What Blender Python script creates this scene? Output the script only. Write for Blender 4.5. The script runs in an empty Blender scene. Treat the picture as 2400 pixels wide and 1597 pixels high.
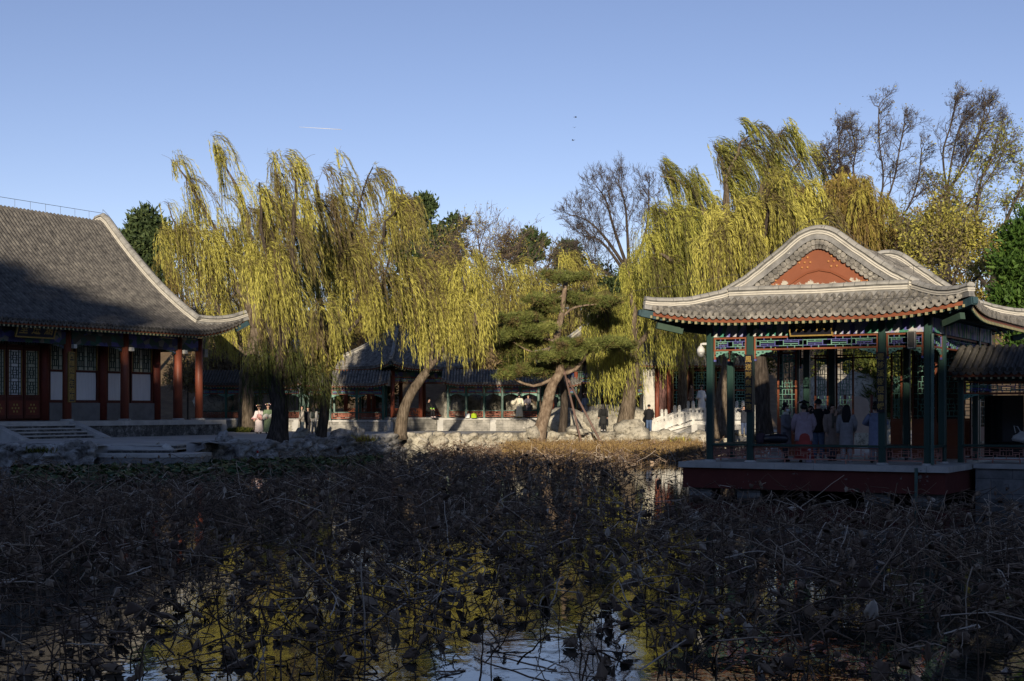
import bpy, bmesh, math, random
import numpy as np
from mathutils import Vector, Matrix, noise
C = bpy.context
COL = C.scene.collection
SKY_STRENGTH, SUN_STRENGTH, EXPOSURE = .087, 5.0, .2
rng = np.random.default_rng(11)
RND = random.Random(5)
CZ, F, HY = 2.45, 10000 / 3, 960.0          # camera height above the water, focal length and horizon in photo pixels

def at(px, py, Y):
    return Vector(((px - 1200) / F * Y, Y, CZ + (HY - py) / F * Y))
def gx(px, Y):
    return (px - 1200) / F * Y
def gz(py, Y):
    return CZ + (HY - py) / F * Y

# ---------------------------------------------------------------- materials
def new_mat(name):
    m = bpy.data.materials.new(name); m.use_nodes = True
    nt = m.node_tree; b = nt.nodes['Principled BSDF']
    return m, nt, b
def ramp(nt, fac, stops, interp='LINEAR'):
    r = nt.nodes.new('ShaderNodeValToRGB'); cr = r.color_ramp; cr.interpolation = interp
    while len(cr.elements) > 1: cr.elements.remove(cr.elements[-1])
    cr.elements[0].position = stops[0][0]; cr.elements[0].color = (*stops[0][1], 1)
    for p, c in stops[1:]:
        e = cr.elements.new(p); e.color = (*c, 1)
    nt.links.new(fac, r.inputs[0]); return r.outputs[0]
def tex_noise(nt, scale, detail=5, rough=.6, coord='Object', stretch=None, dist=0):
    tc = nt.nodes.new('ShaderNodeTexCoord'); n = nt.nodes.new('ShaderNodeTexNoise')
    n.inputs['Scale'].default_value = scale; n.inputs['Detail'].default_value = detail
    n.inputs['Roughness'].default_value = rough; n.inputs['Distortion'].default_value = dist
    if stretch:
        mp = nt.nodes.new('ShaderNodeMapping'); mp.inputs['Scale'].default_value = stretch
        nt.links.new(tc.outputs[coord], mp.inputs[0]); nt.links.new(mp.outputs[0], n.inputs['Vector'])
    else:
        nt.links.new(tc.outputs[coord], n.inputs['Vector'])
    return n.outputs['Fac']
def add_bump(nt, b, h, strength=.4, dist=.02):
    bp = nt.nodes.new('ShaderNodeBump'); bp.inputs['Strength'].default_value = strength; bp.inputs['Distance'].default_value = dist
    nt.links.new(h, bp.inputs['Height']); nt.links.new(bp.outputs[0], b.inputs['Normal'])
def mix(nt, fac, c1, c2):
    m = nt.nodes.new('ShaderNodeMix'); m.data_type = 'RGBA'
    for s, v in ((0, fac), (6, c1), (7, c2)):
        if hasattr(v, 'is_output') or hasattr(v, 'node'): nt.links.new(v, m.inputs[s])
        elif s == 0: m.inputs[0].default_value = v
        else: m.inputs[s].default_value = (*v, 1)
    return m.outputs[2]
def mat(name, stops, scale=3, rough=.75, bump=0, bscale=None, dist=.02, detail=6, stretch=None, spec=.3, wear=None, wscale=2.5, metal=0):
    m, nt, b = new_mat(name)
    if len(stops) == 1:
        b.inputs['Base Color'].default_value = (*stops[0][1], 1); col = None
    else:
        col = ramp(nt, tex_noise(nt, scale, detail, .65, stretch=stretch), stops)
    if wear:                                            # worn patches with an edge of their own
        w = tex_noise(nt, wscale, 9, .7)
        wf = ramp(nt, w, [(wear[0], (0, 0, 0)), (wear[0] + .04, (1, 1, 1))])
        base = col if col is not None else stops[0][1]
        col = mix(nt, wf, base, wear[1])
    if col is not None: nt.links.new(col, b.inputs['Base Color'])
    b.inputs['Roughness'].default_value = rough
    b.inputs['Specular IOR Level'].default_value = spec
    b.inputs['Metallic'].default_value = metal
    if bump: add_bump(nt, b, tex_noise(nt, bscale or scale * 6, 6, .65, stretch=stretch), bump, dist)
    return m
def leaf_mat(name, stops, trans=.35, rough=.6):
    m, nt, b = new_mat(name)
    a = nt.nodes.new('ShaderNodeAttribute'); a.attribute_name = 'tone'
    col = ramp(nt, a.outputs['Fac'], stops)
    nt.links.new(col, b.inputs['Base Color']); b.inputs['Roughness'].default_value = rough; b.inputs['Specular IOR Level'].default_value = .2
    if trans:
        t = nt.nodes.new('ShaderNodeBsdfTranslucent'); nt.links.new(col, t.inputs[0])
        mx = nt.nodes.new('ShaderNodeMixShader'); mx.inputs[0].default_value = trans
        nt.links.new(b.outputs[0], mx.inputs[1]); nt.links.new(t.outputs[0], mx.inputs[2])
        nt.links.new(mx.outputs[0], nt.nodes['Material Output'].inputs[0])
    return m

# ---------------------------------------------------------------- objects
def tag(o, label=None, cat=None, group=None, kind=None):
    if label: o['label'] = label
    if cat: o['category'] = cat
    if group: o['group'] = group
    if kind: o['kind'] = kind
    return o
def empty(name, loc=(0, 0, 0), rz=0, label=None, cat=None, group=None, parent=None):
    o = bpy.data.objects.new(name, None); COL.objects.link(o); o.location = loc; o.rotation_euler = (0, 0, rz)
    o.empty_display_size = .2
    if parent: o.parent = parent
    return tag(o, label, cat, group)
def copy_tree(o, parent=None):
    c = o.copy(); COL.objects.link(c)
    if parent: c.parent = parent
    for ch in list(o.children): copy_tree(ch, c)
    return c
def link_mesh(name, me, mats, parent=None, smooth=False):
    for m in (mats if isinstance(mats, (list, tuple)) else [mats]): me.materials.append(m)
    if smooth and len(me.polygons): me.polygons.foreach_set('use_smooth', np.ones(len(me.polygons), bool))
    me.update()
    o = bpy.data.objects.new(name, me); COL.objects.link(o)
    if parent: o.parent = parent
    return o

class MB:
    """collects boxes, bars, tubes and sheets into one mesh"""
    def __init__(s, M=None): s.v = []; s.f = []; s.m = []; s.M = M; s.cur = 0
    def add(s, vs, fs, mi=None):
        n = len(s.v)
        if s.M is not None: vs = [s.M @ Vector(p) for p in vs]
        s.v.extend([tuple(p) for p in vs]); s.f.extend([tuple(i + n for i in f) for f in fs])
        s.m.extend([s.cur if mi is None else mi] * len(fs)); return s
    def box(s, x0, x1, y0, y1, z0, z1, mi=None):
        v = [(x0, y0, z0), (x1, y0, z0), (x1, y1, z0), (x0, y1, z0), (x0, y0, z1), (x1, y0, z1), (x1, y1, z1), (x0, y1, z1)]
        return s.add(v, [(3, 2, 1, 0), (4, 5, 6, 7), (0, 1, 5, 4), (1, 2, 6, 5), (2, 3, 7, 6), (3, 0, 4, 7)], mi)
    def bar(s, p0, p1, w, h, mi=None, up=(0, 0, 1)):
        p0, p1 = Vector(p0), Vector(p1); d = (p1 - p0).normalized(); u = Vector(up)
        if abs(d.dot(u)) > .98: u = Vector((0, 1, 0))
        l = d.cross(u).normalized(); u = l.cross(d).normalized(); l = l * w / 2; u = u * h / 2
        v = [p0 - l - u, p0 + l - u, p0 + l + u, p0 - l + u, p1 - l - u, p1 + l - u, p1 + l + u, p1 - l + u]
        return s.add(v, [(0, 1, 2, 3), (7, 6, 5, 4), (4, 5, 1, 0), (5, 6, 2, 1), (6, 7, 3, 2), (7, 4, 0, 3)], mi)
    def tube(s, path, radii, n=8, mi=None, caps=True, squash=1):
        path = [Vector(p) for p in path]
        if not hasattr(radii, '__len__'): radii = [radii] * len(path)
        vs, fs = [], []; pl = None
        for i, p in enumerate(path):
            t = (path[min(i + 1, len(path) - 1)] - path[max(i - 1, 0)]).normalized()
            if pl is None:
                a = Vector((1, 0, 0)) if abs(t.x) < .9 else Vector((0, 1, 0))
                l = (a - t * a.dot(t)).normalized()
            else:
                l = (pl - t * pl.dot(t)).normalized()
            pl = l; u = t.cross(l)
            for k in range(n):
                an = 2 * math.pi * k / n
                vs.append(p + (l * math.cos(an) + u * math.sin(an) * squash) * radii[i])
        for i in range(len(path) - 1):
            for k in range(n):
                a, b = i * n + k, i * n + (k + 1) % n
                fs.append((a, b, b + n, a + n))
        if caps:
            fs.append(tuple(range(n - 1, -1, -1))); fs.append(tuple((len(path) - 1) * n + k for k in range(n)))
        return s.add(vs, fs, mi)
    def cyl(s, x, y, z0, z1, r0, r1=None, n=14, mi=None):
        return s.tube([(x, y, z0), (x, y, z1)], [r0, r1 or r0], n, mi)
    def lathe(s, prof, n=16, c=(0, 0, 0), mi=None):
        vs, fs = [], []
        for r, z in prof:
            for k in range(n):
                a = 2 * math.pi * k / n; vs.append((c[0] + r * math.cos(a), c[1] + r * math.sin(a), c[2] + z))
        for i in range(len(prof) - 1):
            for k in range(n):
                a, b = i * n + k, i * n + (k + 1) % n
                fs.append((a, b, b + n, a + n))
        fs.append(tuple(range(n - 1, -1, -1))); fs.append(tuple((len(prof) - 1) * n + k for k in range(n)))
        return s.add(vs, fs, mi)
    def sheet(s, rows, mi=None, close=False):
        """rows: list of equally long point lists"""
        n = len(rows[0]); vs = [p for r in rows for p in r]; fs = []
        for i in range(len(rows) - 1):
            for k in range(n if close else n - 1):
                a, b = i * n + k, i * n + (k + 1) % n
                fs.append((a, b, b + n, a + n))
        return s.add(vs, fs, mi)
    def prism(s, poly, d, mi=None):
        """planar polygon (3-D points) thickened by vector d"""
        n = len(poly); d = Vector(d); p = [Vector(q) for q in poly]
        return s.add(p + [q + d for q in p], [tuple(range(n))[::-1], tuple(range(n, 2 * n))] + [(i, (i + 1) % n, n + (i + 1) % n, n + i) for i in range(n)], mi)
    def sweep(s, path, prof, mi=None, lat=None):
        """profile [(sideways, up)] carried along a path, closed ring, upright"""
        path = [Vector(p) for p in path]; rows = []
        for i, p in enumerate(path):
            t = (path[min(i + 1, len(path) - 1)] - path[max(i - 1, 0)]).normalized()
            l = Vector(lat) if lat else t.cross(Vector((0, 0, 1))).normalized()
            u = l.cross(t).normalized()
            if u.z < 0: u = -u
            rows.append([p + l * a + u * b for a, b in prof])
        s.sheet(rows, mi, close=True); n = len(prof)
        s.add(rows[0], [tuple(range(n))], mi); s.add(rows[-1], [tuple(range(n))[::-1]], mi); return s
    def build(s, name, mats, parent=None, smooth=False):
        me = bpy.data.meshes.new(name); me.from_pydata(s.v, [], s.f)
        o = link_mesh(name, me, mats, parent, smooth)
        me.polygons.foreach_set('material_index', s.m); me.update()
        return o

def np_mesh(name, V, Q, mats, parent=None, tone=None, smooth=False, mi=None):
    """V (n,3), Q (m,3 or 4) arrays"""
    me = bpy.data.meshes.new(name); V = np.asarray(V, np.float32); Q = np.asarray(Q, np.int32); k = Q.shape[1]
    me.vertices.add(len(V)); me.vertices.foreach_set('co', V.ravel())
    me.loops.add(Q.size); me.loops.foreach_set('vertex_index', Q.ravel())
    me.polygons.add(len(Q)); me.polygons.foreach_set('loop_start', np.arange(len(Q), dtype=np.int32) * k)
    me.polygons.foreach_set('loop_total', np.full(len(Q), k, np.int32))
    if tone is not None:
        a = me.attributes.new('tone', 'FLOAT', 'FACE'); a.data.foreach_set('value', np.asarray(tone, np.float32))
    o = link_mesh(name, me, mats, parent, smooth)
    if mi is not None: me.polygons.foreach_set('material_index', np.asarray(mi, np.int32))
    me.validate(); me.update(); return o

def unit(a): return a / np.maximum(np.linalg.norm(a, axis=-1, keepdims=True), 1e-9)
def blades(P, D, L, W, curl=0.0, g=rng):
    """diamond leaves at P along D; returns V (4n,3), Q (n,4)"""
    n = len(P); S = unit(np.cross(D, g.normal(size=(n, 3)))); L = np.broadcast_to(L, n)[:, None]; W = np.broadcast_to(W, n)[:, None]
    nrm = np.cross(D, S)
    V = np.stack([P, P + D * L * .45 + S * W * .5 + nrm * L * curl, P + D * L, P + D * L * .45 - S * W * .5 + nrm * L * curl], 1).reshape(-1, 3)
    return V, np.arange(4 * n, dtype=np.int32).reshape(n, 4)
def prisms(P0, P1, R0, R1, k=3):
    """k-sided twigs from P0 to P1"""
    n = len(P0); D = unit(P1 - P0); a = np.where(np.abs(D[:, 2:3]) < .9, [[0., 0, 1]], [[1., 0, 0]])
    X = unit(np.cross(D, a)); Y = np.cross(D, X); V = np.empty((n, 2 * k, 3))
    for i in range(k):
        c, s = math.cos(2 * math.pi * i / k), math.sin(2 * math.pi * i / k); o = X * c + Y * s
        V[:, i] = P0 + o * np.broadcast_to(R0, n)[:, None]; V[:, k + i] = P1 + o * np.broadcast_to(R1, n)[:, None]
    q = np.array([[i, (i + 1) % k, k + (i + 1) % k, k + i] for i in range(k)])
    return V.reshape(-1, 3), (q[None] + (np.arange(n) * 2 * k)[:, None, None]).reshape(-1, 4).astype(np.int32)
def join(parts):
    V, Q, T, o = [], [], [], 0
    for v, q, t in parts:
        V.append(v); Q.append(q + o); T.append(np.broadcast_to(t, len(q))); o += len(v)
    return np.concatenate(V), np.concatenate(Q), np.concatenate(T)

def text_mesh(name, ch, size, mat_, parent, M, depth=.012):
    """one written character as a thin raised mesh"""
    cu = bpy.data.curves.new('writing', 'FONT'); cu.body = ch; cu.size = size; cu.align_x = 'CENTER'; cu.align_y = 'CENTER'
    cu.extrude = depth; cu.resolution_u = 2; cu.offset = size * .012
    t = bpy.data.objects.new('writing', cu); COL.objects.link(t)
    dg = C.evaluated_depsgraph_get(); me = bpy.data.meshes.new_from_object(t.evaluated_get(dg))
    bpy.data.objects.remove(t); me.materials.clear(); me.transform(M)
    return link_mesh(name, me, mat_, parent)

# ---------------------------------------------------------------- shared paints and stuffs
M = {}
M['tile'] = mat('grey_clay_tile', [(.3, (.07, .067, .063)), (.5, (.2, .188, .168)), (.68, (.36, .335, .295))], 3.5, .85, .5, 24, .012, spec=.2, wear=(.58, (.37, .35, .3)), wscale=6)
M['tileshade'] = mat('shaded_clay_tile', [(.3, (.05, .049, .048)), (.6, (.1, .092, .082)), (.8, (.15, .138, .12))], 1.1, .85, .5, 20, .012, spec=.2)  # clay tile darkened in colour for roofs lying in shade
M['pan'] = mat('pan_tile', [(.3, (.06, .058, .054)), (.7, (.26, .25, .225))], 3, .9, .5, 20, .012, spec=.15)
M['cap'] = mat('ridge_lime_cap', [(.28, (.11, .107, .102)), (.45, (.27, .262, .24)), (.7, (.4, .387, .355))], 2.2, .85, .4, 18, .01, wear=(.64, (.12, .115, .11)), wscale=3.5)
M['lime'] = mat('white_lime', [(.3, (.42, .395, .34)), (.6, (.56, .53, .46))], 4, .85, .2, 30, .005, wear=(.67, (.25, .24, .22)), wscale=5)
M['ridgebrick'] = mat('ridge_brick', [(.3, (.07, .07, .068)), (.7, (.22, .215, .2))], 5, .9, .5, 20, .01)
M['plaster'] = mat('grey_plaster', [(.32, (.1, .1, .1)), (.6, (.28, .275, .265))], 2.2, .9, .5, 12, .01, wear=(.62, (.5, .49, .46)), wscale=2.6)
M['gable'] = mat('red_ochre_plaster', [(.3, (.19, .06, .028)), (.7, (.25, .08, .037))], 1.8, .85, .25, 20, .008)
M['red'] = mat('red_lacquer', [(.3, (.3, .055, .025)), (.7, (.4, .085, .035))], 1.5, .45, .15, 14, .004, spec=.4, stretch=(6, 6, .6), wear=(.7, (.2, .15, .13)), wscale=3)
M['darkred'] = mat('dark_red_lacquer', [(.3, (.07, .018, .014)), (.7, (.11, .026, .018))], 2, .5, .15, 20, .004)
M['orange'] = mat('vermilion_paint', [(.3, (.17, .052, .025)), (.7, (.25, .078, .036))], 3, .55, .1, 30, .003)
M['rail'] = mat('faded_red_rail', [(.3, (.3, .14, .11)), (.7, (.42, .21, .165))], 3, .7, .1, 30, .003)
M['green'] = mat('dark_green_lacquer', [(.3, (.014, .042, .034)), (.7, (.024, .062, .05))], 1.3, .4, .12, 14, .004, spec=.45, stretch=(6, 6, .5), wear=(.72, (.1, .12, .11)), wscale=3)
M['palegreen'] = mat('pale_green_paint', [(.3, (.1, .24, .19)), (.7, (.19, .36, .29))], 8, .7)
M['blue'] = mat('blue_paint', [(.3, (.07, .075, .25)), (.7, (.12, .13, .34))], 8, .6)
M['gold'] = mat('gold_leaf', [(.3, (.3, .2, .05)), (.7, (.45, .31, .1))], 12, .5, metal=.2)
M['black'] = mat('black_lacquer', [(.3, (.008, .008, .014)), (.7, (.016, .016, .024))], 4, .35, spec=.5)
M['stone'] = mat('pale_stone', [(.3, (.32, .315, .3)), (.6, (.49, .48, .45)), (.8, (.58, .57, .53))], 1.3, .85, .4, 14, .012, wear=(.63, (.16, .155, .145)), wscale=2)
M['marble'] = mat('white_marble', [(.3, (.42, .41, .38)), (.6, (.66, .65, .6))], 2, .75, .3, 14, .01, wear=(.66, (.24, .235, .22)), wscale=2.4)
M['paving'] = mat('grey_brick_paving', [(.3, (.16, .16, .155)), (.7, (.26, .255, .24))], .8, .9, .4, 8, .01)
M['cloth'] = mat('white_curtain', [(.3, (.72, .72, .73)), (.7, (.85, .85, .86))], 2, .9, .3, 3, .03, stretch=(9, 9, .5))
M['glass'] = mat('dark_glass', [(0, (.01, .011, .012))], rough=.06, spec=.6)
M['paper'] = mat('backlit_window_paper', [(.3, (.42, .44, .34)), (.7, (.58, .58, .45))], 3, .9)  # yellow-green light from behind the panes is put into this colour
M['metal'] = mat('grey_metal', [(.3, (.2, .2, .2)), (.7, (.34, .34, .33))], 5, .5, metal=.4)
M['wire'] = mat('dark_wire', [(0, (.05, .05, .05))], rough=.6)
M['whiteplastic'] = mat('white_plastic', [(.3, (.55, .55, .54)), (.7, (.68, .68, .66))], 4, .45)
def painted(name, cols, scale, sy=1):
    m, nt, b = new_mat(name)
    tc = nt.nodes.new('ShaderNodeTexCoord'); mp = nt.nodes.new('ShaderNodeMapping'); mp.inputs['Scale'].default_value = (scale, scale, scale * sy)
    v = nt.nodes.new('ShaderNodeTexVoronoi'); v.inputs['Scale'].default_value = 1
    nt.links.new(tc.outputs['Object'], mp.inputs[0]); nt.links.new(mp.outputs[0], v.inputs['Vector'])
    sp = nt.nodes.new('ShaderNodeSeparateColor'); nt.links.new(v.outputs['Color'], sp.inputs[0])
    c = ramp(nt, sp.outputs[0], [(i / len(cols), q) for i, q in enumerate(cols)], 'CONSTANT')
    nt.links.new(c, b.inputs['Base Color']); b.inputs['Roughness'].default_value = .65
    return m
M['painted'] = painted('painted_beam_pattern', [(.07, .075, .24), (.02, .09, .07), (.03, .035, .12), (.05, .05, .045), (.15, .15, .14), (.02, .06, .05)], 2.6, 1.2)
M['paintedlight'] = painted('painted_beam_white_green', [(.42, .42, .46), (.1, .1, .34), (.05, .22, .12), (.5, .5, .47), (.06, .26, .18), (.3, .3, .5)], 7, .5)
def brickmat(name, c1, c2, mortar, bw=.35, bh=.12, patch=None):
    m, nt, b = new_mat(name)
    tc = nt.nodes.new('ShaderNodeTexCoord'); sep = nt.nodes.new('ShaderNodeSeparateXYZ'); nt.links.new(tc.outputs['Object'], sep.inputs[0])
    ad = nt.nodes.new('ShaderNodeMath'); ad.operation = 'ADD'; nt.links.new(sep.outputs[0], ad.inputs[0]); nt.links.new(sep.outputs[1], ad.inputs[1])
    cb = nt.nodes.new('ShaderNodeCombineXYZ'); nt.links.new(ad.outputs[0], cb.inputs[0]); nt.links.new(sep.outputs[2], cb.inputs[1])
    br = nt.nodes.new('ShaderNodeTexBrick'); br.inputs['Scale'].default_value = 1; br.inputs['Brick Width'].default_value = bw; br.inputs['Row Height'].default_value = bh
    br.inputs['Mortar Size'].default_value = .008; br.inputs['Color1'].default_value = (*c1, 1); br.inputs['Color2'].default_value = (*c2, 1); br.inputs['Mortar'].default_value = (*mortar, 1)
    nt.links.new(cb.outputs[0], br.inputs['Vector'])
    n = tex_noise(nt, 1.6, 8, .7); f = ramp(nt, n, [(.35, (.45, .45, .45)), (.65, (1, 1, 1))])
    mu = nt.nodes.new('ShaderNodeMix'); mu.data_type = 'RGBA'; mu.blend_type = 'MULTIPLY'; mu.inputs[0].default_value = 1
    nt.links.new(br.outputs['Color'], mu.inputs[6]); nt.links.new(f, mu.inputs[7]); col = mu.outputs[2]
    if patch:
        w = ramp(nt, tex_noise(nt, 1.1, 9, .75), [(patch[0], (0, 0, 0)), (patch[0] + .03, (1, 1, 1))]); col = mix(nt, w, col, patch[1])
    nt.links.new(col, b.inputs['Base Color']); b.inputs['Roughness'].default_value = .9
    add_bump(nt, b, br.outputs['Fac'], -.3, .01)
    return m
M['brick'] = brickmat('grey_brick', (.28, .27, .245), (.37, .355, .32), (.48, .46, .42), patch=(.6, (.58, .555, .49)))
M['blocks'] = brickmat('stone_blocks', (.27, .27, .265), (.33, .33, .32), (.12, .12, .12), 1.15, .42)
def rockmat(name, a, b_, c_, sc=1.2):
    m, nt, b = new_mat(name)
    n = tex_noise(nt, sc, 9, .7, dist=.6); col = ramp(nt, n, [(.3, a), (.5, b_), (.68, c_)])
    pits = ramp(nt, tex_noise(nt, sc * 5, 6, .7), [(.36, (0.25, .25, .25)), (.5, (1, 1, 1))])
    mu = nt.nodes.new('ShaderNodeMix'); mu.data_type = 'RGBA'; mu.blend_type = 'MULTIPLY'; mu.inputs[0].default_value = .8
    nt.links.new(col, mu.inputs[6]); nt.links.new(pits, mu.inputs[7]); nt.links.new(mu.outputs[2], b.inputs['Base Color'])
    b.inputs['Roughness'].default_value = .92; b.inputs['Specular IOR Level'].default_value = .15
    add_bump(nt, b, tex_noise(nt, sc * 7, 8, .75), .8, .06)
    return m
M['rock'] = rockmat('weathered_limestone', (.17, .155, .125), (.42, .39, .32), (.6, .565, .47))
M['darkrock'] = rockmat('lichen_shaded_limestone', (.075, .073, .07), (.34, .33, .31), (.64, .63, .6))  # limestone copy for the shaded banks, shade put into its tones
M['bark'] = mat('willow_bark', [(.3, (.045, .035, .025)), (.5, (.14, .11, .08)), (.7, (.27, .22, .165))], 2.2, .95, 1, 5, .08, stretch=(5, 5, .9), spec=.1)
M['darkbark'] = mat('dark_willow_bark', [(.3, (.025, .02, .017)), (.5, (.065, .052, .042)), (.72, (.14, .115, .095))], 2.2, .95, 1, 5, .08, stretch=(5, 5, .9), spec=.1)
M['pinebark'] = mat('pine_bark', [(.3, (.07, .05, .036)), (.5, (.19, .14, .1)), (.7, (.32, .255, .19))], 3, .95, 1, 4, .06, stretch=(2, 2, 1), spec=.1)
M['twigdark'] = leaf_mat('dark_bare_twigs', [(0, (.045, .036, .034)), (1, (.11, .09, .08))], 0, .9)
M['twig'] = leaf_mat('bare_twigs', [(0, (.07, .05, .045)), (.5, (.13, .1, .085)), (1, (.2, .16, .12))], 0, .9)
WILL = [(0, (.16, .12, .075)), (.25, (.17, .135, .055)), (.5, (.27, .25, .062)), (.75, (.425, .395, .082)), (1, (.58, .54, .125))]
M['willow'] = leaf_mat('willow_leaf', WILL, .2)
M['willowgreen'] = leaf_mat('green_willow_leaf', [(0, (.16, .12, .065)), (.3, (.13, .135, .035)), (.6, (.28, .295, .058)), (1, (.51, .49, .105))], .2)
M['willowdark'] = leaf_mat('shaded_deep_green_willow_leaf', [(0, (.1, .08, .045)), (.3, (.05, .065, .02)), (.7, (.1, .125, .03)), (1, (.19, .2, .045))], .35)  # green leaves with the shade of the lower strands put into the colour
M['olive'] = leaf_mat('olive_brown_leaf', [(0, (.2, .135, .075)), (.4, (.26, .19, .055)), (.7, (.33, .27, .06)), (1, (.42, .38, .08))], .2)
M['cypress'] = leaf_mat('cypress_leaf', [(0, (.025, .04, .018)), (.5, (.06, .09, .035)), (1, (.11, .14, .05))], .15)
M['thuja'] = leaf_mat('bright_arborvitae_leaf', [(0, (.025, .055, .012)), (.5, (.06, .12, .022)), (1, (.11, .19, .035))], .2)
M['pine'] = leaf_mat('pine_needle', [(0, (.1, .075, .04)), (.22, (.2, .145, .055)), (.4, (.09, .11, .03)), (.75, (.15, .175, .045)), (1, (.27, .28, .08))], .15)
M['shrub'] = leaf_mat('dry_shrub', [(0, (.14, .105, .075)), (.5, (.25, .185, .115)), (.8, (.31, .235, .09)), (1, (.36, .32, .09))], .25)
M['hedge'] = leaf_mat('hedge_leaf', [(0, (.03, .045, .012)), (.6, (.08, .095, .02)), (1, (.2, .2, .04))], .2)
M['lotus'] = leaf_mat('withered_lotus', [(0, (.06, .04, .03)), (.4, (.17, .115, .08)), (.75, (.36, .26, .18)), (1, (.62, .53, .43))], 0, .8)
M['pad'] = leaf_mat('floating_pad', [(0, (.03, .055, .022)), (.5, (.055, .1, .032)), (.8, (.14, .15, .05)), (1, (.22, .17, .09))], 0, .4)
# ---------------------------------------------------------------- camera, sky, sun
cam_d = bpy.data.cameras.new('camera'); cam = bpy.data.objects.new('camera', cam_d); COL.objects.link(cam)
cam.location = (0, 0, CZ); cam.rotation_euler = (math.radians(90), 0, 0)
cam_d.sensor_width = 36; cam_d.lens = 50; cam_d.shift_y = (HY - 798.5) / 2400; cam_d.clip_end = 6000; cam_d.clip_start = .1
C.scene.camera = cam
EL, AZ = math.radians(10.5), math.radians(4)
w = bpy.data.worlds.new('World'); C.scene.world = w; w.use_nodes = True
nt = w.node_tree; bg = nt.nodes['Background']
sky = nt.nodes.new('ShaderNodeTexSky'); sky.sky_type = 'NISHITA'; sky.sun_disc = False
sky.sun_elevation = EL; sky.sun_rotation = math.radians(184); sky.air_density = .7; sky.dust_density = 0; sky.ozone_density = 2.0
gm = nt.nodes.new('ShaderNodeGamma'); gm.inputs[1].default_value = 1.1; nt.links.new(sky.outputs[0], gm.inputs[0])   # the camera's contrast and white balance
tn = nt.nodes.new('ShaderNodeMix'); tn.data_type = 'RGBA'; tn.blend_type = 'MULTIPLY'; tn.inputs[0].default_value = 1; tn.inputs[7].default_value = (1.66, 1.22, 1.18, 1)
nt.links.new(gm.outputs[0], tn.inputs[6]); nt.links.new(tn.outputs[2], bg.inputs[0]); bg.inputs[1].default_value = SKY_STRENGTH
sl = bpy.data.lights.new('sun', 'SUN'); sl.energy = SUN_STRENGTH; sl.angle = math.radians(.5); sl.color = (1, .86, .66)
so = bpy.data.objects.new('sun', sl); COL.objects.link(so)
so.rotation_euler = Vector((math.sin(AZ) * math.cos(EL), math.cos(AZ) * math.cos(EL), -math.sin(EL))).to_track_quat('-Z', 'Y').to_euler()
so.location = (-30, -60, 60)
vs = C.scene.view_settings; vs.view_transform = 'Standard'; vs.look = 'None'; vs.gamma = 1; vs.exposure = EXPOSURE
C.scene.cycles.use_denoising = True
C.scene.cycles.max_bounces = 6; C.scene.cycles.transparent_max_bounces = 6

# ---------------------------------------------------------------- ground, pond, hills
PAV0 = Vector((5.72, 41.0)); PE1 = Vector((.866, -.5)); PE2 = Vector((.5, .866))
def pav(a, b): return PAV0 + PE1 * a + PE2 * b
EDGE = [(470, 65.5), (650, 68), (800, 74), (950, 80), (1200, 83), (1400, 86), (1650, 87.5)]
far_edge = [(gx(p, y), y) for p, y in EDGE]
POND = [(-70, 8), (26, 8)] + [tuple(pav(22, 2.25)), tuple(pav(6.95, 2.25)), tuple(pav(7.0, 7.6)), tuple(pav(-1, 8.4)), (11.6, 60), (12.4, 75), (12.0, 87)] \
    + far_edge[::-1] + [(gx(470, 62), 61), (gx(222, 61), 60.2), (-21.8, 60), (-34, 61), (-70, 62)]
def inside(x, y, P=POND):
    c = False; j = len(P) - 1
    for i in range(len(P)):
        xi, yi = P[i]; xj, yj = P[j]
        if (yi > y) != (yj > y) and x < (xj - xi) * (y - yi) / (yj - yi) + xi: c = not c
        j = i
    return c
def pdist(x, y, P=POND):
    d = 1e9
    for i in range(len(P)):
        ax, ay = P[i]; bx, by = P[(i + 1) % len(P)]; vx, vy = bx - ax, by - ay
        t = max(0, min(1, ((x - ax) * vx + (y - ay) * vy) / (vx * vx + vy * vy + 1e-9)))
        d = min(d, math.hypot(x - ax - vx * t, y - ay - vy * t))
    return d
CREST_X = [-200, -60, -34, -30.5, -28, -26, -22, -18, -14, -8, -2, 7, 9, 30, 200]
CREST_H = [32, 31.2, 30.6, 29.2, 24.6, 23.6, 24.0, 23.2, 20.8, 19.0, 17.3, 17.3, 18.3, 18.6, 12]
def smooth(t): t = max(0., min(1., t)); return t * t * (3 - 2 * t)
def bank_z(x, y):
    d = pdist(x, y)
    z = .80 + .19 * smooth(d / 5) + .03 * noise.noise((x * .3, y * .3, 0))
    if y > 104: z += 11.5 * smooth((y - 103) / 46) + 10 * smooth((y - 150) / 150) + .8 * noise.noise((x * .08, y * .08, 3)) * smooth((y - 104) / 10)
    if y < -9:
        h = float(np.interp(x, CREST_X, CREST_H)) - 3.2
        z += h * smooth((-9 - y) / 31)
    return z
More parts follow.
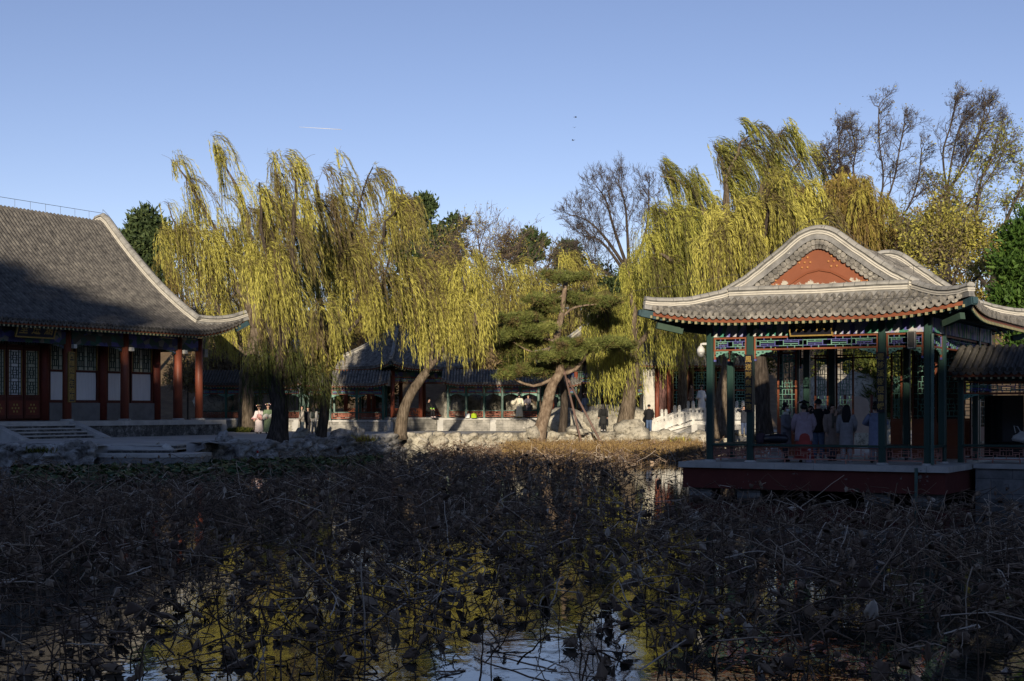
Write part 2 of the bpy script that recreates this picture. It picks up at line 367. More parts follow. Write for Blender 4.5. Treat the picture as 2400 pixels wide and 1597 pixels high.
def ground():
    xs = [-420, -300, -200, -150, -120, -100, -85, -75, -66, -58, -50, -44] + [-40 + .8 * i for i in range(101)] + [44, 52, 62, 75, 90, 120, 170, 260, 420]
    ys = [-160, -120, -90, -70, -55, -47, -42, -38, -33, -28, -23, -18, -13, -9, -5, 0, 4, 7, 8.2, 12, 20, 28] + [30 + .8 * i for i in range(96)] + [108, 112, 117, 123, 130, 140, 150, 165, 185, 210, 250, 320, 420, 600, 900]
    rows = []
    for y in ys:
        r = []
        for x in xs:
            dd = pdist(x, y) if 6 < y < 95 else 9
            z = -1.1 if (6 < y < 95 and inside(x, y)) or dd < .95 else bank_z(x, y)
            r.append((x, y, z))
        rows.append(r)
    mb = MB(); mb.sheet(rows)
    # tri paving near, leaf litter and bare soil on the slopes
    m, nt, b = new_mat('ground')
    col = ramp(nt, tex_noise(nt, .55, 9, .7), [(.32, (.3, .295, .28)), (.5, (.41, .4, .375)), (.7, (.52, .505, .47))])
    lit = ramp(nt, tex_noise(nt, .9, 10, .75), [(.3, (.07, .05, .03)), (.55, (.17, .115, .06)), (.75, (.26, .2, .12))])
    tc = nt.nodes.new('ShaderNodeTexCoord'); sp = nt.nodes.new('ShaderNodeSeparateXYZ'); nt.links.new(tc.outputs['Object'], sp.inputs[0])
    mr = nt.nodes.new('ShaderNodeMapRange'); mr.inputs['From Min'].default_value = 101; mr.inputs['From Max'].default_value = 104; nt.links.new(sp.outputs[1], mr.inputs[0])
    ml = nt.nodes.new('ShaderNodeMapRange'); ml.inputs['From Min'].default_value = -6; ml.inputs['From Max'].default_value = -12; nt.links.new(sp.outputs[1], ml.inputs[0])
    mx_ = nt.nodes.new('ShaderNodeMath'); mx_.operation = 'MAXIMUM'; nt.links.new(mr.outputs[0], mx_.inputs[0]); nt.links.new(ml.outputs[0], mx_.inputs[1])
    nt.links.new(mix(nt, mx_.outputs[0], col, lit), b.inputs['Base Color']); b.inputs['Roughness'].default_value = .95
    add_bump(nt, b, tex_noise(nt, 5, 8, .7), .5, .04)
    o = mb.build('ground', m, smooth=True); tag(o, kind='structure')
ground()
def water():
    mb = MB(); mb.sheet([[(-70, y, 0), (-20, y, 0), (30, y, 0)] for y in (7, 40, 92)])
    m, nt, b = new_mat('pond_water')
    b.inputs['Base Color'].default_value = (.010, .012, .010, 1); b.inputs['Roughness'].default_value = .03; b.inputs['IOR'].default_value = 1.33
    b.inputs['Specular IOR Level'].default_value = .5
    tc = nt.nodes.new('ShaderNodeTexCoord'); mp = nt.nodes.new('ShaderNodeMapping'); mp.inputs['Scale'].default_value = (1, .55, 1)
    nt.links.new(tc.outputs['Object'], mp.inputs[0]); n = nt.nodes.new('ShaderNodeTexNoise'); n.inputs['Scale'].default_value = 5; n.inputs['Detail'].default_value = 3
    nt.links.new(mp.outputs[0], n.inputs['Vector']); add_bump(nt, b, n.outputs['Fac'], .16, .014)
    sc = ramp(nt, tex_noise(nt, 1.4, 9, .75), [(.52, (0, 0, 0)), (.62, (.55, .55, .55))])        # dust and scum lying on the surface
    df = nt.nodes.new('ShaderNodeBsdfDiffuse'); df.inputs[0].default_value = (.07, .062, .05, 1); ms = nt.nodes.new('ShaderNodeMixShader')
    nt.links.new(sc, ms.inputs[0]); nt.links.new(b.outputs[0], ms.inputs[1]); nt.links.new(df.outputs[0], ms.inputs[2]); nt.links.new(ms.outputs[0], nt.nodes['Material Output'].inputs[0])
    tag(mb.build('water', m), kind='structure')
water()
# ---------------------------------------------------------------- roofs
def tile_rows(mb, rows, across, r, tl, mi_tile=0, mi_pan=1, caps=True, drip=True, dmi=0, pan_n=8):
    """rows of half-round tiles. rows: polylines from the top to the eave; across: unit vector along the eave"""
    A = Vector(across); prev = None
    for row in rows:
        P = [Vector(p) for p in row]
        seg = [(P[i + 1] - P[i]).length for i in range(len(P) - 1)]; tot = sum(seg)
        if tot < .05: prev = None; continue
        cum = [0]
        for q in seg: cum.append(cum[-1] + q)
        def pt(s):
            s = max(0, min(tot, s)); i = 0
            while i < len(seg) - 1 and cum[i + 1] < s: i += 1
            return P[i].lerp(P[i + 1], (s - cum[i]) / max(seg[i], 1e-6)), (P[i + 1] - P[i]).normalized()
        nt_ = max(1, round(tot / tl)); rings = []
        jig = RND.uniform(-.3, .3) * tl
        for k in range(nt_ + 1):
            for s, sc in ((tot * k / nt_ + (jig if 0 < k < nt_ else 0), 1.045), (tot * k / nt_ + (jig if 0 < k < nt_ else 0), .95)):
                if (k == 0 and sc > 1) or (k == nt_ and sc < 1): continue
                p, t = pt(s); n = A.cross(t); n = n if n.z > 0 else -n; n.normalize()
                sh = RND.uniform(-.004, .004)
                rings.append([p + A * (math.cos(a) * r * sc + sh) + n * (math.sin(a) * r * sc * 1.1 + r * .42) for a in (-.75, .1, .8, math.pi / 2, 2.35, 3.04, 3.9)])
        mb.sheet(rings, mi_tile)
        p, t = pt(tot); n = A.cross(t); n = n if n.z > 0 else -n; n.normalize()
        if caps:
            mb.add([p + t * .012 + n * r * .42 + A * (math.cos(a) * r * 1.12) + n * (math.sin(a) * r * 1.12) for a in [2 * math.pi * k / 10 for k in range(10)]], [tuple(range(10))], mi_tile)
            mb.add([p + n * r * .42 + A * (math.cos(a) * r * 1.12) + n * (math.sin(a) * r * 1.12) + t * q for q in (-.03, .012) for a in [2 * math.pi * k / 10 for k in range(10)]],
                   [(k, (k + 1) % 10, 10 + (k + 1) % 10, 10 + k) for k in range(10)], mi_tile)
        cur = [pt(tot * k / pan_n)[0] - Vector((0, 0, .012)) for k in range(pan_n + 1)]
        if prev is not None:
            mb.sheet([prev, cur], mi_pan)
            if drip:
                a, b = prev[-1], cur[-1]; mid = (a + b) / 2; dn = Vector((0, 0, -r * 1.5)); o = t * .02
                w = (b - a) * .5
                pts = [mid + w * math.cos(q) * .92 + dn * math.sin(q) + o for q in [math.pi * k / 6 for k in range(7)]]
                mb.add(pts + [q - t * .05 for q in pts], [tuple(range(7))] + [(k, k + 1, 8 + k, 7 + k) for k in range(6)], dmi)
        prev = cur
RIDGE = [  # profile pieces: half width, low, high, material
    (.10, -.06, .10, 0), (.135, .10, .145, 1), (.115, .145, .165, 0), (.14, .165, .21, 1), (.10, .21, .26, 2)]
def ridge(mb, path, sc=1.0, lat=None, cap=True, bands=True):
    sc *= .9
    path = [Vector(p) + Vector((0, 0, RND.uniform(-.008, .008))) for p in path]
    acc = .3
    for i in range(len(path) - 1):                           # dark clamps and mortar joints across the cap
        d = path[i + 1] - path[i]; L = d.length; dn = d.normalized(); l = Vector(lat) if lat else dn.cross(Vector((0, 0, 1))).normalized(); u = l.cross(dn).normalized(); u = u if u.z > 0 else -u
        while acc < L:
            c = path[i] + dn * acc
            mb.sweep([c - dn * .008, c + dn * .008], [(math.cos(a) * .155 * sc, (.26 + math.sin(a) * .135) * sc) for a in [math.pi * k / 6 for k in range(7)]], 2, lat)
            acc += RND.choice((.32, .34, .36, .66)) * sc
        acc -= L
    for hw, lo, hi, mi in (RIDGE if bands else [(.1, -.06, .24, 2)]):
        mb.sweep(path, [(-hw * sc, lo * sc), (hw * sc, lo * sc), (hw * sc, hi * sc), (-hw * sc, hi * sc)], mi, lat)
    if cap:
        pr = [(math.cos(a) * .15 * sc, (.26 + math.sin(a) * .13) * sc) for a in [math.pi * k / 6 for k in range(7)]]
        mb.sweep(path, pr, 3, lat)
RIDGE_MATS = lambda: [M['plaster'], M['lime'], M['ridgebrick'], M['cap']]
def eave_trim(mb, line, inward, depth, step, size=.075, drop=.02):
    """board under the tiles and the square rafter ends; line: eave points; mats: 0 board, 1 rafter, 2 rafter end"""
    line = [Vector(p) for p in line]; I = Vector(inward).normalized(); D0 = depth
    A_, B_ = line[0], line[-1]
    def dep(p): return max(.16, min(D0, .1 + .85 * min((p - A_).length, (p - B_).length)))
    for i in range(len(line) - 1):
        a, b = line[i], line[i + 1]
        q = [a + Vector((0, 0, -drop)), b + Vector((0, 0, -drop)), b + Vector((0, 0, -drop - .1)), a + Vector((0, 0, -drop - .1))]
        q = [p + I * .085 for p in q]
        mb.add(q + [p + I * .04 for p in q], [(0, 1, 2, 3), (7, 6, 5, 4), (0, 4, 5, 1), (3, 2, 6, 7)], 0)
        # soffit board
        s = [a + I * .1 + Vector((0, 0, -drop - .07)), b + I * .1 + Vector((0, 0, -drop - .07)), b + I * dep(b) + Vector((0, 0, -drop - .07 + .2 * dep(b))), a + I * dep(a) + Vector((0, 0, -drop - .07 + .2 * dep(a)))]
        mb.add(s, [(0, 1, 2, 3)], 0)
    tot = sum((line[i + 1] - line[i]).length for i in range(len(line) - 1)); n = int(tot / step)
    for k in range(n):
        s = (k + .5) * tot / n; i = 0
        while i < len(line) - 2 and s > (line[i + 1] - line[i]).length: s -= (line[i + 1] - line[i]).length; i += 1
        p = line[i].lerp(line[i + 1], s / (line[i + 1] - line[i]).length) + Vector((0, 0, -drop - .1 - size / 2))
        depth = dep(p); e = p + I * depth + Vector((0, 0, .2 * depth))
        mb.bar(p + I * .045, e, size, size, 1)
        mb.bar(p + I * .03, p + I * .045, size * .98, size * .98, 2)
TRIM_MATS = lambda: [M['orange'], M['rafter'], M['rafterend']]
M['rafter'] = mat('green_rafter', [(.3, (.03, .06, .045)), (.7, (.05, .085, .06))], 4, .7)
M['rafterend'] = mat('rafter_end', [(.3, (.22, .2, .1)), (.7, (.34, .3, .17))], 9, .7)

MODF = [(0, .24, 1, .24), (0, .76, 1, .76), (.18, .42, .82, .42), (.18, .6, .82, .6), (.18, .24, .18, .76), (.82, .24, .82, .76), (0, 0, 0, 1), (.35, 0, .35, .24), (.65, 0, .65, .24), (.35, .76, .35, 1), (.65, .76, .65, 1), (.5, .24, .5, .42), (.5, .6, .5, .76)]
MODR = [(0, .3, .45, .3), (.3, .62, 1, .62), (.3, .3, .3, 1), (.62, 0, .62, .62), (0, 0, 0, 1), (.45, .15, .45, .46), (.62, .3, 1, .3), (.3, .46, .62, .46), (.8, .3, .8, .62), (.15, .3, .15, .62), (0, .8, .3, .8), (.62, .8, 1, .8), (.8, .62, .8, 1), (.12, .8, .12, 1)]
MODW = [(0, .12, 1, .12), (0, .88, 1, .88), (.2, 0, .2, 1), (.8, 0, .8, 1), (.4, .12, .4, .35), (.6, .12, .6, .35), (.2, .35, .8, .35), (.2, .65, .8, .65), (.4, .65, .4, .88), (.6, .65, .6, .88), (.35, .35, .35, .65), (.65, .35, .65, .65), (0, .5, .2, .5), (.8, .5, 1, .5), (.35, .5, .65, .5)]
def lattice(mb, p0, p1, z0, z1, mod, nmod, t=.022, dep=.03, frame=.05, mf=0, cols=(1, 2), nrow=1):
    """lattice panel between plan points p0, p1: a frame and the bars of its pattern"""
    p0, p1 = Vector((*p0, 0)), Vector((*p1, 0)); d = (p1 - p0); L = d.length; d.normalize(); nrm = Vector((-d.y, d.x, 0))
    def bx(u0, u1, w0, w1, th, mi):
        a = p0 + d * u0 - nrm * th / 2; b = p0 + d * u1 - nrm * th / 2; o = nrm * th
        mb.add([a + Vector((0, 0, w0)), b + Vector((0, 0, w0)), b + o + Vector((0, 0, w0)), a + o + Vector((0, 0, w0)), a + Vector((0, 0, w1)), b + Vector((0, 0, w1)), b + o + Vector((0, 0, w1)), a + o + Vector((0, 0, w1))],
               [(3, 2, 1, 0), (4, 5, 6, 7), (0, 1, 5, 4), (1, 2, 6, 5), (2, 3, 7, 6), (3, 0, 4, 7)], mi)
    if frame:
        bx(0, L, z0, z0 + frame, dep * 1.6, mf); bx(0, L, z1 - frame, z1, dep * 1.6, mf)
        bx(0, frame, z0 + frame, z1 - frame, dep * 1.55, mf); bx(L - frame, L, z0 + frame, z1 - frame, dep * 1.55, mf)
    a0, b0 = frame, z0 + frame; mw = (L - 2 * frame) / nmod; mh = (z1 - z0 - 2 * frame) / nrow
    for r in range(nrow):
        for k in range(nmod):
            for i, (x0, y0, x1, y1) in enumerate(mod):
                fl = k % 2 if nmod > 1 else 0
                if fl: x0, x1 = 1 - x1, 1 - x0
                if (k and x0 == x1 and x0 in (0,)) and fl: continue
                u0, u1, w0, w1 = a0 + (k + x0) * mw, a0 + (k + x1) * mw, b0 + (r + y0) * mh, b0 + (r + y1) * mh
                if y0 == y1: bx(max(a0, u0), min(u1, L - frame), w0 - t / 2, w0 + t / 2, dep * .86, cols[(i + k) % len(cols)])
                else: bx(max(a0 - .003, u0 - t / 2), min(u0 + t / 2, L - frame + .003), w0, w1, dep, cols[(i + k + 1) % len(cols)])
def queti(mb, x, y, z, dx, dy, L, H, mi=0):
    """carved bracket under a beam: stepped fretwork"""
    d = Vector((dx, dy, 0)); n = Vector((-dy, dx, 0)) * .02; p = Vector((x, y, z))
    pts = [(0, 0), (L, 0), (L, -.16 * H), (.82 * L, -.3 * H), (.7 * L, -.26 * H), (.55 * L, -.5 * H), (.4 * L, -.5 * H), (.25 * L, -.8 * H), (.1 * L, -.8 * H), (0, -H)]
    mb.prism([p + d * u + Vector((0, 0, w)) - n for u, w in pts], n * 2, mi)
    for u, w in ((.25, -.3), (.5, -.22), (.12, -.55)):
        q = p + d * (L * u) + Vector((0, 0, w * H)) - n * 1.25
        mb.prism([q + d * (.07 * L * math.cos(a)) + Vector((0, 0, .12 * H * math.sin(a))) for a in [math.pi * k / 3 for k in range(6)]], n * 2.5, 1)
def railing(root, p0, p1, post=.09, parts='seat'):
    p0, p1 = Vector(p0), Vector(p1); d = (p1 - p0).normalized(); a, b = p0 + d * post, p1 - d * post; L = (b - a).length
    mb = MB(); lattice(mb, a, b, .09, .44, MODR, max(1, round(L / .62)), .017, .028, .03, 0, (0,))
    for k in range(max(2, round(L / .9) + 1)):
        q = a + d * (.05 + (L - .1) * k / max(1, round(L / .9))); mb.box(q.x - .018, q.x + .018, q.y - .018, q.y + .018, 0, .09, 0)
    mb.bar((*(a - d * .0), .27), (*(a + d * .0 + d * .0001), .271), .01, .01, 0)
    r = mb.build('railing', M['rail'], root)
    mb = MB(); mb.bar((*(p0 + d * post * .6), .485), (*(p1 - d * post * .6), .485), .24, .06, 0); mb.build('seat', M['green'], root)
    return r
def chamfer_col(mb, x, y, z0, z1, w, mi=0):
    c = w * .16; h = w / 2; q = [(-h + c, -h), (h - c, -h), (h, -h + c), (h, h - c), (h - c, h), (-h + c, h), (-h, h - c), (-h, -h + c)]
    mb.prism([(x + a, y + b, z0) for a, b in q], (0, 0, z1 - z0), mi)
def board(name, label, M4, w, h, chars, vertical, loc_parent=None, frame=.05, csize=.3, cat='board', border=True, gap=None):
    """hanging lacquer board with gold writing; local frame: x along, z up, -y front"""
    root = empty(name, label=label, cat=cat); root.matrix_world = M4
    mb = MB(); mb.box(-w / 2, w / 2, -.03, .03, 0, h); mb.build('panel', M['black'], root)
    if border:
        mb = MB()
        for x0, x1, z0, z1 in ((-w / 2 - frame, w / 2 + frame, h, h + frame), (-w / 2 - frame, w / 2 + frame, -frame, 0), (-w / 2 - frame, -w / 2, 0, h), (w / 2, w / 2 + frame, 0, h)):
            mb.box(x0, x1, -.05, .045, z0, z1)
        mb.build('frame', M['gold'], root)
    n = len(chars)
    for i, c in enumerate(chars):
        if vertical: x, z = 0, h - h * (i + .5 + .15) / (n + .3)
        else: x, z = -w / 2 + w * (i + .5) / n, h / 2
        T = Matrix.Translation((x, -.033, z)) @ Matrix.Rotation(math.radians(90), 4, 'X')
        text_mesh('character', c, csize, M['gold'], root, T, .006)
    return root

# ---------------------------------------------------------------- the waterside pavilion
PZ = CZ - 1.49
def pavilion():
    W, D, ov, gs = 6.2, 7.6, 1.33, .25; cx = W / 2
    root = empty('waterside_pavilion', (PAV0.x, PAV0.y, PZ), math.radians(-30), 'green columned open pavilion with red gable and curved grey tile roof standing over the pond', 'pavilion')
    OUT = [(0, 6.69), (.15, 6.675), (.3, 6.63), (.46, 6.54), (.65, 6.4), (.86, 6.22), (1.2, 5.985), (1.44, 5.8), (1.8, 5.55), (2.02, 5.41), (2.44, 5.19), (2.65, 5.09), (3.1, 4.9), (3.6, 4.72), (4.43, 4.48), (5, 4.36)]
    def prof(u): return float(np.interp(u, [p[0] for p in OUT], [p[1] for p in OUT])) - .40
    UB = 2.65; U = cx + ov
    def lf(dc, v): return .30 * max(0, 1 - dc / 3.0) ** 2.2 * max(0, v) ** 1.5
    def outw(dc): return .1 * max(0, 1 - dc / 3.0) ** 2
    # front and back skirts
    xl, xr = -ov, W + ov
    lines = {}
    for side in (0, 1):
        mb = MB(); rows = []; n = 43
        for k in range(n + 1):
            x = xl + (xr - xl) * k / n; dc = min(x - xl, xr - x)
            inner = cx - UB
            if inner <= x <= W - inner: v0 = .06
            else:
                q = (inner - x) if x < inner else (x - (W - inner)); v0 = min(1, q / (U - UB))
            pts = []
            for j in range(13):
                v = v0 + (1 - v0) * j / 12; y = gs - v * (gs + ov) - outw(dc) * v
                pts.append((x, y if side == 0 else D - y, prof(UB + v * (U - UB)) + lf(dc, v)))
            rows.append(pts)
        tile_rows(mb, rows, (1, 0, 0), .068, .24, dmi=0)
        mb.build('skirt_roof', [M['tile'], M['pan']], root, smooth=False)
        lines['f' if side == 0 else 'b'] = [r[-1] for r in rows]
    yl, yr = -ov, D + ov
    for side in (0, 1):
        mb = MB(); rows = []; n = 52
        for k in range(n + 1):
            y = yl + (yr - yl) * k / n; dc = min(y - yl, yr - y)
            if gs <= y <= D - gs: u0 = .02
            else:
                q = (gs - y) if y < gs else (y - D + gs); u0 = UB + (U - UB) * min(1, q / (gs + ov))
            pts = []
            for j in range(17):
                u = u0 + (U - u0) * j / 16; v = (u - UB) / (U - UB)
                uu = u + outw(dc) * max(0, v)
                pts.append((cx - uu if side == 0 else cx + uu, y, prof(u) + lf(dc, v)))
            rows.append(pts)
        tile_rows(mb, rows, (0, 1, 0), .068, .24, pan_n=14)
        mb.build('main_roof_slope', [M['tile'], M['pan']], root)
        lines['l' if side == 0 else 'r'] = [r[-1] for r in rows]
    for key, inw in (('f', (0, 1, 0)), ('b', (0, -1, 0)), ('l', (1, 0, 0)), ('r', (-1, 0, 0))):
        mb = MB(); eave_trim(mb, lines[key], inw, 1.25, .19, .075, .1); mb.build('eave_rafters', TRIM_MATS(), root)
    # ridges
    for y in (gs + .02, D - gs - .02):
        mb = MB(); ridge(mb, [(cx + u, y, prof(abs(u)) + .0) for u in np.linspace(-UB - .05, UB + .05, 41)], 1.0, lat=(0, 1, 0)); mb.build('gable_ridge', RIDGE_MATS(), root)
    for y in (gs - .12, D - gs + .12):
        mb = MB(); ridge(mb, [(x, y, prof(UB) - .06 + .02 * abs(x - cx) / 2.6) for x in np.linspace(cx - UB + .1, cx + UB - .1, 9)], 1.0, lat=(0, 1, 0)); mb.build('skirt_ridge', RIDGE_MATS(), root)
    for sx in (0, 1):
        for sy in (0, 1):
            pts = []
            for j in range(13):
                v = j / 12 * 1.0; x = cx - UB - v * (U - UB) - outw(0) * v * 1.1; y = gs - v * (gs + ov) - outw(0) * v * 1.1
                pts.append((x if sx == 0 else W - x, y if sy == 0 else D - y, prof(UB + v * (U - UB)) + lf((1 - v) * (U - UB), v) - .02 + .04 * v))
            mb = MB(); ridge(mb, pts, .92); mb.build('hip_ridge', RIDGE_MATS(), root)
            t, q = Vector(pts[-1]), Vector(pts[-5]); mb = MB(); d = (t - q).normalized()
            mb.bar(q - Vector((0, 0, .30)), t - Vector((0, 0, .17)) + d * .1, .17, .2, 0); mb.bar(t - Vector((0, 0, .17)) + d * .1, t - Vector((0, 0, .165)) + d * .16, .14, .16, 1)
            mb.bar(q - d * .3 - Vector((0, 0, .62)), q.lerp(t, .55) - Vector((0, 0, .5)), .15, .17, 2)
            mb.build('corner_beam', [M['cornerblue'], M['cornerblue'], M['rafter']], root)
    # gables
    for y, s in ((gs + .14, -1), (D - gs - .14, 1)):
        mb = MB(); us = np.linspace(-2.5, 2.5, 33)
        poly = [(cx + u, y, prof(abs(u)) - .05) for u in us]
        mb.prism([(cx + 2.5, y, prof(UB) - .1)] + poly[::-1] + [(cx - 2.5, y, prof(UB) - .1)], (0, -s * .08, 0))
        g = mb.build('gable_wall', M['gablewear'], root)
        mb = MB()                                              # plaster rake under the ridge
        o = [(cx + u, y + s * .025, prof(abs(u)) + .02) for u in us]; i = [(cx + u * .955, y + s * .025, prof(abs(u)) - .19) for u in us]
        mb.sheet([o, i]); mb.sheet([i, [(p[0], y - s * .01, p[2]) for p in i]]); mb.build('rake_plaster', M['plaster'], g)
        mb = MB()                                              # double row of round tile ends
        arc = []; 
        for k in range(len(us) - 1): arc.append(math.dist(o[k], o[k + 1]))
        cum = np.concatenate([[0], np.cumsum(arc)]); nn = int(cum[-1] / .155)
        for k in range(nn + 1):
            sdist = cum[-1] * k / nn
            u = float(np.interp(sdist, cum, us)); du = .01; sl = (prof(abs(u + du)) - prof(abs(u - du))) / (2 * du); nx, nz = -sl, 1; q = math.hypot(nx, nz); nx, nz = nx / q, nz / q
            for off, r, yy in ((-.13, .078, .17), (-.235, .082, .13)):
                a = u + (.5 * .155 if off < -.2 else 0) * (1 if k < nn else 0)
                if abs(a) > 2.45: continue
                c0 = Vector((cx + a + nx * off, y, prof(abs(a)) + nz * off))
                mb.tube([c0, c0 + Vector((0, s * yy, 0))], [r, r], 10)
        mb.build('rake_tile_end', M['tile'], g)
        mb = MB()                                              # raised moulding and studs
        vv = [(-1.35, 4.78), (-1.05, 4.98), (-.6, 5.27), (-.35, 5.40), (0, 5.47), (.35, 5.40), (.6, 5.27), (1.05, 4.98), (1.35, 4.78)]
        mb.sweep([(cx + a, y + s * .02, z - .07) for a, z in vv], [(-.03, -.03), (.03, -.03), (.03, .03), (-.03, .03)], 0, lat=(0, 1, 0)); mb.build('raised_moulding', M['gable'], g)
        for ca, cz in ((-.42, 5.62), (.42, 5.62), (-1.35, 5.02), (1.35, 5.02)):
            for a, r in [(0, 0)] + [(math.pi * k / 3 + .0, .16) for k in range(6)]:
                mb = MB(); mb.lathe([(.034, 0), (.034, .02), (.02, .04), (.004, .045)], 8)
                for i in range(len(mb.v) - 32, len(mb.v)):
                    vx, vy, vz = mb.v[i]; mb.v[i] = (cx + ca + r * math.cos(a) + vx, y + s * vz, cz + r * math.sin(a) + vy)
                mb.build('stud', M['stud'], g)
    mb = MB(); mb.box(-.2, W + .2, -.2, D + .2, 4.02, 4.06); mb.build('ceiling', M['rafter'], root)
    # frame
    xs = [0, 1.22, 4.98, 6.2]; ys = [0, 1.6, 6.0, 7.6]
    pos = [(x, 0) for x in xs] + [(x, D) for x in xs] + [(0, y) for y in ys[1:3]] + [(W, y) for y in ys[1:3]] + [(1.22, 4.98), (4.35, 4.98)]
    for x, y in pos:
        mb = MB(); chamfer_col(mb, x, y, .04, 3.95, .2); c = mb.build('column', M['green'], root)
        mb = MB(); mb.lathe([(.17, -.005), (.17, .02), (.14, .05)], 14, (x, y, 0)); mb.build('column_base', M['stone'], c)
    per = [((xs[i], 0), (xs[i + 1], 0)) for i in range(3)] + [((W, ys[i]), (W, ys[i + 1])) for i in range(3)] + [((0, ys[i]), (0, ys[i + 1])) for i in range(3)] + [((xs[i], D), (xs[i + 1], D)) for i in range(3)]
    for p0, p1 in per:
        a, b = Vector(p0), Vector(p1); d = (b - a).normalized(); L = (b - a).length
        mb = MB(); mb.bar((*(a + d * .1), 3.76), (*(b - d * .1), 3.76), .16, .40, 0); mb.build('painted_beam', M['paintedlight'], root)
        mb = MB(); lattice(mb, a + d * .11, b - d * .11, 3.16, 3.55, MODF, max(1, round(L / .72)), .02, .03, .05, 0, (1, 2)); mb.build('frieze_lattice', [M['orange'], M['blue'], M['palegreen']], root)
        for q, s in ((a, 1), (b, -1)):
            e = q + d * (.11 * s)
            mb = MB(); queti(mb, e.x, e.y, 3.155, d.x * s, d.y * s, min(.52, L * .36), .2); mb.build('carved_bracket', [M['palegreen'], M['green']], root)
            mb = MB(); e2 = q + d * (.145 * s); mb.box(e2.x - .025, e2.x + .025, e2.y - .025, e2.y + .025, 2.92, 3.16, 0); mb.box(e2.x - .03, e2.x + .03, e2.y - .03, e2.y + .03, 2.86, 2.92, 1); mb.build('drop_post', [M['orange'], M['blue']], root)
        if not (p0 == (W, 1.6) or p0[1] == D): railing(root, a, b)
    mb = MB(); mb.box(-.08, W + .08, -.09, -.03, 3.96, 4.02); mb.build('purlin', M['green'], root)
    # doors and screens at the back
    def leaf(x0, x1, y, name='door_leaf'):
        mb = MB(); lattice(mb, (x0, y), (x1, y), 1.15, 3.3, MODW, 1, .02, .03, .06, 0, (1,), 3)
        mb.box(x0, x1, y - .03, y + .03, .3, 1.148, 0); mb.box(x0 + .08, x1 - .08, y - .04, y - .03, .4, .72, 2); mb.box(x0 + .08, x1 - .08, y - .04, y - .03, .78, 1.06, 2)
        mb.box(x0, x1, y - .05, y + .05, .02, .298, 0)
        return mb.build(name, [M['orange'], M['palegreen'], M['gable']], root)
    for x0, x1 in ((.26, .9), (3.86, 4.22), (4.5, 5.25), (5.3, 6.06)): leaf(x0, x1, 4.98)
    mb = MB(); mb.box(4.5, 6.06, 5.02, 5.03, 1.1, 3.3); mb.build('shade_backing', M['glass'], root)  # dark sheet added behind the leaves to darken the interior
    for x0, x1 in ((.62, 1.1), (1.34, 1.95), (4.3, 4.86), (5.1, 6.08)): leaf(x0, x1, 7.6)
    for y0, y1 in ((5.1, 5.9), (6.1, 7.5)):
        mb = MB(); lattice(mb, (W, y0), (W, y1), .9, 3.1, MODW, 2, .02, .03, .06, 0, (1,), 3); mb.box(W - .03, W + .03, y0, y1, .02, .895, 0); mb.build('window_screen', [M['darkred'], M['green']], root)
    # base
    mb = MB(); rr = random.Random(3)
    x = -.72
    while x < W + .6:                                          # edge stones of the slab
        x2 = min(W + .68, x + rr.uniform(1.1, 1.9)); 
        if W + .68 - x2 < .5: x2 = W + .68
        mb.box(x + .004, x2 - .004, -.66 + rr.uniform(-.012, .012), -.1, -.165, -.002 + rr.uniform(-.006, .004)); x = x2
    y = -.1
    while y < D + .5:
        y2 = min(D + .6, y + rr.uniform(1, 1.7))
        if y < 2: mb.box(W + .1, W + .68, y + .004, y2 - .004, -.165, rr.uniform(-.006, .002))
        mb.box(-.72, -.1, y + .004, y2 - .004, -.165, rr.uniform(-.006, .002)); y = y2
        if y >= D + .6: break
    mb.box(-.1, W + .1, -.1, D + .6, -.16, -.004); mb.build('stone_slab', M['stone'], root)
    mb = MB(); mb.box(-.62, W + .58, -.56, D + .5, -.74, -.166); mb.build('red_base', M['basered'], root)
    for x in (-.15, 1.3, 4.95, 6.2):
        for y in (-.05, 3.6, 7.2):
            mb = MB(); mb.box(x - .34, x + .34, y - .34, y + .34, -1.5, -.745); mb.build('pier', M['blocks'], root)
    # drain pipe on the corner column
    mb = MB(); mb.tube([(6.34, -.12, 3.5), (6.34, -.12, .02)], .045, 8); mb.tube([(6.05, -.665, -.05), (6.05, -.665, -1.2)], .045, 8)
    for z in (2.6, 1.5, .5): mb.tube([(6.34, -.12, z), (6.34, -.12, z + .04)], .06, 8)
    mb.build('drain_pipe', M['pipe'], root)
    # lightning wire along the ridges
    mb = MB()
    tip = Vector((-ov - .35, -ov - .35, 4.70)); kn = Vector((cx - UB, gs, 5.2)); path = [tip.lerp(kn, t) + Vector((0, 0, .16 - .05 * math.sin(t * 3.1))) for t in np.linspace(0, 1, 6)]
    path += [Vector((cx + u, gs, prof(abs(u)) + .52)) for u in np.linspace(-UB + .3, UB - .3, 22)]
    tip2 = Vector((W + ov + .35, -ov - .35, 4.70)); kn2 = Vector((cx + UB, gs, 5.2)); path += [kn2.lerp(tip2, t) + Vector((0, 0, .16)) for t in np.linspace(0, 1, 6)]
    mb.tube(path, .006, 4)
    for p in path[::2]: mb.tube([p, p - Vector((0, 0, .2))], .006, 4)
    for dz, v in ((.12, .55),):
        q = [Vector((x, gs - v * (gs + ov), prof(UB + v * (U - UB)) + dz + lf(min(x - xl, xr - x), v))) for x in np.linspace(xl + .6, xr - .6, 18)]
        mb.tube(q, .006, 4)
        for p in q: mb.tube([p, p - Vector((0, 0, .1))], .005, 4)
    mb.build('lightning_wire', M['wire'], root)
    R4 = Matrix.Translation((PAV0.x, PAV0.y, PZ)) @ Matrix.Rotation(math.radians(-30), 4, 'Z')
    board('couplet_board', 'tall black board with gold writing on the second green column from the globe camera', R4 @ Matrix.Translation((1.22, -.15, 1.42)), .22, 1.62, '風送巖泉潤墨池', True, csize=.2, border=False)
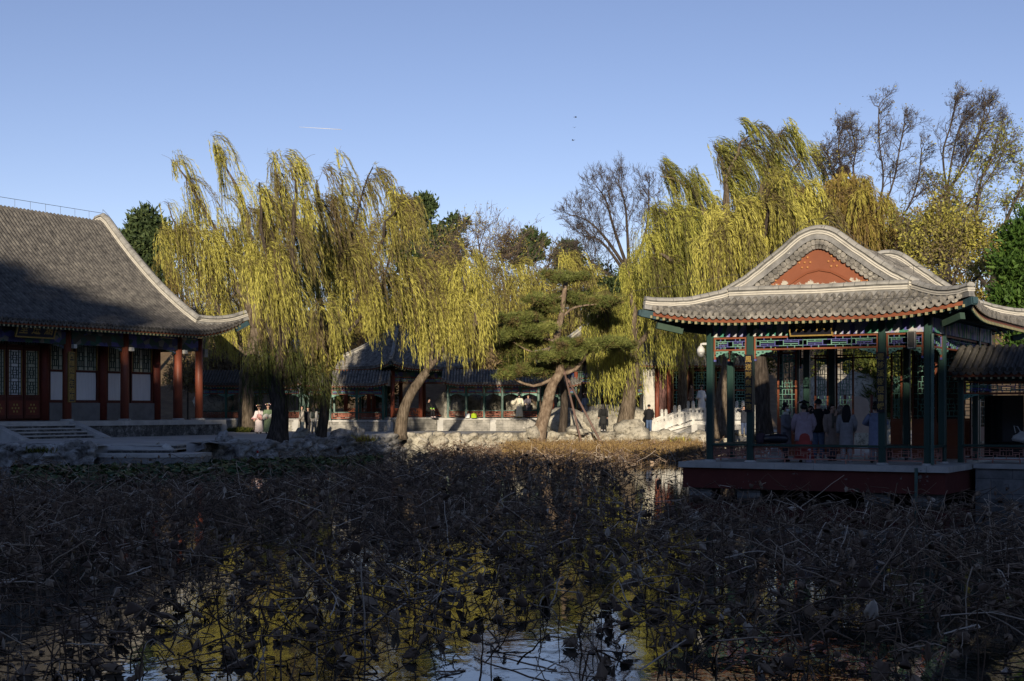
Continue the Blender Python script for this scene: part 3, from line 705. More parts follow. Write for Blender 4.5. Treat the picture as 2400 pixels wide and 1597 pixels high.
    board('couplet_board', 'tall black board with gold writing on the column beside the pavilion speaker', R4 @ Matrix.Translation((4.98, -.15, 1.42)), .22, 1.62, '雲移溪樹侵書幌', True, csize=.2, border=False)
    board('name_board', 'dark tilted name board with two gold characters under the pavilion eave', R4 @ Matrix.Translation((3.1, -.3, 3.56)) @ Matrix.Rotation(math.radians(22), 4, 'X'), 1.15, .44, '綠飲', False, frame=.035, csize=.3)
    t = empty('globe_camera', label='white globe security camera on a bracket at the pavilion corner column', cat='camera'); t.matrix_world = R4 @ Matrix.Translation((-.1, -.06, 3.18))
    mb = MB(); mb.box(-.1, .02, -.05, .05, .17, .23); mb.tube([(-.1, 0, .2), (-.16, 0, .2), (-.17, 0, .13)], .03, 8); mb.build('bracket', M['whiteplastic'], t)
    mb = MB(); mb.lathe([(.03, .2), (.06, .18), (.11, .1), (.115, 0)], 16, (-.17, 0, -.05)); mb.build('housing', M['whiteplastic'], t, True)
    mb = MB(); mb.lathe([(.1, 0), (.1, -.04), (.075, -.1), (.03, -.13)], 16, (-.17, 0, -.052)); mb.build('dome', M['metal'], t, True)
    t = empty('loudspeaker', label='pale grey box loudspeaker hanging under the pavilion beam near the corner', cat='speaker'); t.matrix_world = R4 @ Matrix.Translation((5.82, -.2, 3.12))
    mb = MB(); mb.box(-.1, .1, -.07, .07, 0, .46); mb.build('cabinet', M['metal'], t)
    mb = MB(); mb.box(-.08, .08, -.078, -.0705, .03, .43); mb.build('grille', M['wire'], t)
    return R4
M['cornerblue'] = mat('corner_beam_blue', [(.3, (.02, .045, .055)), (.7, (.045, .09, .105))], 6, .6)
M['pipe'] = mat('green_drain_pipe', [(.3, (.04, .09, .08)), (.7, (.08, .14, .125))], 3, .5, wear=(.66, (.3, .32, .33)), wscale=1.4)
M['stud'] = mat('gilt_stud', [(.3, (.4, .16, .05)), (.7, (.5, .25, .09))], 6, .5)
M['basered'] = mat('weathered_red_base', [(.3, (.09, .022, .018)), (.7, (.125, .032, .025))], 2, .8, .3, 18, .006, wear=(.63, (.2, .19, .18)), wscale=3)
def gablewear():
    m, nt, b = new_mat('red_gable_with_worn_patch')
    col = ramp(nt, tex_noise(nt, 1.6, 8, .65), [(.3, (.2, .064, .03)), (.7, (.26, .084, .039))])
    tc = nt.nodes.new('ShaderNodeTexCoord'); sp = nt.nodes.new('ShaderNodeSeparateXYZ'); nt.links.new(tc.outputs['Object'], sp.inputs[0])
    mr = nt.nodes.new('ShaderNodeMapRange'); mr.inputs['From Min'].default_value = 5.28; mr.inputs['From Max'].default_value = 4.97; nt.links.new(sp.outputs[2], mr.inputs[0])
    mm = nt.nodes.new('ShaderNodeMath'); mm.operation = 'MULTIPLY_ADD'; nt.links.new(mr.outputs[0], mm.inputs[0]); mm.inputs[1].default_value = .25
    nt.links.new(tex_noise(nt, 2.6, 9, .7), mm.inputs[2])
    f = ramp(nt, mm.outputs[0], [(.69, (0, 0, 0)), (.71, (1, 1, 1))])
    nt.links.new(mix(nt, f, col, (.46, .43, .36)), b.inputs['Base Color']); b.inputs['Roughness'].default_value = .85
    add_bump(nt, b, tex_noise(nt, 20, 6, .6), .2, .008); return m
M['gablewear'] = gablewear()
PAVM = pavilion()

# ---------------------------------------------------------------- corridor joined to the pavilion
def side_corridor():
    o = pav(6.5, 2.5)
    root = empty('covered_walkway', (o.x, o.y, PZ), math.radians(-30), 'low tiled walkway on a stone block wall running off beside the pond pavilion', 'walkway')
    L, D = 7.4, 1.9
    ze, zr = 2.56, 3.28; ov = .5
    def z(v): return ze + (zr - ze) * (1 - (1 - v) ** 1.0 * 1) if v < .72 else ze + (zr - ze) * (.72 + .28 * math.sin((v - .72) / .28 * math.pi / 2) * .8)
    mb = MB(); half = D / 2 + ov
    for sgn in (0, 1):
        rows = []
        for k in range(int(L / .2) + 1):
            x = -.15 + .2 * k; rows.append([(x, (-ov + half * v) if sgn == 0 else (D + ov - half * v), z(v)) for v in np.linspace(1, 0, 12)])
        tile_rows(mb, rows, (1, 0, 0), .07, .26)
    mb.build('roof', [M['tileshade'], M['pan']], root)
    mb = MB(); eave_trim(mb, [(-.15, -ov, ze), (L, -ov, ze)], (0, 1, 0), .6, .19, .06, .08); eave_trim(mb, [(-.15, D + ov, ze), (L, D + ov, ze)], (0, -1, 0), .6, .19, .06, .08); mb.build('eave_rafters', TRIM_MATS(), root)
    mb = MB(); mb.prism([(-.2, -ov, ze - .12), (-.2, -ov, ze + .04)] + [(-.2, -ov + half * v, z(v) + .06) for v in np.linspace(.1, 1, 8)] + [(-.2, D + ov - half * v, z(v) + .06) for v in np.linspace(1, .1, 8)] + [(-.2, D + ov, ze - .12)], (.05, 0, 0)); mb.build('gable_board', M['darkred'], root)
    for x in (0, 2.45, 4.9, 7.3):
        for y in (0, D):
            mb = MB(); chamfer_col(mb, x, y, .0, 2.45, .16); mb.build('column', M['green'], root)
    for x in (0, 2.45, 4.9):
        for y in (0, D):
            mb = MB(); mb.bar((x + .09, y, 2.38), (x + 2.36, y, 2.38), .12, .2, 0); mb.build('painted_beam', M['painted'], root)
            mb = MB(); lattice(mb, (x + .09, y), (x + 2.36, y), 1.92, 2.27, MODF, 3, .02, .03, .045, 0, (1, 2)); mb.build('frieze_lattice', [M['orange'], M['blue'], M['palegreen']], root)
            for e, s in ((x + .09, 1), (x + 2.36, -1)):
                mb = MB(); queti(mb, e, y, 1.915, s, 0, .4, .16); mb.build('carved_bracket', [M['palegreen'], M['green']], root)
        railing(root, (x, 0), (x + 2.45, 0), .08)
    mb = MB()
    for k in range(5): mb.box(.25 + 1.3 * k, .25 + 1.3 * k + 1.1, D - .02, D + .02, .1, 1.9)
    mb.build('glazed_screen', M['glass'], root)
    mb = MB(); mb.box(.42, L + 8, -.38, 3, -.14, -.01); mb.build('cap_stones', M['stone'], root)
    mb = MB(); mb.box(.46, L + 8, -.3, 3, -1.6, -.142); mb.build('block_wall', M['blocks'], root)
    t = empty('bag', label='pale plastic carrier bag lying on the walkway bench', cat='bag'); t.matrix_world = PAVM @ Matrix.Translation((7.95, 4.0, .52))
    mb = MB(); rr = random.Random(8)
    rows = []
    for i in range(7):
        v = i / 6; r = (.05, .24, .28, .26, .2, .1, .02)[i]; rows.append([(r * 1.2 * math.cos(a) * (1 + rr.uniform(-.15, .15)) - .1 * v, r * .6 * math.sin(a), .02 + .32 * v + rr.uniform(-.02, .02)) for a in [2 * math.pi * k / 12 for k in range(12)]])
    mb.sheet(rows, 0, True); mb.build('sack', M['whiteplastic'], t, True)
    mb = MB(); mb.tube([(-.1, 0, .3), (-.2, 0, .48), (-.3, 0, .5), (-.26, 0, .3)], .012, 6); mb.build('handle', M['whiteplastic'], t)
side_corridor()
# ---------------------------------------------------------------- the great hall on the stone platform
HZ = CZ - .594
def hall():
    root = empty('tile_roofed_hall', (-18.2, 82.7, HZ), math.radians(60), 'large hall with red columns and a sweeping grey tile roof on a stone platform', 'hall')
    NR, OV = 6.7, 1.7; XG = -1.0; xt = OV; XL = -24          # x = along the facade (negative: nearer), y = into the hall
    ze, H = CZ + 198 / F * 73.3 - HZ, 7.0
    def zp(v):                                                # v = 0 eave .. 1 ridge
        return ze + H * (.62 * v + .38 * v * v) if v < .96 else ze + H * (.62 * .96 + .38 * .96 ** 2) + H * .035 * math.sin((v - .96) / .04 * 1.2)
    def lf(dc, v): return .95 * max(0, 1 - dc / 4.2) ** 2.3 * max(0, 1 - v / .32) ** 1.4
    def ox(dc): return .35 * max(0, 1 - dc / 4) ** 2
    rows = []; n = int((xt - XL) / .27)
    for k in range(n + 1):
        x = xt - (xt - XL) * k / n; dc = xt - x
        v1 = 1.0 if x <= XG else max(0, (xt - x) / (xt - XG)) * .105 + .0
        pts = []
        for j in range(25):
            v = v1 * (1 - j / 24); y = -OV + v * (NR + OV) - ox(dc) * max(0, 1 - v / .3)
            pts.append((x, y, zp(v) + lf(dc, v)))
        rows.append(pts)
    mb = MB(); tile_rows(mb, rows, (1, 0, 0), .094, .36, pan_n=16); mb.build('roof_slope', [M['tilehall'], M['panhallshade']], root)
    ev = [r[-1] for r in rows]
    mb = MB(); eave_trim(mb, ev, (0, 1, 0), 1.5, .27, .105, .13); mb.build('eave_rafters', TRIM_MATS(), root)
    mb = MB()                                                 # rear slope and far hip
    mb.sheet([[(x, 2 * NR + OV - v * (NR + OV), zp(v) - .03) for x in (XG + .3, XL)] for v in np.linspace(0, 1, 12)])
    mb.sheet([[(xt - .1 - v * (xt - XG), y0 + (2 * NR + OV - 2 * y0 - 0) * t, zp(v * .105) + .9 * (1 - v) ** 2 * abs(2 * t - 1) ** 6) for t in np.linspace(0, 1, 9)] for v in np.linspace(0, 1, 5) for y0 in [-OV + v * .9]])
    mb.prism([(XG - .2, -OV + v * (NR + OV), zp(v) - .08) for v in np.linspace(.1, 1, 12)] + [(XG - .2, 2 * NR + OV - v * (NR + OV), zp(v) - .08) for v in np.linspace(1, .1, 12)], (.1, 0, 0)); mb.build('rear_roof', M['tileshade'], root)
    # ridges: along the gable rake, then out along the hip
    mb = MB(); ridge(mb, [(XG - .12, -OV + v * (NR + OV), zp(v)) for v in np.linspace(.1, 1, 26)] + [(XG - .12, 2 * NR + OV - v * (NR + OV), zp(v)) for v in np.linspace(.99, .5, 9)], 1.65, lat=(1, 0, 0)); mb.build('gable_ridge', RIDGE_MATS(), root)
    pts = []
    for j in range(14):
        q = j / 13; x = XG - .1 + (xt - XG + .1) * q; dc = xt - x; v = (1 - q) * .105; y = -OV + v * (NR + OV) - ox(dc) * max(0, 1 - v / .3)
        pts.append((x + .2 * q, y, zp(v) + lf(dc, v) + .05))
    mb = MB(); ridge(mb, pts, 1.45); mb.build('hip_ridge', RIDGE_MATS(), root)
    t, q = Vector(pts[-1]), Vector(pts[-4]); mb = MB(); mb.bar(q - Vector((0, 0, .42)), t - Vector((0, 0, .28)), .24, .28, 0); mb.build('corner_beam', M['cornerblue'], root)
    mb = MB(); q = [Vector((x, NR, zp(1) + .55)) for x in np.linspace(XG, XL, 22)] + []
    mb.tube([Vector((XG - .1, -OV + v * (NR + OV) - .1, zp(v) + .75)) for v in np.linspace(.5, 1, 10)] + q, .014, 4)
    for p in q: mb.tube([p, p - Vector((0, 0, .6))], .012, 4)
    mb.build('lightning_wire', M['wire'], root)
    # columns
    S = [0, -1.71, -5.88, -9.96, -16.0, -20.1]
    ctop = 4.72
    for i, x in enumerate(S):
        mb = MB(); mb.cyl(x, 0, .04, ctop, .235, .215, 16); c = mb.build('column', M['redcol'], root, True)
        mb = MB(); mb.lathe([(.36, -.01), (.36, .03), (.3, .09)], 18, (x, 0, 0)); mb.build('column_base', M['stone'], c)
    for y in (1.7, 5.8, 11.0):
        mb = MB(); mb.cyl(0, y, .04, ctop, .235, .215, 16); mb.build('column', M['redcol'], root, True)
    for i in range(len(S) - 1):
        a, b = S[i + 1], S[i]
        mb = MB(); mb.box(a + .2, b - .2, -.13, .13, 3.98, 4.62); mb.box(a + .2, b - .2, -.09, .09, 4.64, 4.84); mb.build('painted_beam', M['painted'], root)
        if b - a > 3:
            for e, s in ((a + .22, 1), (b - .22, -1)):
                mb = MB(); queti(mb, e, 0, 3.97, s, 0, .8, .26); mb.build('carved_bracket', [M['green'], M['blue']], root)
    mb = MB(); mb.box(-.12, .12, .1, 12.8, 3.98, 4.6); mb.build('painted_beam', M['painted'], root)
    mb = MB(); mb.tube([(-22, 0, 4.98), (.3, 0, 4.98)], .15, 10); mb.build('purlin', M['green'], root)
    mb = MB(); mb.box(-22, .3, .2, 13, 5.0, 5.06); mb.build('ceiling', M['rafter'], root)
    # wall with windows 1.7 m behind the columns
    wy = 1.7
    for x in S[1:]:
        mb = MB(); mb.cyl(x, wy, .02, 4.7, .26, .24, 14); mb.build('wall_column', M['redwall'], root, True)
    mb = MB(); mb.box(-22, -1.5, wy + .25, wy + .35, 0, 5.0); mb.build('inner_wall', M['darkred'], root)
    mb = MB(); mb.box(-1.62, -1.45, wy, 12, 0, 4.9); mb.build('end_wall', M['plaster'], root)
    for b0, b1 in ((S[2], S[1]), (S[3], S[2])):
        a, b = b0 + .27, b1 - .27; mid = (a + b) / 2
        mb = MB(); mb.box(a, b, wy - .12, wy + .2, 0, .95); mb.build('sill_wall', M['sillstone'], root)
        for k, (u0, u1) in enumerate(((a, a + (b - a) * .497), (a + (b - a) * .503, b))):
            wroot = MB(); u0 += .04; u1 -= .04
            for x0, x1, z0, z1 in ((u0, u1, .96, 1.08), (u0, u1, 2.62, 2.72), (u0, u1, 4.2, 4.3), (u0, u0 + .09, 1.08, 4.2), (u1 - .09, u1, 1.08, 4.2), (u0, u1, 4.62, 4.7), (u0 + .0, u0 + .08, 4.3, 4.62), (u1 - .08, u1, 4.3, 4.62)):
                wroot.box(x0, x1, wy - .05, wy + .1, z0, z1)
            for x0, x1, z0, z1 in ((u0 + .09, u0 + .125, 2.72, 4.2), (u1 - .125, u1 - .09, 2.72, 4.2)):
                wroot.box(x0, x1, wy - .055, wy + .02, z0, z1, 1)
            wf = wroot.build('window', [M['darkred'], M['gold']], root)
            mb = MB(); lattice(mb, (u0 + .13, wy + .02), (u1 - .13, wy + .02), 2.74, 4.18, MODW, 2, .045, .03, .0, 0, (0,), 1); mb.build('lattice', M['green'], wf)
            mb = MB(); mb.box(u0 + .1, u1 - .1, wy + .06, wy + .07, 2.7, 4.2); mb.build('paper_pane', M['paper'], wf)
            mb = MB(); rows = []
            for j in range(15):
                v = j / 14; rows.append([(u0 + .12 + (u1 - u0 - .24) * v + (.16 * (1 - zz) * (v - .5) * (.8 - k * .5)), wy + .05 + .02 * math.sin(v * 37 + k * 2 + zz * 2.5 * (k + 1)), 1.1 + 1.5 * zz) for zz in (0, .35, .7, 1)])
            mb.sheet(rows); mb.build('curtain', M['cloth'], wf, True)
            mb = MB(); lattice(mb, (u0 + .1, wy + .02), (u1 - .1, wy + .02), 4.31, 4.62, MODF, 1, .025, .03, 0, 0, (0,)); mb.build('transom_lattice', M['green'], wf)
    # door bay
    a, b = S[4] + .27, S[3] - .27; n = 5; w = (b - a) / n
    for k in range(n):
        x0, x1 = a + w * k + .03, a + w * (k + 1) - .03
        mb = MB(); lattice(mb, (x0 + .0, wy), (x1, wy), 1.25, 3.75, MODW, 1, .03, .04, .1, 0, (1,), 3)
        mb.box(x0, x1, wy - .04, wy + .04, .12, 1.248, 0); mb.box(x0 + .1, x1 - .1, wy - .052, wy - .041, .3, 1.05, 2)
        for zz in (.66,):
            for q in range(7):
                an = q * math.pi / 3; r = .2 if q else 0
                mb.box((x0 + x1) / 2 + r * math.cos(an) - .045, (x0 + x1) / 2 + r * math.cos(an) + .045, wy - .06, wy - .053, zz + r * math.sin(an) - .05, zz + r * math.sin(an) + .05, 3)
        mb.box(x0 + .1, x0 + .12, wy - .05, wy + .02, 1.35, 3.65, 3); mb.box(x1 - .12, x1 - .1, wy - .05, wy + .02, 1.35, 3.65, 3)
        d = mb.build('door_leaf', [M['darkred'], M['green'], M['redwall'], M['gold']], root)
        mb = MB(); mb.box(x0 + .1, x1 - .1, wy + .05, wy + .06, 1.2, 3.7); mb.build('paper_pane', M['cloth'] if k % 2 else M['paper'], d)
        mb = MB(); mb.box(x0, x1, wy - .05, wy + .08, 3.76, 3.86, 0); mb.box(x0, x1, wy - .05, wy + .08, 4.6, 4.7, 0); lattice(mb, (x0, wy), (x1, wy), 3.87, 4.59, MODW, 1, .03, .04, .08, 0, (1,)); f = mb.build('transom', [M['darkred'], M['green']], root)
        mb = MB(); mb.box(x0 + .05, x1 - .05, wy + .09, wy + .1, 3.9, 4.58); mb.build('paper_pane', M['paper'], f)
    # small speaker boxes and lamps on the columns
    for x, z in ((S[0] + .28, 3.65), ):
        mb = MB(); mb.box(x, x + .26, -.2, .1, z, z + .46); mb.build('loudspeaker', M['metal'], root)
    for x in S[1:4]:
        mb = MB(); mb.box(x + .1, x + .3, -.42, -.22, 3.78, 3.98); mb.build('lamp_box', M['whiteplastic'], root)
    # platform and stairs
    mb = MB(); mb.box(-24, .55, -1.42, 14, -1.2, -.26); mb.build('platform', M['rubble_riser_shade'], root)
    mb = MB(); x = .62; rr = random.Random(4)
    while x > -24:
        x2 = x - rr.uniform(1.6, 2.6); mb.box(x2 + .006, x - .006, -1.52, -.6, -.258, rr.uniform(-.006, .0)); x = x2
    mb.box(-24, .5, -.6, 14, -.258, -.006); mb.box(.28, .64, -1.54, -1.1, -1.0, -.259); mb.box(-24, .6, -.0 + 14, 14.1, -.9, -.2); mb.build('edge_stones', M['stone'], root)
    x0, x1 = -15.9, -11.2
    mb = MB()
    for k in range(5):
        y0 = -1.525 - .44 * (k + 1); z = -.165 * (k + 1)
        mb.box(x0, x1, y0, y0 + .44, z - .06, z); mb.box(x0 + .01, x1 - .01, y0 + .05, y0 + .47, -1.05, z - .063, 1)  # risers darker than treads: their lack of skylight is put into the colour
    for e0, e1 in ((x0 - .5, x0 - .005), (x1 + .005, x1 + .5)):
        mb.prism([(e0, -1.525, -1.05), (e0, -1.525, .002), (e0, -1.525 - 2.44, -.8), (e0, -1.525 - 2.44, -1.05)], (e1 - e0, 0, 0))
    mb.build('staircase', [M['stone'], M['rubble_riser_shade']], root)
    Rm = Matrix.Translation((-18.2, 82.7, HZ)) @ Matrix.Rotation(math.radians(60), 4, 'Z')
    board('couplet_board', 'tall black board with gold border and writing hung on a red hall column', Rm @ Matrix.Translation((-9.96, -.33, 1.0)), .36, 2.55, '西嶺烟霞生袖底', True, frame=.035, csize=.34)
    board('name_board', 'wide black name board with three gold characters under the hall eave', Rm @ Matrix.Translation((-12.75, -.75, 4.25)) @ Matrix.Rotation(math.radians(20), 4, 'X'), 2.35, .72, '堂遠涵', False, frame=.07, csize=.58)
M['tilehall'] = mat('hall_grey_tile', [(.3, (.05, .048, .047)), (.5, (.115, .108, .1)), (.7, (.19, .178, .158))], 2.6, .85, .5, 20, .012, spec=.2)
M['panhallshade'] = mat('hall_pan_tile_gap_shade', [(.3, (.014, .013, .012)), (.7, (.028, .026, .024))], 3, .9, .5, 20, .012, spec=.15)  # near black: shade in the gaps between tile rows put into the colour
M['redcol'] = mat('worn_red_column', [(.3, (.17, .048, .028)), (.7, (.24, .068, .038))], 1.5, .5, .15, 14, .004, spec=.35, stretch=(5, 5, .4), wear=(.66, (.17, .14, .125)), wscale=2.2)
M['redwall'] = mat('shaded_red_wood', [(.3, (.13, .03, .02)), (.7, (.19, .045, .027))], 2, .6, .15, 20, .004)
M['sillstone'] = mat('grey_sill_stone', [(.3, (.15, .15, .15)), (.7, (.23, .23, .225))], 2, .85, .3, 16, .006)
M['rubble_riser_shade'] = rockmat('dark_rubble_and_riser_shade', (.045, .045, .045), (.13, .13, .125), (.42, .42, .4), 2.2)  # platform masonry; on step risers it stands in for shade
hall()
# ---------------------------------------------------------------- trees
def V3(a): return np.array([[p[0], p[1], p[2]] for p in a], float)
def spline(pts, n):
    P = V3(pts); t = np.linspace(0, len(P) - 1, n); out = []
    for q in t:
        i = min(int(q), len(P) - 2); f = q - i
        p0, p1, p2, p3 = P[max(i - 1, 0)], P[i], P[i + 1], P[min(i + 2, len(P) - 1)]
        out.append(.5 * (2 * p1 + (p2 - p0) * f + (2 * p0 - 5 * p1 + 4 * p2 - p3) * f * f + (3 * p1 - p0 - 3 * p2 + p3) * f ** 3))
    return np.array(out)
def trunk_mesh(paths, name, material, parent, n=9, seed=0, rough=.12):
    mb = MB(); g = random.Random(seed)
    for P, r0, r1, flare in paths:
        k = len(P); radii = []
        for i in range(k):
            f = i / (k - 1); r = r0 + (r1 - r0) * f ** .8
            if flare: r *= 1 + flare * max(0, 1 - f * 7) ** 2
            radii.append(r)
        i0 = len(mb.v); mb.tube([tuple(p) for p in P], radii, n, caps=True)
        for i in range(i0, len(mb.v)):
            x, y, z = mb.v[i]; q = noise.noise((x * 1.7 + seed, y * 1.7, z * .7)); j = (i - i0) // n
            if j < len(P):
                c = P[j]; s = 1 + rough * 2 * q; mb.v[i] = (c[0] + (x - c[0]) * s, c[1] + (y - c[1]) * s, z)
    return mb.build(name, material, parent, True)
def hang(anchors, outd, length, wind, g, droop=1.3, k=24, leafL=.29, leafW=.029, tone=None, bare=.12, stem_r=.007):
    """hanging leafy strands of a willow, blown sideways"""
    n = len(anchors); t = np.linspace(0, 1, 9)[None, :, None]; L = length[:, None, None]; o = outd[:, None, :]
    wv = wind + .12 * g.normal(size=(n, 1)); up = g.uniform(0, .12, (n, 1, 1))
    P = anchors[:, None, :] + o * L * (.30 * (1 - np.exp(-3.5 * t)))
    P = P + np.array([1., .25, 0])[None, None] * (wv[:, :, None] * L * (t - .35 * t * t) * .55)
    P[:, :, 2] += (-(t ** droop) * L * .92 + up * L * np.sin(np.pi * np.minimum(1, t * 2.2)))[:, :, 0]
    P += np.cumsum(g.normal(0, .035, P.shape), 1) * (.4 + .1 * L)
    if tone is None: tone = g.uniform(.2, 1, n)
    parts = []
    v, q = prisms(P[:, :-1].reshape(-1, 3), P[:, 1:].reshape(-1, 3), stem_r, stem_r * .8); parts.append((v, q, np.repeat(np.where(g.random(n) < .6, .05, .15), 8 * 3)))
    leafy = g.random(n) > bare
    tt = (np.arange(k)[None] + g.random((n, k))) / k; tt = .06 + .94 * tt
    idx = np.minimum((tt * 8).astype(int), 7); fr = tt * 8 - idx; ar = np.arange(n)[:, None]
    A, B = P[ar, idx], P[ar, idx + 1]; C_ = A + (B - A) * fr[:, :, None]; D = unit(B - A) + g.normal(0, .2, C_.shape) + np.array([.12, 0, -.1])
    m = leafy[:, None] & (g.random((n, k)) < .93); C_, D = C_[m], unit(D[m])
    tn = np.clip(np.broadcast_to(tone[:, None], m.shape)[m] + g.normal(0, .12, len(C_)), 0, 1)
    sc = np.broadcast_to((length / length.mean())[:, None] ** .4, m.shape)[m]
    v, q = blades(C_, D, leafL * sc * g.uniform(.6, 1.3, len(C_)), leafW * g.uniform(.7, 1.3, len(C_)), 0.06, g); parts.append((v, q, tn))
    return parts
def sub_branches(limbs, g, per, lng, rise, parts_twigs):
    """secondary branches off the limbs; returns anchors and outward directions"""
    An, Od = [], []
    for P, r0, r1, _ in limbs:
        P = np.asarray(P); n = len(P)
        for _k in range(per):
            f = g.uniform(.28, 1); i = min(int(f * (n - 1)), n - 2); p = P[i] + (P[i + 1] - P[i]) * g.random()
            d = unit((P[i + 1] - P[i])[None])[0] * .7 + g.normal(0, .75, 3); d[2] = abs(d[2]) * .6 + rise; d = d / np.linalg.norm(d); L = lng * g.uniform(.4, 1.1) * (1.15 - .5 * f)
            m = 7; Q = [p]
            for s in range(m):
                d = d + g.normal(0, .16, 3) + np.array([.05, 0, -.09 * s / m * 2]); d /= np.linalg.norm(d); Q.append(Q[-1] + d * L / m)
            Q = np.array(Q); rr = np.linspace(max(.012, r1 * .5), .006, m + 1)
            v, q = prisms(Q[:-1], Q[1:], rr[:-1], rr[1:]); parts_twigs.append((v, q, .08))
            for s in range(1, m + 1):
                An.append(Q[s]); Od.append(Q[s] - Q[s - 1])
        for i in range(int(n * .45), n):
            An.append(P[i]); Od.append(P[i] - P[max(i - 1, 0)])
    return np.array(An), np.array(Od)
def willow(label, base, trunk, limbs, nst, Lr, wind=.6, leaf='willow', bark='bark', seed=1, r=.35, per=9, lng=2.6, rise=.35, bias=.55, k=40, name='willow_tree', bare=.12, cat='tree', zmin=None, lW=.029, dY=2.2, dens=1.25, low=None):
    """base (px, Y, z); trunk and limbs are lists of photo points (px, py[, offset in depth]) turned into real positions"""
    g = np.random.default_rng(seed); bx, Y, bz = base
    root = empty(name, (gx(bx, Y), Y, bz), 0, label, cat); O = np.array([gx(bx, Y), Y, bz])
    def pt(q): return at(q[0], q[1], Y + (q[2] if len(q) > 2 else 0))
    if low:
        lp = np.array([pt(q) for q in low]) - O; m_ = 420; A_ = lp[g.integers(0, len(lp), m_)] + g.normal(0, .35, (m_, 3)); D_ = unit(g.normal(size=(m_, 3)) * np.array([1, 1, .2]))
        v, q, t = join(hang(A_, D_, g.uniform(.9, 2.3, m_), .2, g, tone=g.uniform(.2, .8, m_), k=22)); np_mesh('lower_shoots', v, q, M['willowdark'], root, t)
    tp = [Vector((gx(bx, Y), Y, bz - .15))] + [pt(q) for q in trunk]
    T = spline(tp, 14) - O; paths = [(T, r, r * .62, .5)]
    limb_paths = []
    for L in limbs:
        L = list(L); st = T[int(L[0] * (len(T) - 1))] if isinstance(L[0], (int, float)) else T[-1]
        pts = [Vector(st + O)] + [pt(q) for q in L if not isinstance(q, (int, float))]
        pts = [pts[0]] + [p + Vector((0, (g.uniform(-1, 1) * dY * (i + 1) / len(pts)), 0)) for i, p in enumerate(pts[1:])]
        S = spline(pts, 12) - O; S[1:-1] += g.normal(0, .05, S[1:-1].shape) * 1.4
        limb_paths.append((S, r * .5, .03, 0))
    paths += limb_paths
    trunk_mesh(paths, 'trunk', M[bark], root, 9, seed)
    tw = []; An, Od = sub_branches(limb_paths, g, per, lng, rise, tw)
    nst = int(nst * dens); nb = nst // 7; hz_ = (An[:, 2] - An[:, 2].min()) / max(1e-6, np.ptp(An[:, 2])); w = 1 - .5 * hz_ ** 1.5; sb = g.choice(len(An), nb, p=w / w.sum()); grp = g.integers(0, nb, nst)      # strands hang in tassels
    bd = unit(Od[sb] + g.normal(0, .45, (nb, 3))); bd[:, 2] *= .4; bl = g.uniform(*Lr, nb) * np.where(g.random(nb) < .25, .55, 1)
    A = An[sb][grp] + g.normal(0, .13, (nst, 3)); D = unit(bd[grp] + g.normal(0, .22, (nst, 3))); Ln = bl[grp] * g.uniform(.75, 1.12, nst); bw = ((wind + .25 * g.normal(size=nb)) * (.55 + 1.3 * hz_[sb] ** 2))[grp]; bt = g.normal(0, .16, nb)[grp]
    hr_ = (A[:, 2] - A[:, 2].min()) / max(1e-6, np.ptp(A[:, 2])); Ln = Ln * (1.12 - .72 * hr_ ** 1.2)
    if zmin is not None: Ln = np.minimum(Ln, np.maximum(.6, (A[:, 2] + O[2] - zmin) * 1.02 * g.uniform(.55, 1.0, nst)))
    cl = np.array([noise.noise((a[0] * .45 + seed, a[1] * .45, a[2] * .45)) for a in A])
    tone = np.clip(bias + .06 + cl * .7 + 1.25 * bt + g.normal(0, .09, nst), 0, 1)
    parts = tw + hang(A, D, Ln, bw[:, None], g, tone=tone, k=k, bare=bare, leafW=lW)
    v, q, t = join(parts); np_mesh('crown', v, q, M[leaf], root, t)
    return root
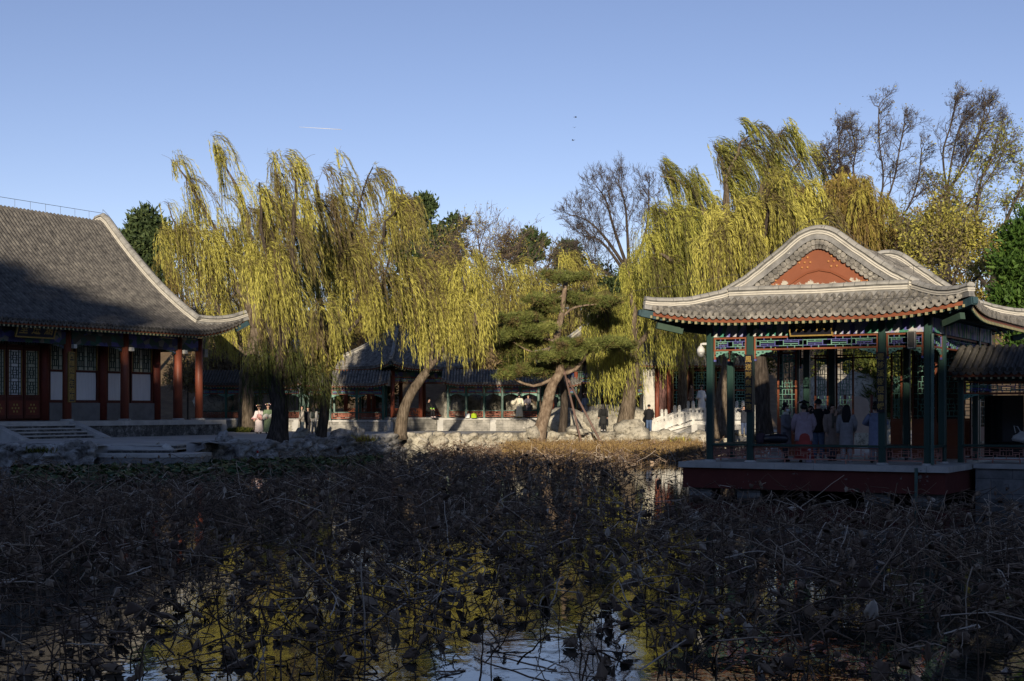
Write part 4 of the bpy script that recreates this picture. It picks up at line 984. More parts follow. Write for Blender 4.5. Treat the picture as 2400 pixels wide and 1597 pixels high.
def bare_tree(label, base, trunk, limbs, seed=1, r=.25, levels=4, bark='darkbark', leafn=0, leaf='olive', name='bare_tree', spread=.55, wind=.12, lng=1.9, kids=4, group=None, tw_r=.008, leafL=.22, tone=(.2, 1), rise=.12, lean=0, twm='twig', lr=.45):
    g = np.random.default_rng(seed); bx, Y, bz = base
    root = empty(name, (gx(bx, Y), Y, bz), 0, label, 'tree', group); O = np.array([gx(bx, Y), Y, bz])
    def pt(q): return at(q[0], q[1], Y + (q[2] if len(q) > 2 else 0))
    T = spline([Vector((gx(bx, Y), Y, bz - .2))] + [pt(q) for q in trunk], 12) - O; paths = [(T, r, r * .6, .4)]
    segs = []; leaves = []
    def grow(p, d, L, rad, lev):
        m = 5; Q = [p]
        for s in range(m):
            d = d + g.normal(0, .17, 3) + np.array([wind * .35, 0, rise * .5]); d = d / np.linalg.norm(d); Q.append(Q[-1] + d * L / m)
        for s in range(m): segs.append((Q[s], Q[s + 1], rad * (1 - .1 * s), rad * (1 - .1 * (s + 1))))
        if lev <= 1:
            for s in range(2, m + 1): leaves.append(Q[s])
        if lev > 0:
            for c in range(kids):
                f = g.uniform(.3, 1); i = min(int(f * m), m - 1); nd = d + g.normal(0, spread, 3); nd = nd / np.linalg.norm(nd)
                grow(Q[i + 1], nd, L * g.uniform(.55, .8), max(tw_r, rad * .52), lev - 1)
    for Lm in limbs:
        Lm = list(Lm); st = T[int(Lm[0] * 11)] if isinstance(Lm[0], (int, float)) else T[-1]
        S = spline([Vector(st + O)] + [pt(q) for q in Lm if not isinstance(q, (int, float))], 11) - O
        paths.append((S, r * lr, .03, 0))
        for i in range(3, 11):
            for c in range(2):
                d = unit((S[i] - S[i - 1])[None])[0] + g.normal(0, spread * 1.1, 3); d /= np.linalg.norm(d)
                grow(S[i], d, lng * g.uniform(.5, 1) * (1.15 - .055 * i), .03, levels - 2)
    trunk_mesh(paths, 'trunk', M[bark], root, 8, seed)
    s = np.array([[a, b] for a, b, _, _ in segs]); R0 = np.array([x[2] for x in segs]); R1 = np.array([x[3] for x in segs])
    v, q = prisms(s[:, 0], s[:, 1], R0, R1); np_mesh('twigs', v, q, M[twm], root, g.uniform(0, 1, len(q)))
    if leafn:
        Lp = np.array(leaves); sel = g.choice(len(Lp), leafn); P = Lp[sel] + g.normal(0, .16, (leafn, 3)); D = unit(g.normal(size=(leafn, 3)) + np.array([.5, 0, -.4]))
        v, q = blades(P, D, leafL * g.uniform(.6, 1.3, leafn), .075, .05, g)
        np_mesh('crown', v, q, M[leaf], root, np.clip(np.array([noise.noise(tuple(p * .4)) for p in P]) * .6 + g.uniform(*tone, leafn), 0, 1))
    return root
def blob_tree(label, base, blobs, n, leaf='cypress', seed=1, L=.4, W=.16, bark='darkbark', name='cypress_tree', r=.25, up=.5, group=None, spiky=0, cat='tree', shell=.35):
    """evergreen of many leaf clumps; blobs: photo ellipses (px, py, half width, half height[, depth offset])"""
    g = np.random.default_rng(seed); bx, Y, bz = base
    root = empty(name, (gx(bx, Y), Y, bz), 0, label, cat, group); O = np.array([gx(bx, Y), Y, bz])
    top = min(b[1] - b[3] for b in blobs); tb = min(blobs, key=lambda b: b[1])
    T = spline([(gx(bx, Y), Y, bz - .3), tuple(at(bx * .6 + tb[0] * .4, (HY + top) / 2, Y)), tuple(at(tb[0], tb[1], Y))], 8) - O
    trunk_mesh([(T, r, .06, .3)], 'trunk', M[bark], root, 8, seed)
    parts = []; area = np.array([b[2] * b[3] for b in blobs], float); area /= area.sum()
    for b, a in zip(blobs, area):
        c = np.array(at(b[0], b[1], Y + (b[4] if len(b) > 4 else 0))) - O; s = Y / F; R_ = np.array([b[2] * s, min(b[2], b[3] * 1.3) * s * .95, b[3] * s])
        ncl = max(5, int(n * a / 45)); d = unit(g.normal(size=(ncl, 3))); rad = g.uniform(shell, 1, (ncl, 1)) ** .6
        cc = c + d * R_ * rad * (1 + .12 * g.normal(size=(ncl, 1))); per = 45; cs = .26 * (R_.mean()) ** .55
        P = (cc[:, None] + g.normal(0, 1, (ncl, per, 3)) * np.array([cs, cs, cs * .8])).reshape(-1, 3)
        D = unit(np.repeat(d, per, 0) * .6 + g.normal(size=(len(P), 3)) * .8 + np.array([0, 0, up]))
        v, q = blades(P, D, L * g.uniform(.5, 1.3, len(P)), W * g.uniform(.6, 1.3, len(P)), .08, g)
        t = np.clip(np.repeat(g.normal(.5, .2, ncl), per) + g.normal(0, .13, len(P)), 0, 1); parts.append((v, q, t))
    v, q, t = join(parts); np_mesh('crown', v, q, M[leaf], root, t)
    return root
PATHZ = .97
def mass_tree(*a, **k): return blob_tree(*a, **k)
# willows beside the hall and along the far bank
willow('tall willow with pale sunlit fork beside the hall platform', (578, 92, 1.05), [(578, 900), (590, 830), (600, 770)], [[(560, 640), (470, 480), (405, 375)], [(590, 600), (560, 450), (505, 350)], [(640, 620), (650, 470), (640, 352)], [.6, (530, 760), (450, 620), (400, 480)], [(520, 620), (440, 540), (380, 560)]], 1500, (2.2, 5.6), .75, seed=21, r=.55, per=12, lng=2.4, bias=.6, zmin=5.2)
willow('big dark trunked willow leaning over the pond edge near the costumed women', (650, 70, .82), [(655, 960), (645, 900), (660, 830)], [[(640, 700), (620, 560), (610, 430)], [(680, 640), (690, 480), (690, 380)], [(620, 740), (600, 640), (580, 560)], [.75, (720, 850), (748, 790), (740, 700)], [(660, 640), (620, 520), (600, 470)]], 1300, (1.8, 4.6), .7, bark='darkbark', seed=22, r=.52, per=11, lng=1.9, bias=.55, zmin=4.8, dY=1.6, dens=1.05, low=[(610, 850), (640, 830), (690, 820), (715, 840), (740, 880), (600, 820), (700, 860)])
willow('slender dark willow forking above the roof of the low corridor', (752, 77, .9), [(760, 960), (770, 880), (772, 800)], [[(770, 680), (760, 540), (750, 430)], [.7, (830, 760), (880, 690), (930, 560)], [(800, 660), (830, 520), (870, 385)], [(860, 660), (910, 520), (950, 470)], [(740, 660), (720, 560), (700, 520)], [(800, 600), (800, 480), (800, 410)]], 1700, (2.0, 5.0), .75, bark='darkbark', seed=23, r=.32, per=12, lng=2.2, bias=.52, zmin=6.2, leaf='willow')
willow('leaning willow with a forked grey trunk before the red kiosk', (935, 80, .95), [(950, 950), (985, 890), (1002, 872)], [[(1020, 780), (1045, 700), (1055, 640)], [(1010, 760), (980, 660), (940, 610)], [.9, (1050, 800), (1085, 700), (1090, 620)], [(990, 780), (930, 690), (890, 640)]], 1000, (1.6, 4.6), .45, seed=24, r=.36, per=10, lng=1.8, bias=.7, zmin=4.7, dens=1.15)
willow('willow with a stout sunlit trunk behind the big boulder', (1462, 90, 1.0), [(1475, 930), (1485, 880), (1478, 830)], [[(1450, 760), (1420, 700), (1390, 690)], [(1500, 740), (1530, 660), (1560, 640)], [(1480, 720), (1480, 660), (1470, 620)], [(1520, 780), (1580, 720), (1620, 690)], [(1440, 800), (1410, 760), (1390, 770)]], 1500, (2.0, 5.2), .25, leaf='willowgreen', seed=25, r=.55, per=11, lng=2.2, bias=.75, zmin=1.9)
willow('windblown tall willow rising behind the pavilion', (1690, 82, .95), [(1690, 940), (1715, 820), (1720, 700), (1710, 600)], [[(1700, 480), (1715, 380), (1760, 305)], [(1740, 500), (1830, 440), (1900, 350)], [(1660, 520), (1610, 430), (1550, 410)], [(1650, 560), (1580, 520), (1535, 480)], [(1700, 450), (1690, 380), (1680, 330)], [.85, (1620, 640), (1560, 600), (1530, 570)], [(1770, 480), (1800, 380), (1830, 310)]], 2000, (1.8, 4.8), 1.35, leaf='willowgreen', seed=26, r=.5, per=12, lng=2.3, bias=.6, zmin=6.0)
willow('yellow green willow filling the space between the pine and the pavilion', (1600, 94, 1.0), [(1600, 900), (1600, 800)], [[(1560, 700), (1530, 640), (1510, 610)], [(1600, 680), (1600, 600), (1600, 540)], [(1650, 680), (1680, 600), (1700, 560)], [(1620, 640), (1640, 560), (1650, 520)], [(1560, 640), (1540, 560), (1530, 520)]], 1500, (2.4, 6.0), .4, seed=27, r=.4, per=11, lng=2.8, bias=.75, leaf='willowgreen', zmin=1.6)
willow('dark trunked willow standing close behind the pavilion', (1792, 62, .95), [(1785, 900), (1770, 780), (1760, 700), (1775, 600)], [[(1800, 560), (1850, 500), (1900, 470)], [(1740, 590), (1700, 560), (1680, 520)], [(1790, 540), (1800, 480), (1810, 440)], [(1840, 580), (1900, 540), (1950, 500)], [(1760, 560), (1740, 500), (1740, 470)]], 1500, (1.5, 3.6), .5, bark='darkbark', seed=28, r=.38, per=11, lng=1.9, bias=.65, zmin=3.2, leaf='willow')
willow('dense olive brown willow behind the pavilion roof', (1960, 70, 1.0), [(1960, 800), (1965, 640)], [[(1920, 560), (1900, 500), (1890, 460)], [(1960, 540), (1965, 480), (1960, 440)], [(2010, 560), (2040, 500), (2060, 480)], [(2060, 600), (2090, 560), (2110, 540)], [(1990, 520), (2010, 470), (2010, 440)]], 1700, (1.6, 3.6), .35, leaf='olive', seed=29, r=.38, per=11, lng=1.9, bias=.5, zmin=5, bare=.2, rise=.5)
willow('pale yellow willow among the brown shrubs behind the corridor', (1110, 106, 1.6), [(1105, 880), (1110, 760)], [[(1080, 700), (1060, 650), (1040, 620)], [(1120, 690), (1130, 640), (1130, 600)], [(1160, 700), (1190, 660), (1210, 650)], [(1060, 740), (1010, 680), (980, 660)], [(1180, 740), (1230, 690), (1250, 680)]], 1100, (2.4, 5.6), .45, seed=30, r=.3, per=9, lng=2.8, bias=.6, leaf='willow', bare=.3, zmin=3.2)
willow('low willow with green strands behind the spiked kiosk roof', (1370, 108, 1.6), [(1370, 880), (1370, 780)], [[(1340, 720), (1310, 690), (1290, 690)], [(1380, 700), (1390, 660), (1390, 630)], [(1420, 720), (1440, 690), (1450, 690)], [(1350, 690), (1340, 650), (1330, 610)]], 900, (2.2, 5.0), .5, seed=31, r=.3, per=9, lng=2.6, bias=.6, leaf='willow', bare=.2, zmin=3.4)
willow('thin yellowing willow behind the low corridor roof', (480, 112, 2.2), [(480, 880), (480, 760)], [[(430, 700), (400, 650), (390, 620)], [(490, 690), (490, 640), (480, 600)], [(540, 700), (560, 650), (570, 620)]], 700, (2.2, 4.6), .5, seed=32, r=.3, per=9, lng=2.8, bias=.5, leaf='olive', bare=.35, zmin=5.6)
# trees without many leaves
bare_tree('bare spreading tree with fine upswept twigs beside the tall willow', (1500, 112, 2.4), [(1500, 800), (1490, 700), (1475, 640)], [[(1420, 560), (1380, 520), (1345, 505)], [(1440, 540), (1420, 470), (1400, 440)], [(1470, 540), (1465, 480), (1450, 430)], [(1510, 560), (1520, 490), (1520, 440)], [.85, (1420, 640), (1380, 610), (1350, 590)], [.9, (1430, 590), (1400, 560), (1370, 555)]], seed=41, r=.36, levels=5, lng=2.0, spread=.5, tw_r=.011, kids=4, twm='twigdark', wind=-.05, rise=.2)
bare_tree('tall half bare tree with a bird nest in its fork', (2050, 78, 1.2), [(2060, 700), (2050, 560), (2010, 460)], [[(1975, 400), (1965, 350), (1970, 310)], [(2000, 400), (2005, 350), (1995, 300)], [.8, (2070, 430), (2060, 330), (2060, 250)], [.8, (2090, 440), (2110, 340), (2120, 290)], [(1960, 420), (1945, 380), (1940, 360)], [.7, (2120, 500), (2150, 430), (2160, 350)]], seed=42, r=.3, levels=5, lr=.22, twm='twigdark', lng=1.25, spread=.62, leafn=700, leaf='willow', leafL=.12, wind=.14, rise=.16, tone=(.2, .7), tw_r=.007)
bare_tree('tall half bare tree with two upright forked crowns', (2215, 74, 1.2), [(2220, 700), (2215, 560), (2220, 450)], [[(2210, 360), (2230, 290), (2240, 235)], [(2250, 400), (2290, 320), (2320, 260)], [.7, (2270, 480), (2330, 400), (2360, 330)], [(2230, 380), (2245, 310), (2260, 280)], [(2270, 380), (2300, 300), (2310, 240)]], seed=43, r=.3, levels=5, lr=.22, twm='twigdark', lng=1.25, spread=.62, leafn=700, leaf='willow', leafL=.12, wind=.14, rise=.16, tone=(.2, .7), tw_r=.007)
bare_tree('leafy thin tree with yellow green leaves at the picture border', (2330, 66, 1.2), [(2320, 760), (2330, 640)], [[(2290, 520), (2300, 420), (2330, 350)], [(2350, 540), (2390, 450), (2430, 380)], [.8, (2250, 580), (2220, 520), (2190, 460)], [(2380, 580), (2430, 520), (2480, 470)], [.6, (2200, 640), (2160, 600), (2130, 560)]], seed=44, r=.28, levels=4, lng=1.8, spread=.6, leafn=7000, leaf='willowgreen', leafL=.15, wind=.15, tone=(.15, .7))
bare_tree('shrubby tree with bright yellow leaves behind the pavilion roof', (2230, 58, 1.2), [(2230, 800), (2225, 720)], [[(2190, 640), (2170, 600), (2160, 570)], [(2240, 640), (2260, 590), (2270, 550)], [(2280, 660), (2320, 620), (2340, 590)], [(2200, 620), (2210, 570), (2210, 530)]], seed=45, r=.2, levels=4, lng=1.3, spread=.7, leafn=8000, leaf='willow', wind=.1, tone=(.3, .85), leafL=.16)
bare_tree('brown twiggy tree behind the corridor roof', (1120, 120, 3.5), [(1120, 820), (1120, 720)], [[(1090, 640), (1080, 600), (1070, 580)], [(1130, 640), (1125, 590), (1120, 560)], [(1160, 650), (1180, 610), (1185, 590)], [(1060, 680), (1030, 640), (1010, 630)]], seed=46, r=.3, levels=4, lng=2.8, spread=.6, leafn=1600, leaf='olive', tw_r=.018)
bare_tree('grey twiggy tree between the two distant evergreens', (1215, 116, 3.2), [(1215, 840), (1215, 740)], [[(1190, 660), (1180, 620), (1175, 590)], [(1220, 650), (1215, 610), (1200, 580)], [(1250, 670), (1275, 640), (1285, 620)], [(1160, 700), (1130, 660), (1120, 650)]], seed=47, r=.3, levels=4, lng=2.8, spread=.6, leafn=700, leaf='olive', tw_r=.018)
bare_tree('crooked bare tree on the slope behind the hall corner', (520, 106, 2.0), [(520, 880), (530, 820)], [[(500, 790), (480, 770), (470, 750)], [(545, 780), (560, 750), (580, 720)], [(520, 770), (510, 730), (500, 700)], [(560, 810), (600, 780), (630, 770)]], seed=48, r=.26, levels=4, lng=2.2, spread=.7, tw_r=.014)
bare_tree('leaning bare tree with dark crossing limbs behind the corridor roof', (600, 104, 1.4), [(590, 890), (570, 840)], [[(545, 790), (520, 740), (500, 700)], [(600, 790), (625, 750), (650, 730)], [(575, 780), (570, 730), (560, 690)]], seed=50, r=.24, levels=4, lng=1.8, spread=.7, tw_r=.013, twm='twigdark')
bare_tree('brown half leafless tree behind the leaning willow', (880, 112, 2.4), [(880, 860), (890, 760)], [[(850, 680), (830, 620), (820, 580)], [(900, 670), (910, 610), (920, 570)], [(940, 700), (980, 650), (1000, 620)], [(860, 640), (860, 590), (870, 540)]], seed=49, r=.3, levels=4, lng=2.8, spread=.6, leafn=3500, leaf='olive', tw_r=.016)
# evergreens
blob_tree('dark round topped cypress behind the hall roof', (335, 120, 3), [(345, 520, 42, 34), (320, 560, 36, 40), (365, 570, 45, 45), (330, 620, 45, 45), (370, 640, 40, 50), (300, 590, 20, 24)], 9000, seed=51, L=.55, W=.22)
blob_tree('tall dark cypress with a stepped outline behind the corridor willows', (1010, 128, 4), [(990, 490, 30, 30), (975, 520, 36, 30), (1065, 530, 34, 24), (1040, 560, 40, 24), (1000, 570, 60, 36), (960, 600, 44, 40), (1050, 600, 44, 30), (1000, 630, 70, 40), (1010, 480, 18, 18)], 11000, seed=52, L=.5, W=.2)
blob_tree('distant evergreen with separate leaf pads', (1235, 135, 5), [(1240, 556, 22, 12), (1262, 572, 26, 12), (1225, 575, 24, 14), (1205, 600, 28, 16), (1250, 600, 24, 14), (1230, 620, 20, 16)], 4500, seed=53, L=.5, W=.2)
blob_tree('small evergreen top above the pine crown', (1335, 135, 5), [(1335, 585, 22, 15), (1320, 605, 26, 14), (1345, 608, 22, 14), (1330, 630, 26, 18)], 3500, seed=54, L=.5, W=.2)
blob_tree('bright green arborvitae at the edge by the pavilion eave', (2400, 52, 1.2), [(2385, 560, 30, 40), (2370, 620, 36, 36), (2400, 640, 44, 44), (2360, 680, 30, 30), (2390, 720, 44, 40), (2380, 790, 36, 50), (2410, 560, 30, 60)], 9000, 'thuja', seed=55, L=.26, W=.09, up=.9, name='arborvitae_tree')
blob_tree('dark blue green shrub tree beneath the bare tree', (1450, 108, 2), [(1440, 680, 40, 26), (1475, 700, 40, 30), (1430, 720, 36, 30), (1480, 660, 26, 30)], 5000, seed=56, L=.4, W=.16)
blob_tree('rust tipped evergreen behind the pavilion ridge', (1985, 76, 1.2), [(1950, 450, 16, 24), (1975, 446, 12, 26), (1995, 444, 14, 28), (2015, 452, 14, 26), (1980, 490, 46, 30), (2010, 520, 40, 40)], 6000, 'olive', seed=57, L=.3, W=.1, up=1.2)
# brown undergrowth on the slope and the hedge behind the corridor
def slope_shrub(px, py, w, h, Y, lab, leaf, n, seed, name='dry_shrub', L=.4, W=.09):
    z = bank_z(gx(px, Y), Y)
    blob_tree(lab, (px, Y, z), [(px, py, w, h), (px - w * .6, py + h * .4, w * .6, h * .6), (px + w * .6, py + h * .3, w * .6, h * .6)], n, leaf, seed, L=L, W=W, name=name, r=.06, up=.3, cat='shrub')
for i, (px, py, w, h, Y, lab, leaf, n) in enumerate([
        (470, 830, 60, 50, 118, 'brown dry shrub on the slope behind the hall corner', 'shrub', 3500), (580, 800, 70, 60, 124, 'brown dry shrub above the dark corridor roof', 'shrub', 4500),
        (690, 790, 70, 70, 120, 'tangled brown shrub behind the slender willow', 'shrub', 4500), (800, 760, 80, 80, 126, 'tall brown shrub behind the kiosk roof', 'shrub', 5000),
        (450, 700, 70, 80, 132, 'grey brown brushy tree behind the willow crown edge', 'shrub', 4500), (620, 660, 90, 90, 134, 'wide brown thicket behind the two hall willows', 'shrub', 5500),
        (960, 720, 80, 80, 124, 'brown thicket behind the leaning willow crown', 'shrub', 5000), (1060, 720, 70, 80, 118, 'brown thicket behind the kiosk eave', 'shrub', 4500),
        (1160, 760, 70, 70, 114, 'brown thicket behind the corridor by the pine', 'shrub', 4500), (1290, 720, 70, 80, 120, 'olive thicket behind the pine crown', 'olive', 4500),
        (1250, 680, 70, 60, 128, 'grey twiggy thicket under the distant evergreen', 'shrub', 4000), (1390, 650, 50, 50, 130, 'dim green thicket beneath the bare tree', 'hedge', 3000),
        (1530, 700, 90, 90, 120, 'olive thicket behind the stout willow', 'olive', 5000), (1700, 680, 110, 110, 112, 'green thicket behind the windblown willow', 'olive', 6000),
        (1850, 640, 110, 120, 100, 'yellow green thicket behind the pavilion gable', 'olive', 7000), (2100, 640, 90, 110, 90, 'olive thicket above the rear gable ridge', 'olive', 6000),
        (2300, 660, 100, 130, 84, 'olive thicket behind the bright arborvitae', 'olive', 7000), (2200, 540, 90, 90, 96, 'loose yellow green thicket under the bare forked crowns', 'olive', 5000),
        (1750, 800, 90, 80, 104, 'shaded thicket behind the marble stair', 'hedge', 4500), (2010, 800, 90, 90, 72, 'dark thicket behind the pavilion doors', 'hedge', 4500), (2200, 820, 90, 90, 66, 'dark thicket behind the walkway', 'hedge', 4500),
        (1230, 850, 60, 50, 110, 'shaded green shrub above the long corridor roof', 'hedge', 3500), (1120, 850, 60, 50, 110, 'brown leafy shrub above the long corridor roof', 'shrub', 3500), (2120, 900, 90, 80, 58, 'dense dark hedge added to darken the gap close behind the pavilion', 'hedge', 5000),  # the hedge is added to darken the view through the pavilion
        (440, 880, 40, 40, 104, 'rust brown bush behind the end of the hall veranda', 'shrub', 3000), (540, 845, 60, 40, 106, 'rust brown bush above the dark corridor ridge', 'shrub', 3500), (640, 840, 60, 40, 107, 'pale brown bush above the dark corridor end', 'shrub', 3000),
        (850, 900, 70, 50, 104, 'sunlit hedge behind the low corridor railing', 'hedge', 3500)]):
    slope_shrub(px, py, w, h, Y, lab, leaf, n, 100 + i)
# the pine on the bank
def pine():
    Y = 84; g = np.random.default_rng(77)
    root = empty('pine_tree', (gx(1262, Y), Y, .72), 0, 'old pine with flat needle pads leaning over the rocky bank', 'tree'); O = np.array([gx(1262, Y), Y, .72])
    def pt(px, py, d=0): return at(px, py, Y + d)
    T = spline([at(1258, 1034, Y), pt(1280, 960), pt(1295, 900), pt(1312, 870), pt(1305, 800), pt(1316, 740), pt(1322, 690), pt(1328, 650)], 26) - O
    def limb(*q): return spline([pt(*a) for a in q], 10) - O
    limbs = [(limb((1302, 880), (1350, 865), (1385, 820), (1440, 805)), .16, .04, 0), (limb((1300, 885), (1250, 905), (1190, 882), (1180, 875)), .12, .03, 0), (limb((1306, 800), (1260, 790), (1190, 770)), .1, .03, 0),
             (limb((1316, 745), (1350, 720), (1420, 712)), .1, .03, 0), (limb((1322, 690), (1300, 700), (1255, 700)), .07, .02, 0), (limb((1308, 810), (1250, 825), (1200, 800)), .08, .02, 0), (limb((1316, 760), (1270, 755), (1240, 750)), .06, .02, 0)]
    trunk_mesh([(T, .40, .12, .35)] + limbs, 'trunk', M['pinebark'], root, 10, 3, .1)
    pads = [(1320, 646, 58, 9), (1300, 651, 30, 7), (1345, 652, 34, 7), (1310, 700, 70, 10), (1370, 705, 70, 11), (1275, 703, 34, 7), (1410, 712, 34, 8), (1265, 735, 30, 8), (1215, 745, 56, 11), (1240, 755, 48, 10), (1185, 770, 30, 10), (1200, 785, 60, 12), (1250, 772, 50, 11), (1300, 765, 30, 9),
            (1230, 805, 56, 11), (1190, 815, 34, 9), (1360, 808, 66, 11), (1420, 806, 56, 11), (1330, 818, 40, 10), (1455, 812, 24, 7), (1285, 840, 40, 9), (1320, 850, 40, 9), (1220, 872, 50, 12), (1265, 868, 44, 12), (1190, 880, 26, 10), (1330, 825, 30, 10), (1390, 722, 30, 8), (1290, 720, 30, 8), (1428, 709, 34, 8), (1455, 806, 40, 8), (1168, 788, 30, 9), (1250, 699, 26, 7)]
    parts = []
    for i, (px, py, w, h) in enumerate(pads):
        s = Y / F; tx = float(np.interp(py, [646, 690, 740, 800, 870], [1326, 1322, 1316, 1306, 1310])); dy = g.uniform(.5, 1.8) if abs(px - tx) < w * .75 and abs(px - tx) < 46 and i % 2 else g.uniform(-1.7, 1.7); h *= .84; c = np.array(pt(px, py, dy)) - O; ncl = max(6, int(w * h / 13))
        u = unit(g.normal(size=(ncl, 3))) * g.random((ncl, 1)) ** .45; K = c + u * np.array([w * s * .97, w * s * .75, h * s * .95]); K[:, 2] += .12 * np.sin(K[:, 0] * 2.3 + i) + g.normal(0, .06, ncl)
        for kc in K:                                       # ragged tufts on short twigs
            n = int(g.integers(26, 60)); cs = g.uniform(.12, .26); P = kc + g.normal(size=(n, 3)) * np.array([cs, cs, cs * .45]); nd = 6; PP = np.repeat(P, nd, 0)
            D = unit(g.normal(size=(len(PP), 3)) * .9 + np.array([.1, 0, .7])); v, q = blades(PP, D, .19 * g.uniform(.6, 1.4, len(PP)), .026, 0, g)
            parts.append((v, q, np.clip(g.normal(.6, .22) + np.repeat(g.normal(0, .12, n), nd), 0, 1)))
            B = kc + g.normal(size=(5, 3)) * cs; v, q = prisms(np.repeat(kc[None] - [0, 0, .12], 5, 0), B, .014, .006); parts.append((v, q, .02))
        m = 20; A = c + g.normal(size=(m, 3)) * np.array([w * s * .4, w * s * .3, .05]); B = A + g.normal(size=(m, 3)) * np.array([w * s * .35, w * s * .3, .08])
        v, q = prisms(A - [0, 0, h * s * .5], B, .024, .008); parts.append((v, q, 0.02))
    v, q, t = join(parts); np_mesh('crown', v, q, M['pine'], root, t)
    for lab, a, b in (('rusty prop pole holding the pine branch, the steeper of two', (1322, 868, 0), (1366, 1052, -1.2)), ('rusty prop pole holding the pine branch, the more slanted of two', (1330, 888, 0), (1413, 1046, -1.0))):
        p0, p1 = at(a[0], a[1], Y + a[2]), at(b[0], b[1], Y + b[2] - 1); mb = MB(); mb.tube([p0, p1], .065, 10); mb.tube([p0 + (p1 - p0) * .02, p0 + (p1 - p0) * .06], .09, 10)
        tag(mb.build('prop_pole', M['rustpole'], None, True), lab, 'pole', 'poles propping the pine')
M['rustpole'] = mat('rusty_pole', [(.3, (.12, .075, .06)), (.7, (.19, .125, .105))], 2, .7, .2, 20, .005)
pine()
bare_tree('dark twisted stump trunk behind the pine', (1318, 88, .95), [(1322, 940), (1312, 880)], [[(1300, 850), (1290, 830)], [(1330, 850), (1345, 830)]], seed=61, r=.3, levels=3, lng=.9, name='old_tree')
def nest():
    g = np.random.default_rng(9); c = np.array(at(1976, 402, 78)); n = 420; a = unit(g.normal(size=(n, 3))) * np.array([.33, .33, .3]) * g.uniform(.6, 1.1, (n, 1)); d = unit(np.cross(a, g.normal(size=(n, 3)))) * .22
    v, q = prisms(c + a - d, c + a + d, .012, .008); tag(np_mesh('bird_nest', v, q, M['twig'], None, g.uniform(0, .4, len(q))), 'round dark twig nest high in the half bare tree', 'nest')
nest()
# unseen wooded hill behind the photographer, shaped to keep the pond in shade
def back_trees():
    g = random.Random(12); x = -104.0; i = 0
    labs = 'dense evergreen on the unseen hill crest that shades the pond'
    while x < 34:
        h = float(np.interp(x, CREST_X, CREST_H)); z = bank_z(x, -40); c = max(z + 1.2, h - 2.0 + g.uniform(-.7, .9)); r = 2.6
        root = empty('hill_tree', (x, -40 + g.uniform(-1.5, 1.5), z), 0, labs, 'tree', 'trees on the hill crest behind the camera')
        q = np.random.default_rng(500 + i); n = 900; O = np.zeros(3)
        trunk_mesh([(np.array([[0, 0, -.5], [0, 0, (c - z) * .5], [0, 0, c - z]]), .3, .1, 0)], 'trunk', M['darkbark'], root, 6)
        P = unit(q.normal(size=(n, 3))) * q.random((n, 1)) ** .4 * np.array([2.5, 2.2, 2.6]) + np.array([0, 0, c - z - .4])
        v, f = blades(P, unit(q.normal(size=(n, 3))), .85, .5, .05, q); np_mesh('crown', v, f, M['cypress'], root, q.uniform(0, 1, n))
        x += g.uniform(2.3, 3.6); i += 1
    for x, c, r_ in ((-25.9, 28.6, 1.2), (-28.9, 29.2, 1.5)):      # thin crowned trees added for broken shade on the hall roof
        z = bank_z(x, -40); root = empty('hill_tree', (x, -41, z), 0, labs, 'tree', 'trees on the hill crest behind the camera'); q = np.random.default_rng(int(-x * 10)); n = 150
        trunk_mesh([(np.array([[0, 0, -.5], [.2, 0, (c - z) * .5], [0, 0, c - z]]), .16, .05, 0)], 'trunk', M['darkbark'], root, 6)
        P = unit(q.normal(size=(n, 3))) * q.random((n, 1)) ** .4 * np.array([r_ * 1.3, r_, r_]) + np.array([0, 0, c - z])
        v, f = blades(P, unit(q.normal(size=(n, 3))), .8, .5, .05, q); np_mesh('crown', v, f, M['cypress'], root, q.uniform(0, 1, n))
back_trees()
# ---------------------------------------------------------------- rocks
def rock(name, label, c, size, seed, material='rock', group=None, squash=.8, parent=None):
    g = random.Random(seed); bm = bmesh.new(); bmesh.ops.create_icosphere(bm, subdivisions=3, radius=1)
    ox = g.uniform(0, 99)
    for v in bm.verts:
        p = v.co.copy(); n = noise.noise(p * 1.1 + Vector((ox, 0, 0))) * .38 + noise.noise(p * 2.6 + Vector((0, ox, 0))) * .2 + noise.noise(p * 6 + Vector((0, 0, ox))) * .08
        d = noise.voronoi(p * 1.3 + Vector((ox, ox, 0)))[0]; n -= .22 * max(0, .35 - (d[1] - d[0])) * 2
        s = 1 + n; v.co = Vector((p.x * s * size[0], p.y * s * size[1], max(-.45, p.z) * s * size[2]))
    me = bpy.data.meshes.new(name); bm.to_mesh(me); bm.free()
    o = link_mesh(name, me, M[material], parent, True); o.location = c; o.rotation_euler = (0, 0, g.uniform(0, 6))
    if label: tag(o, label, 'rock', group)
    return o
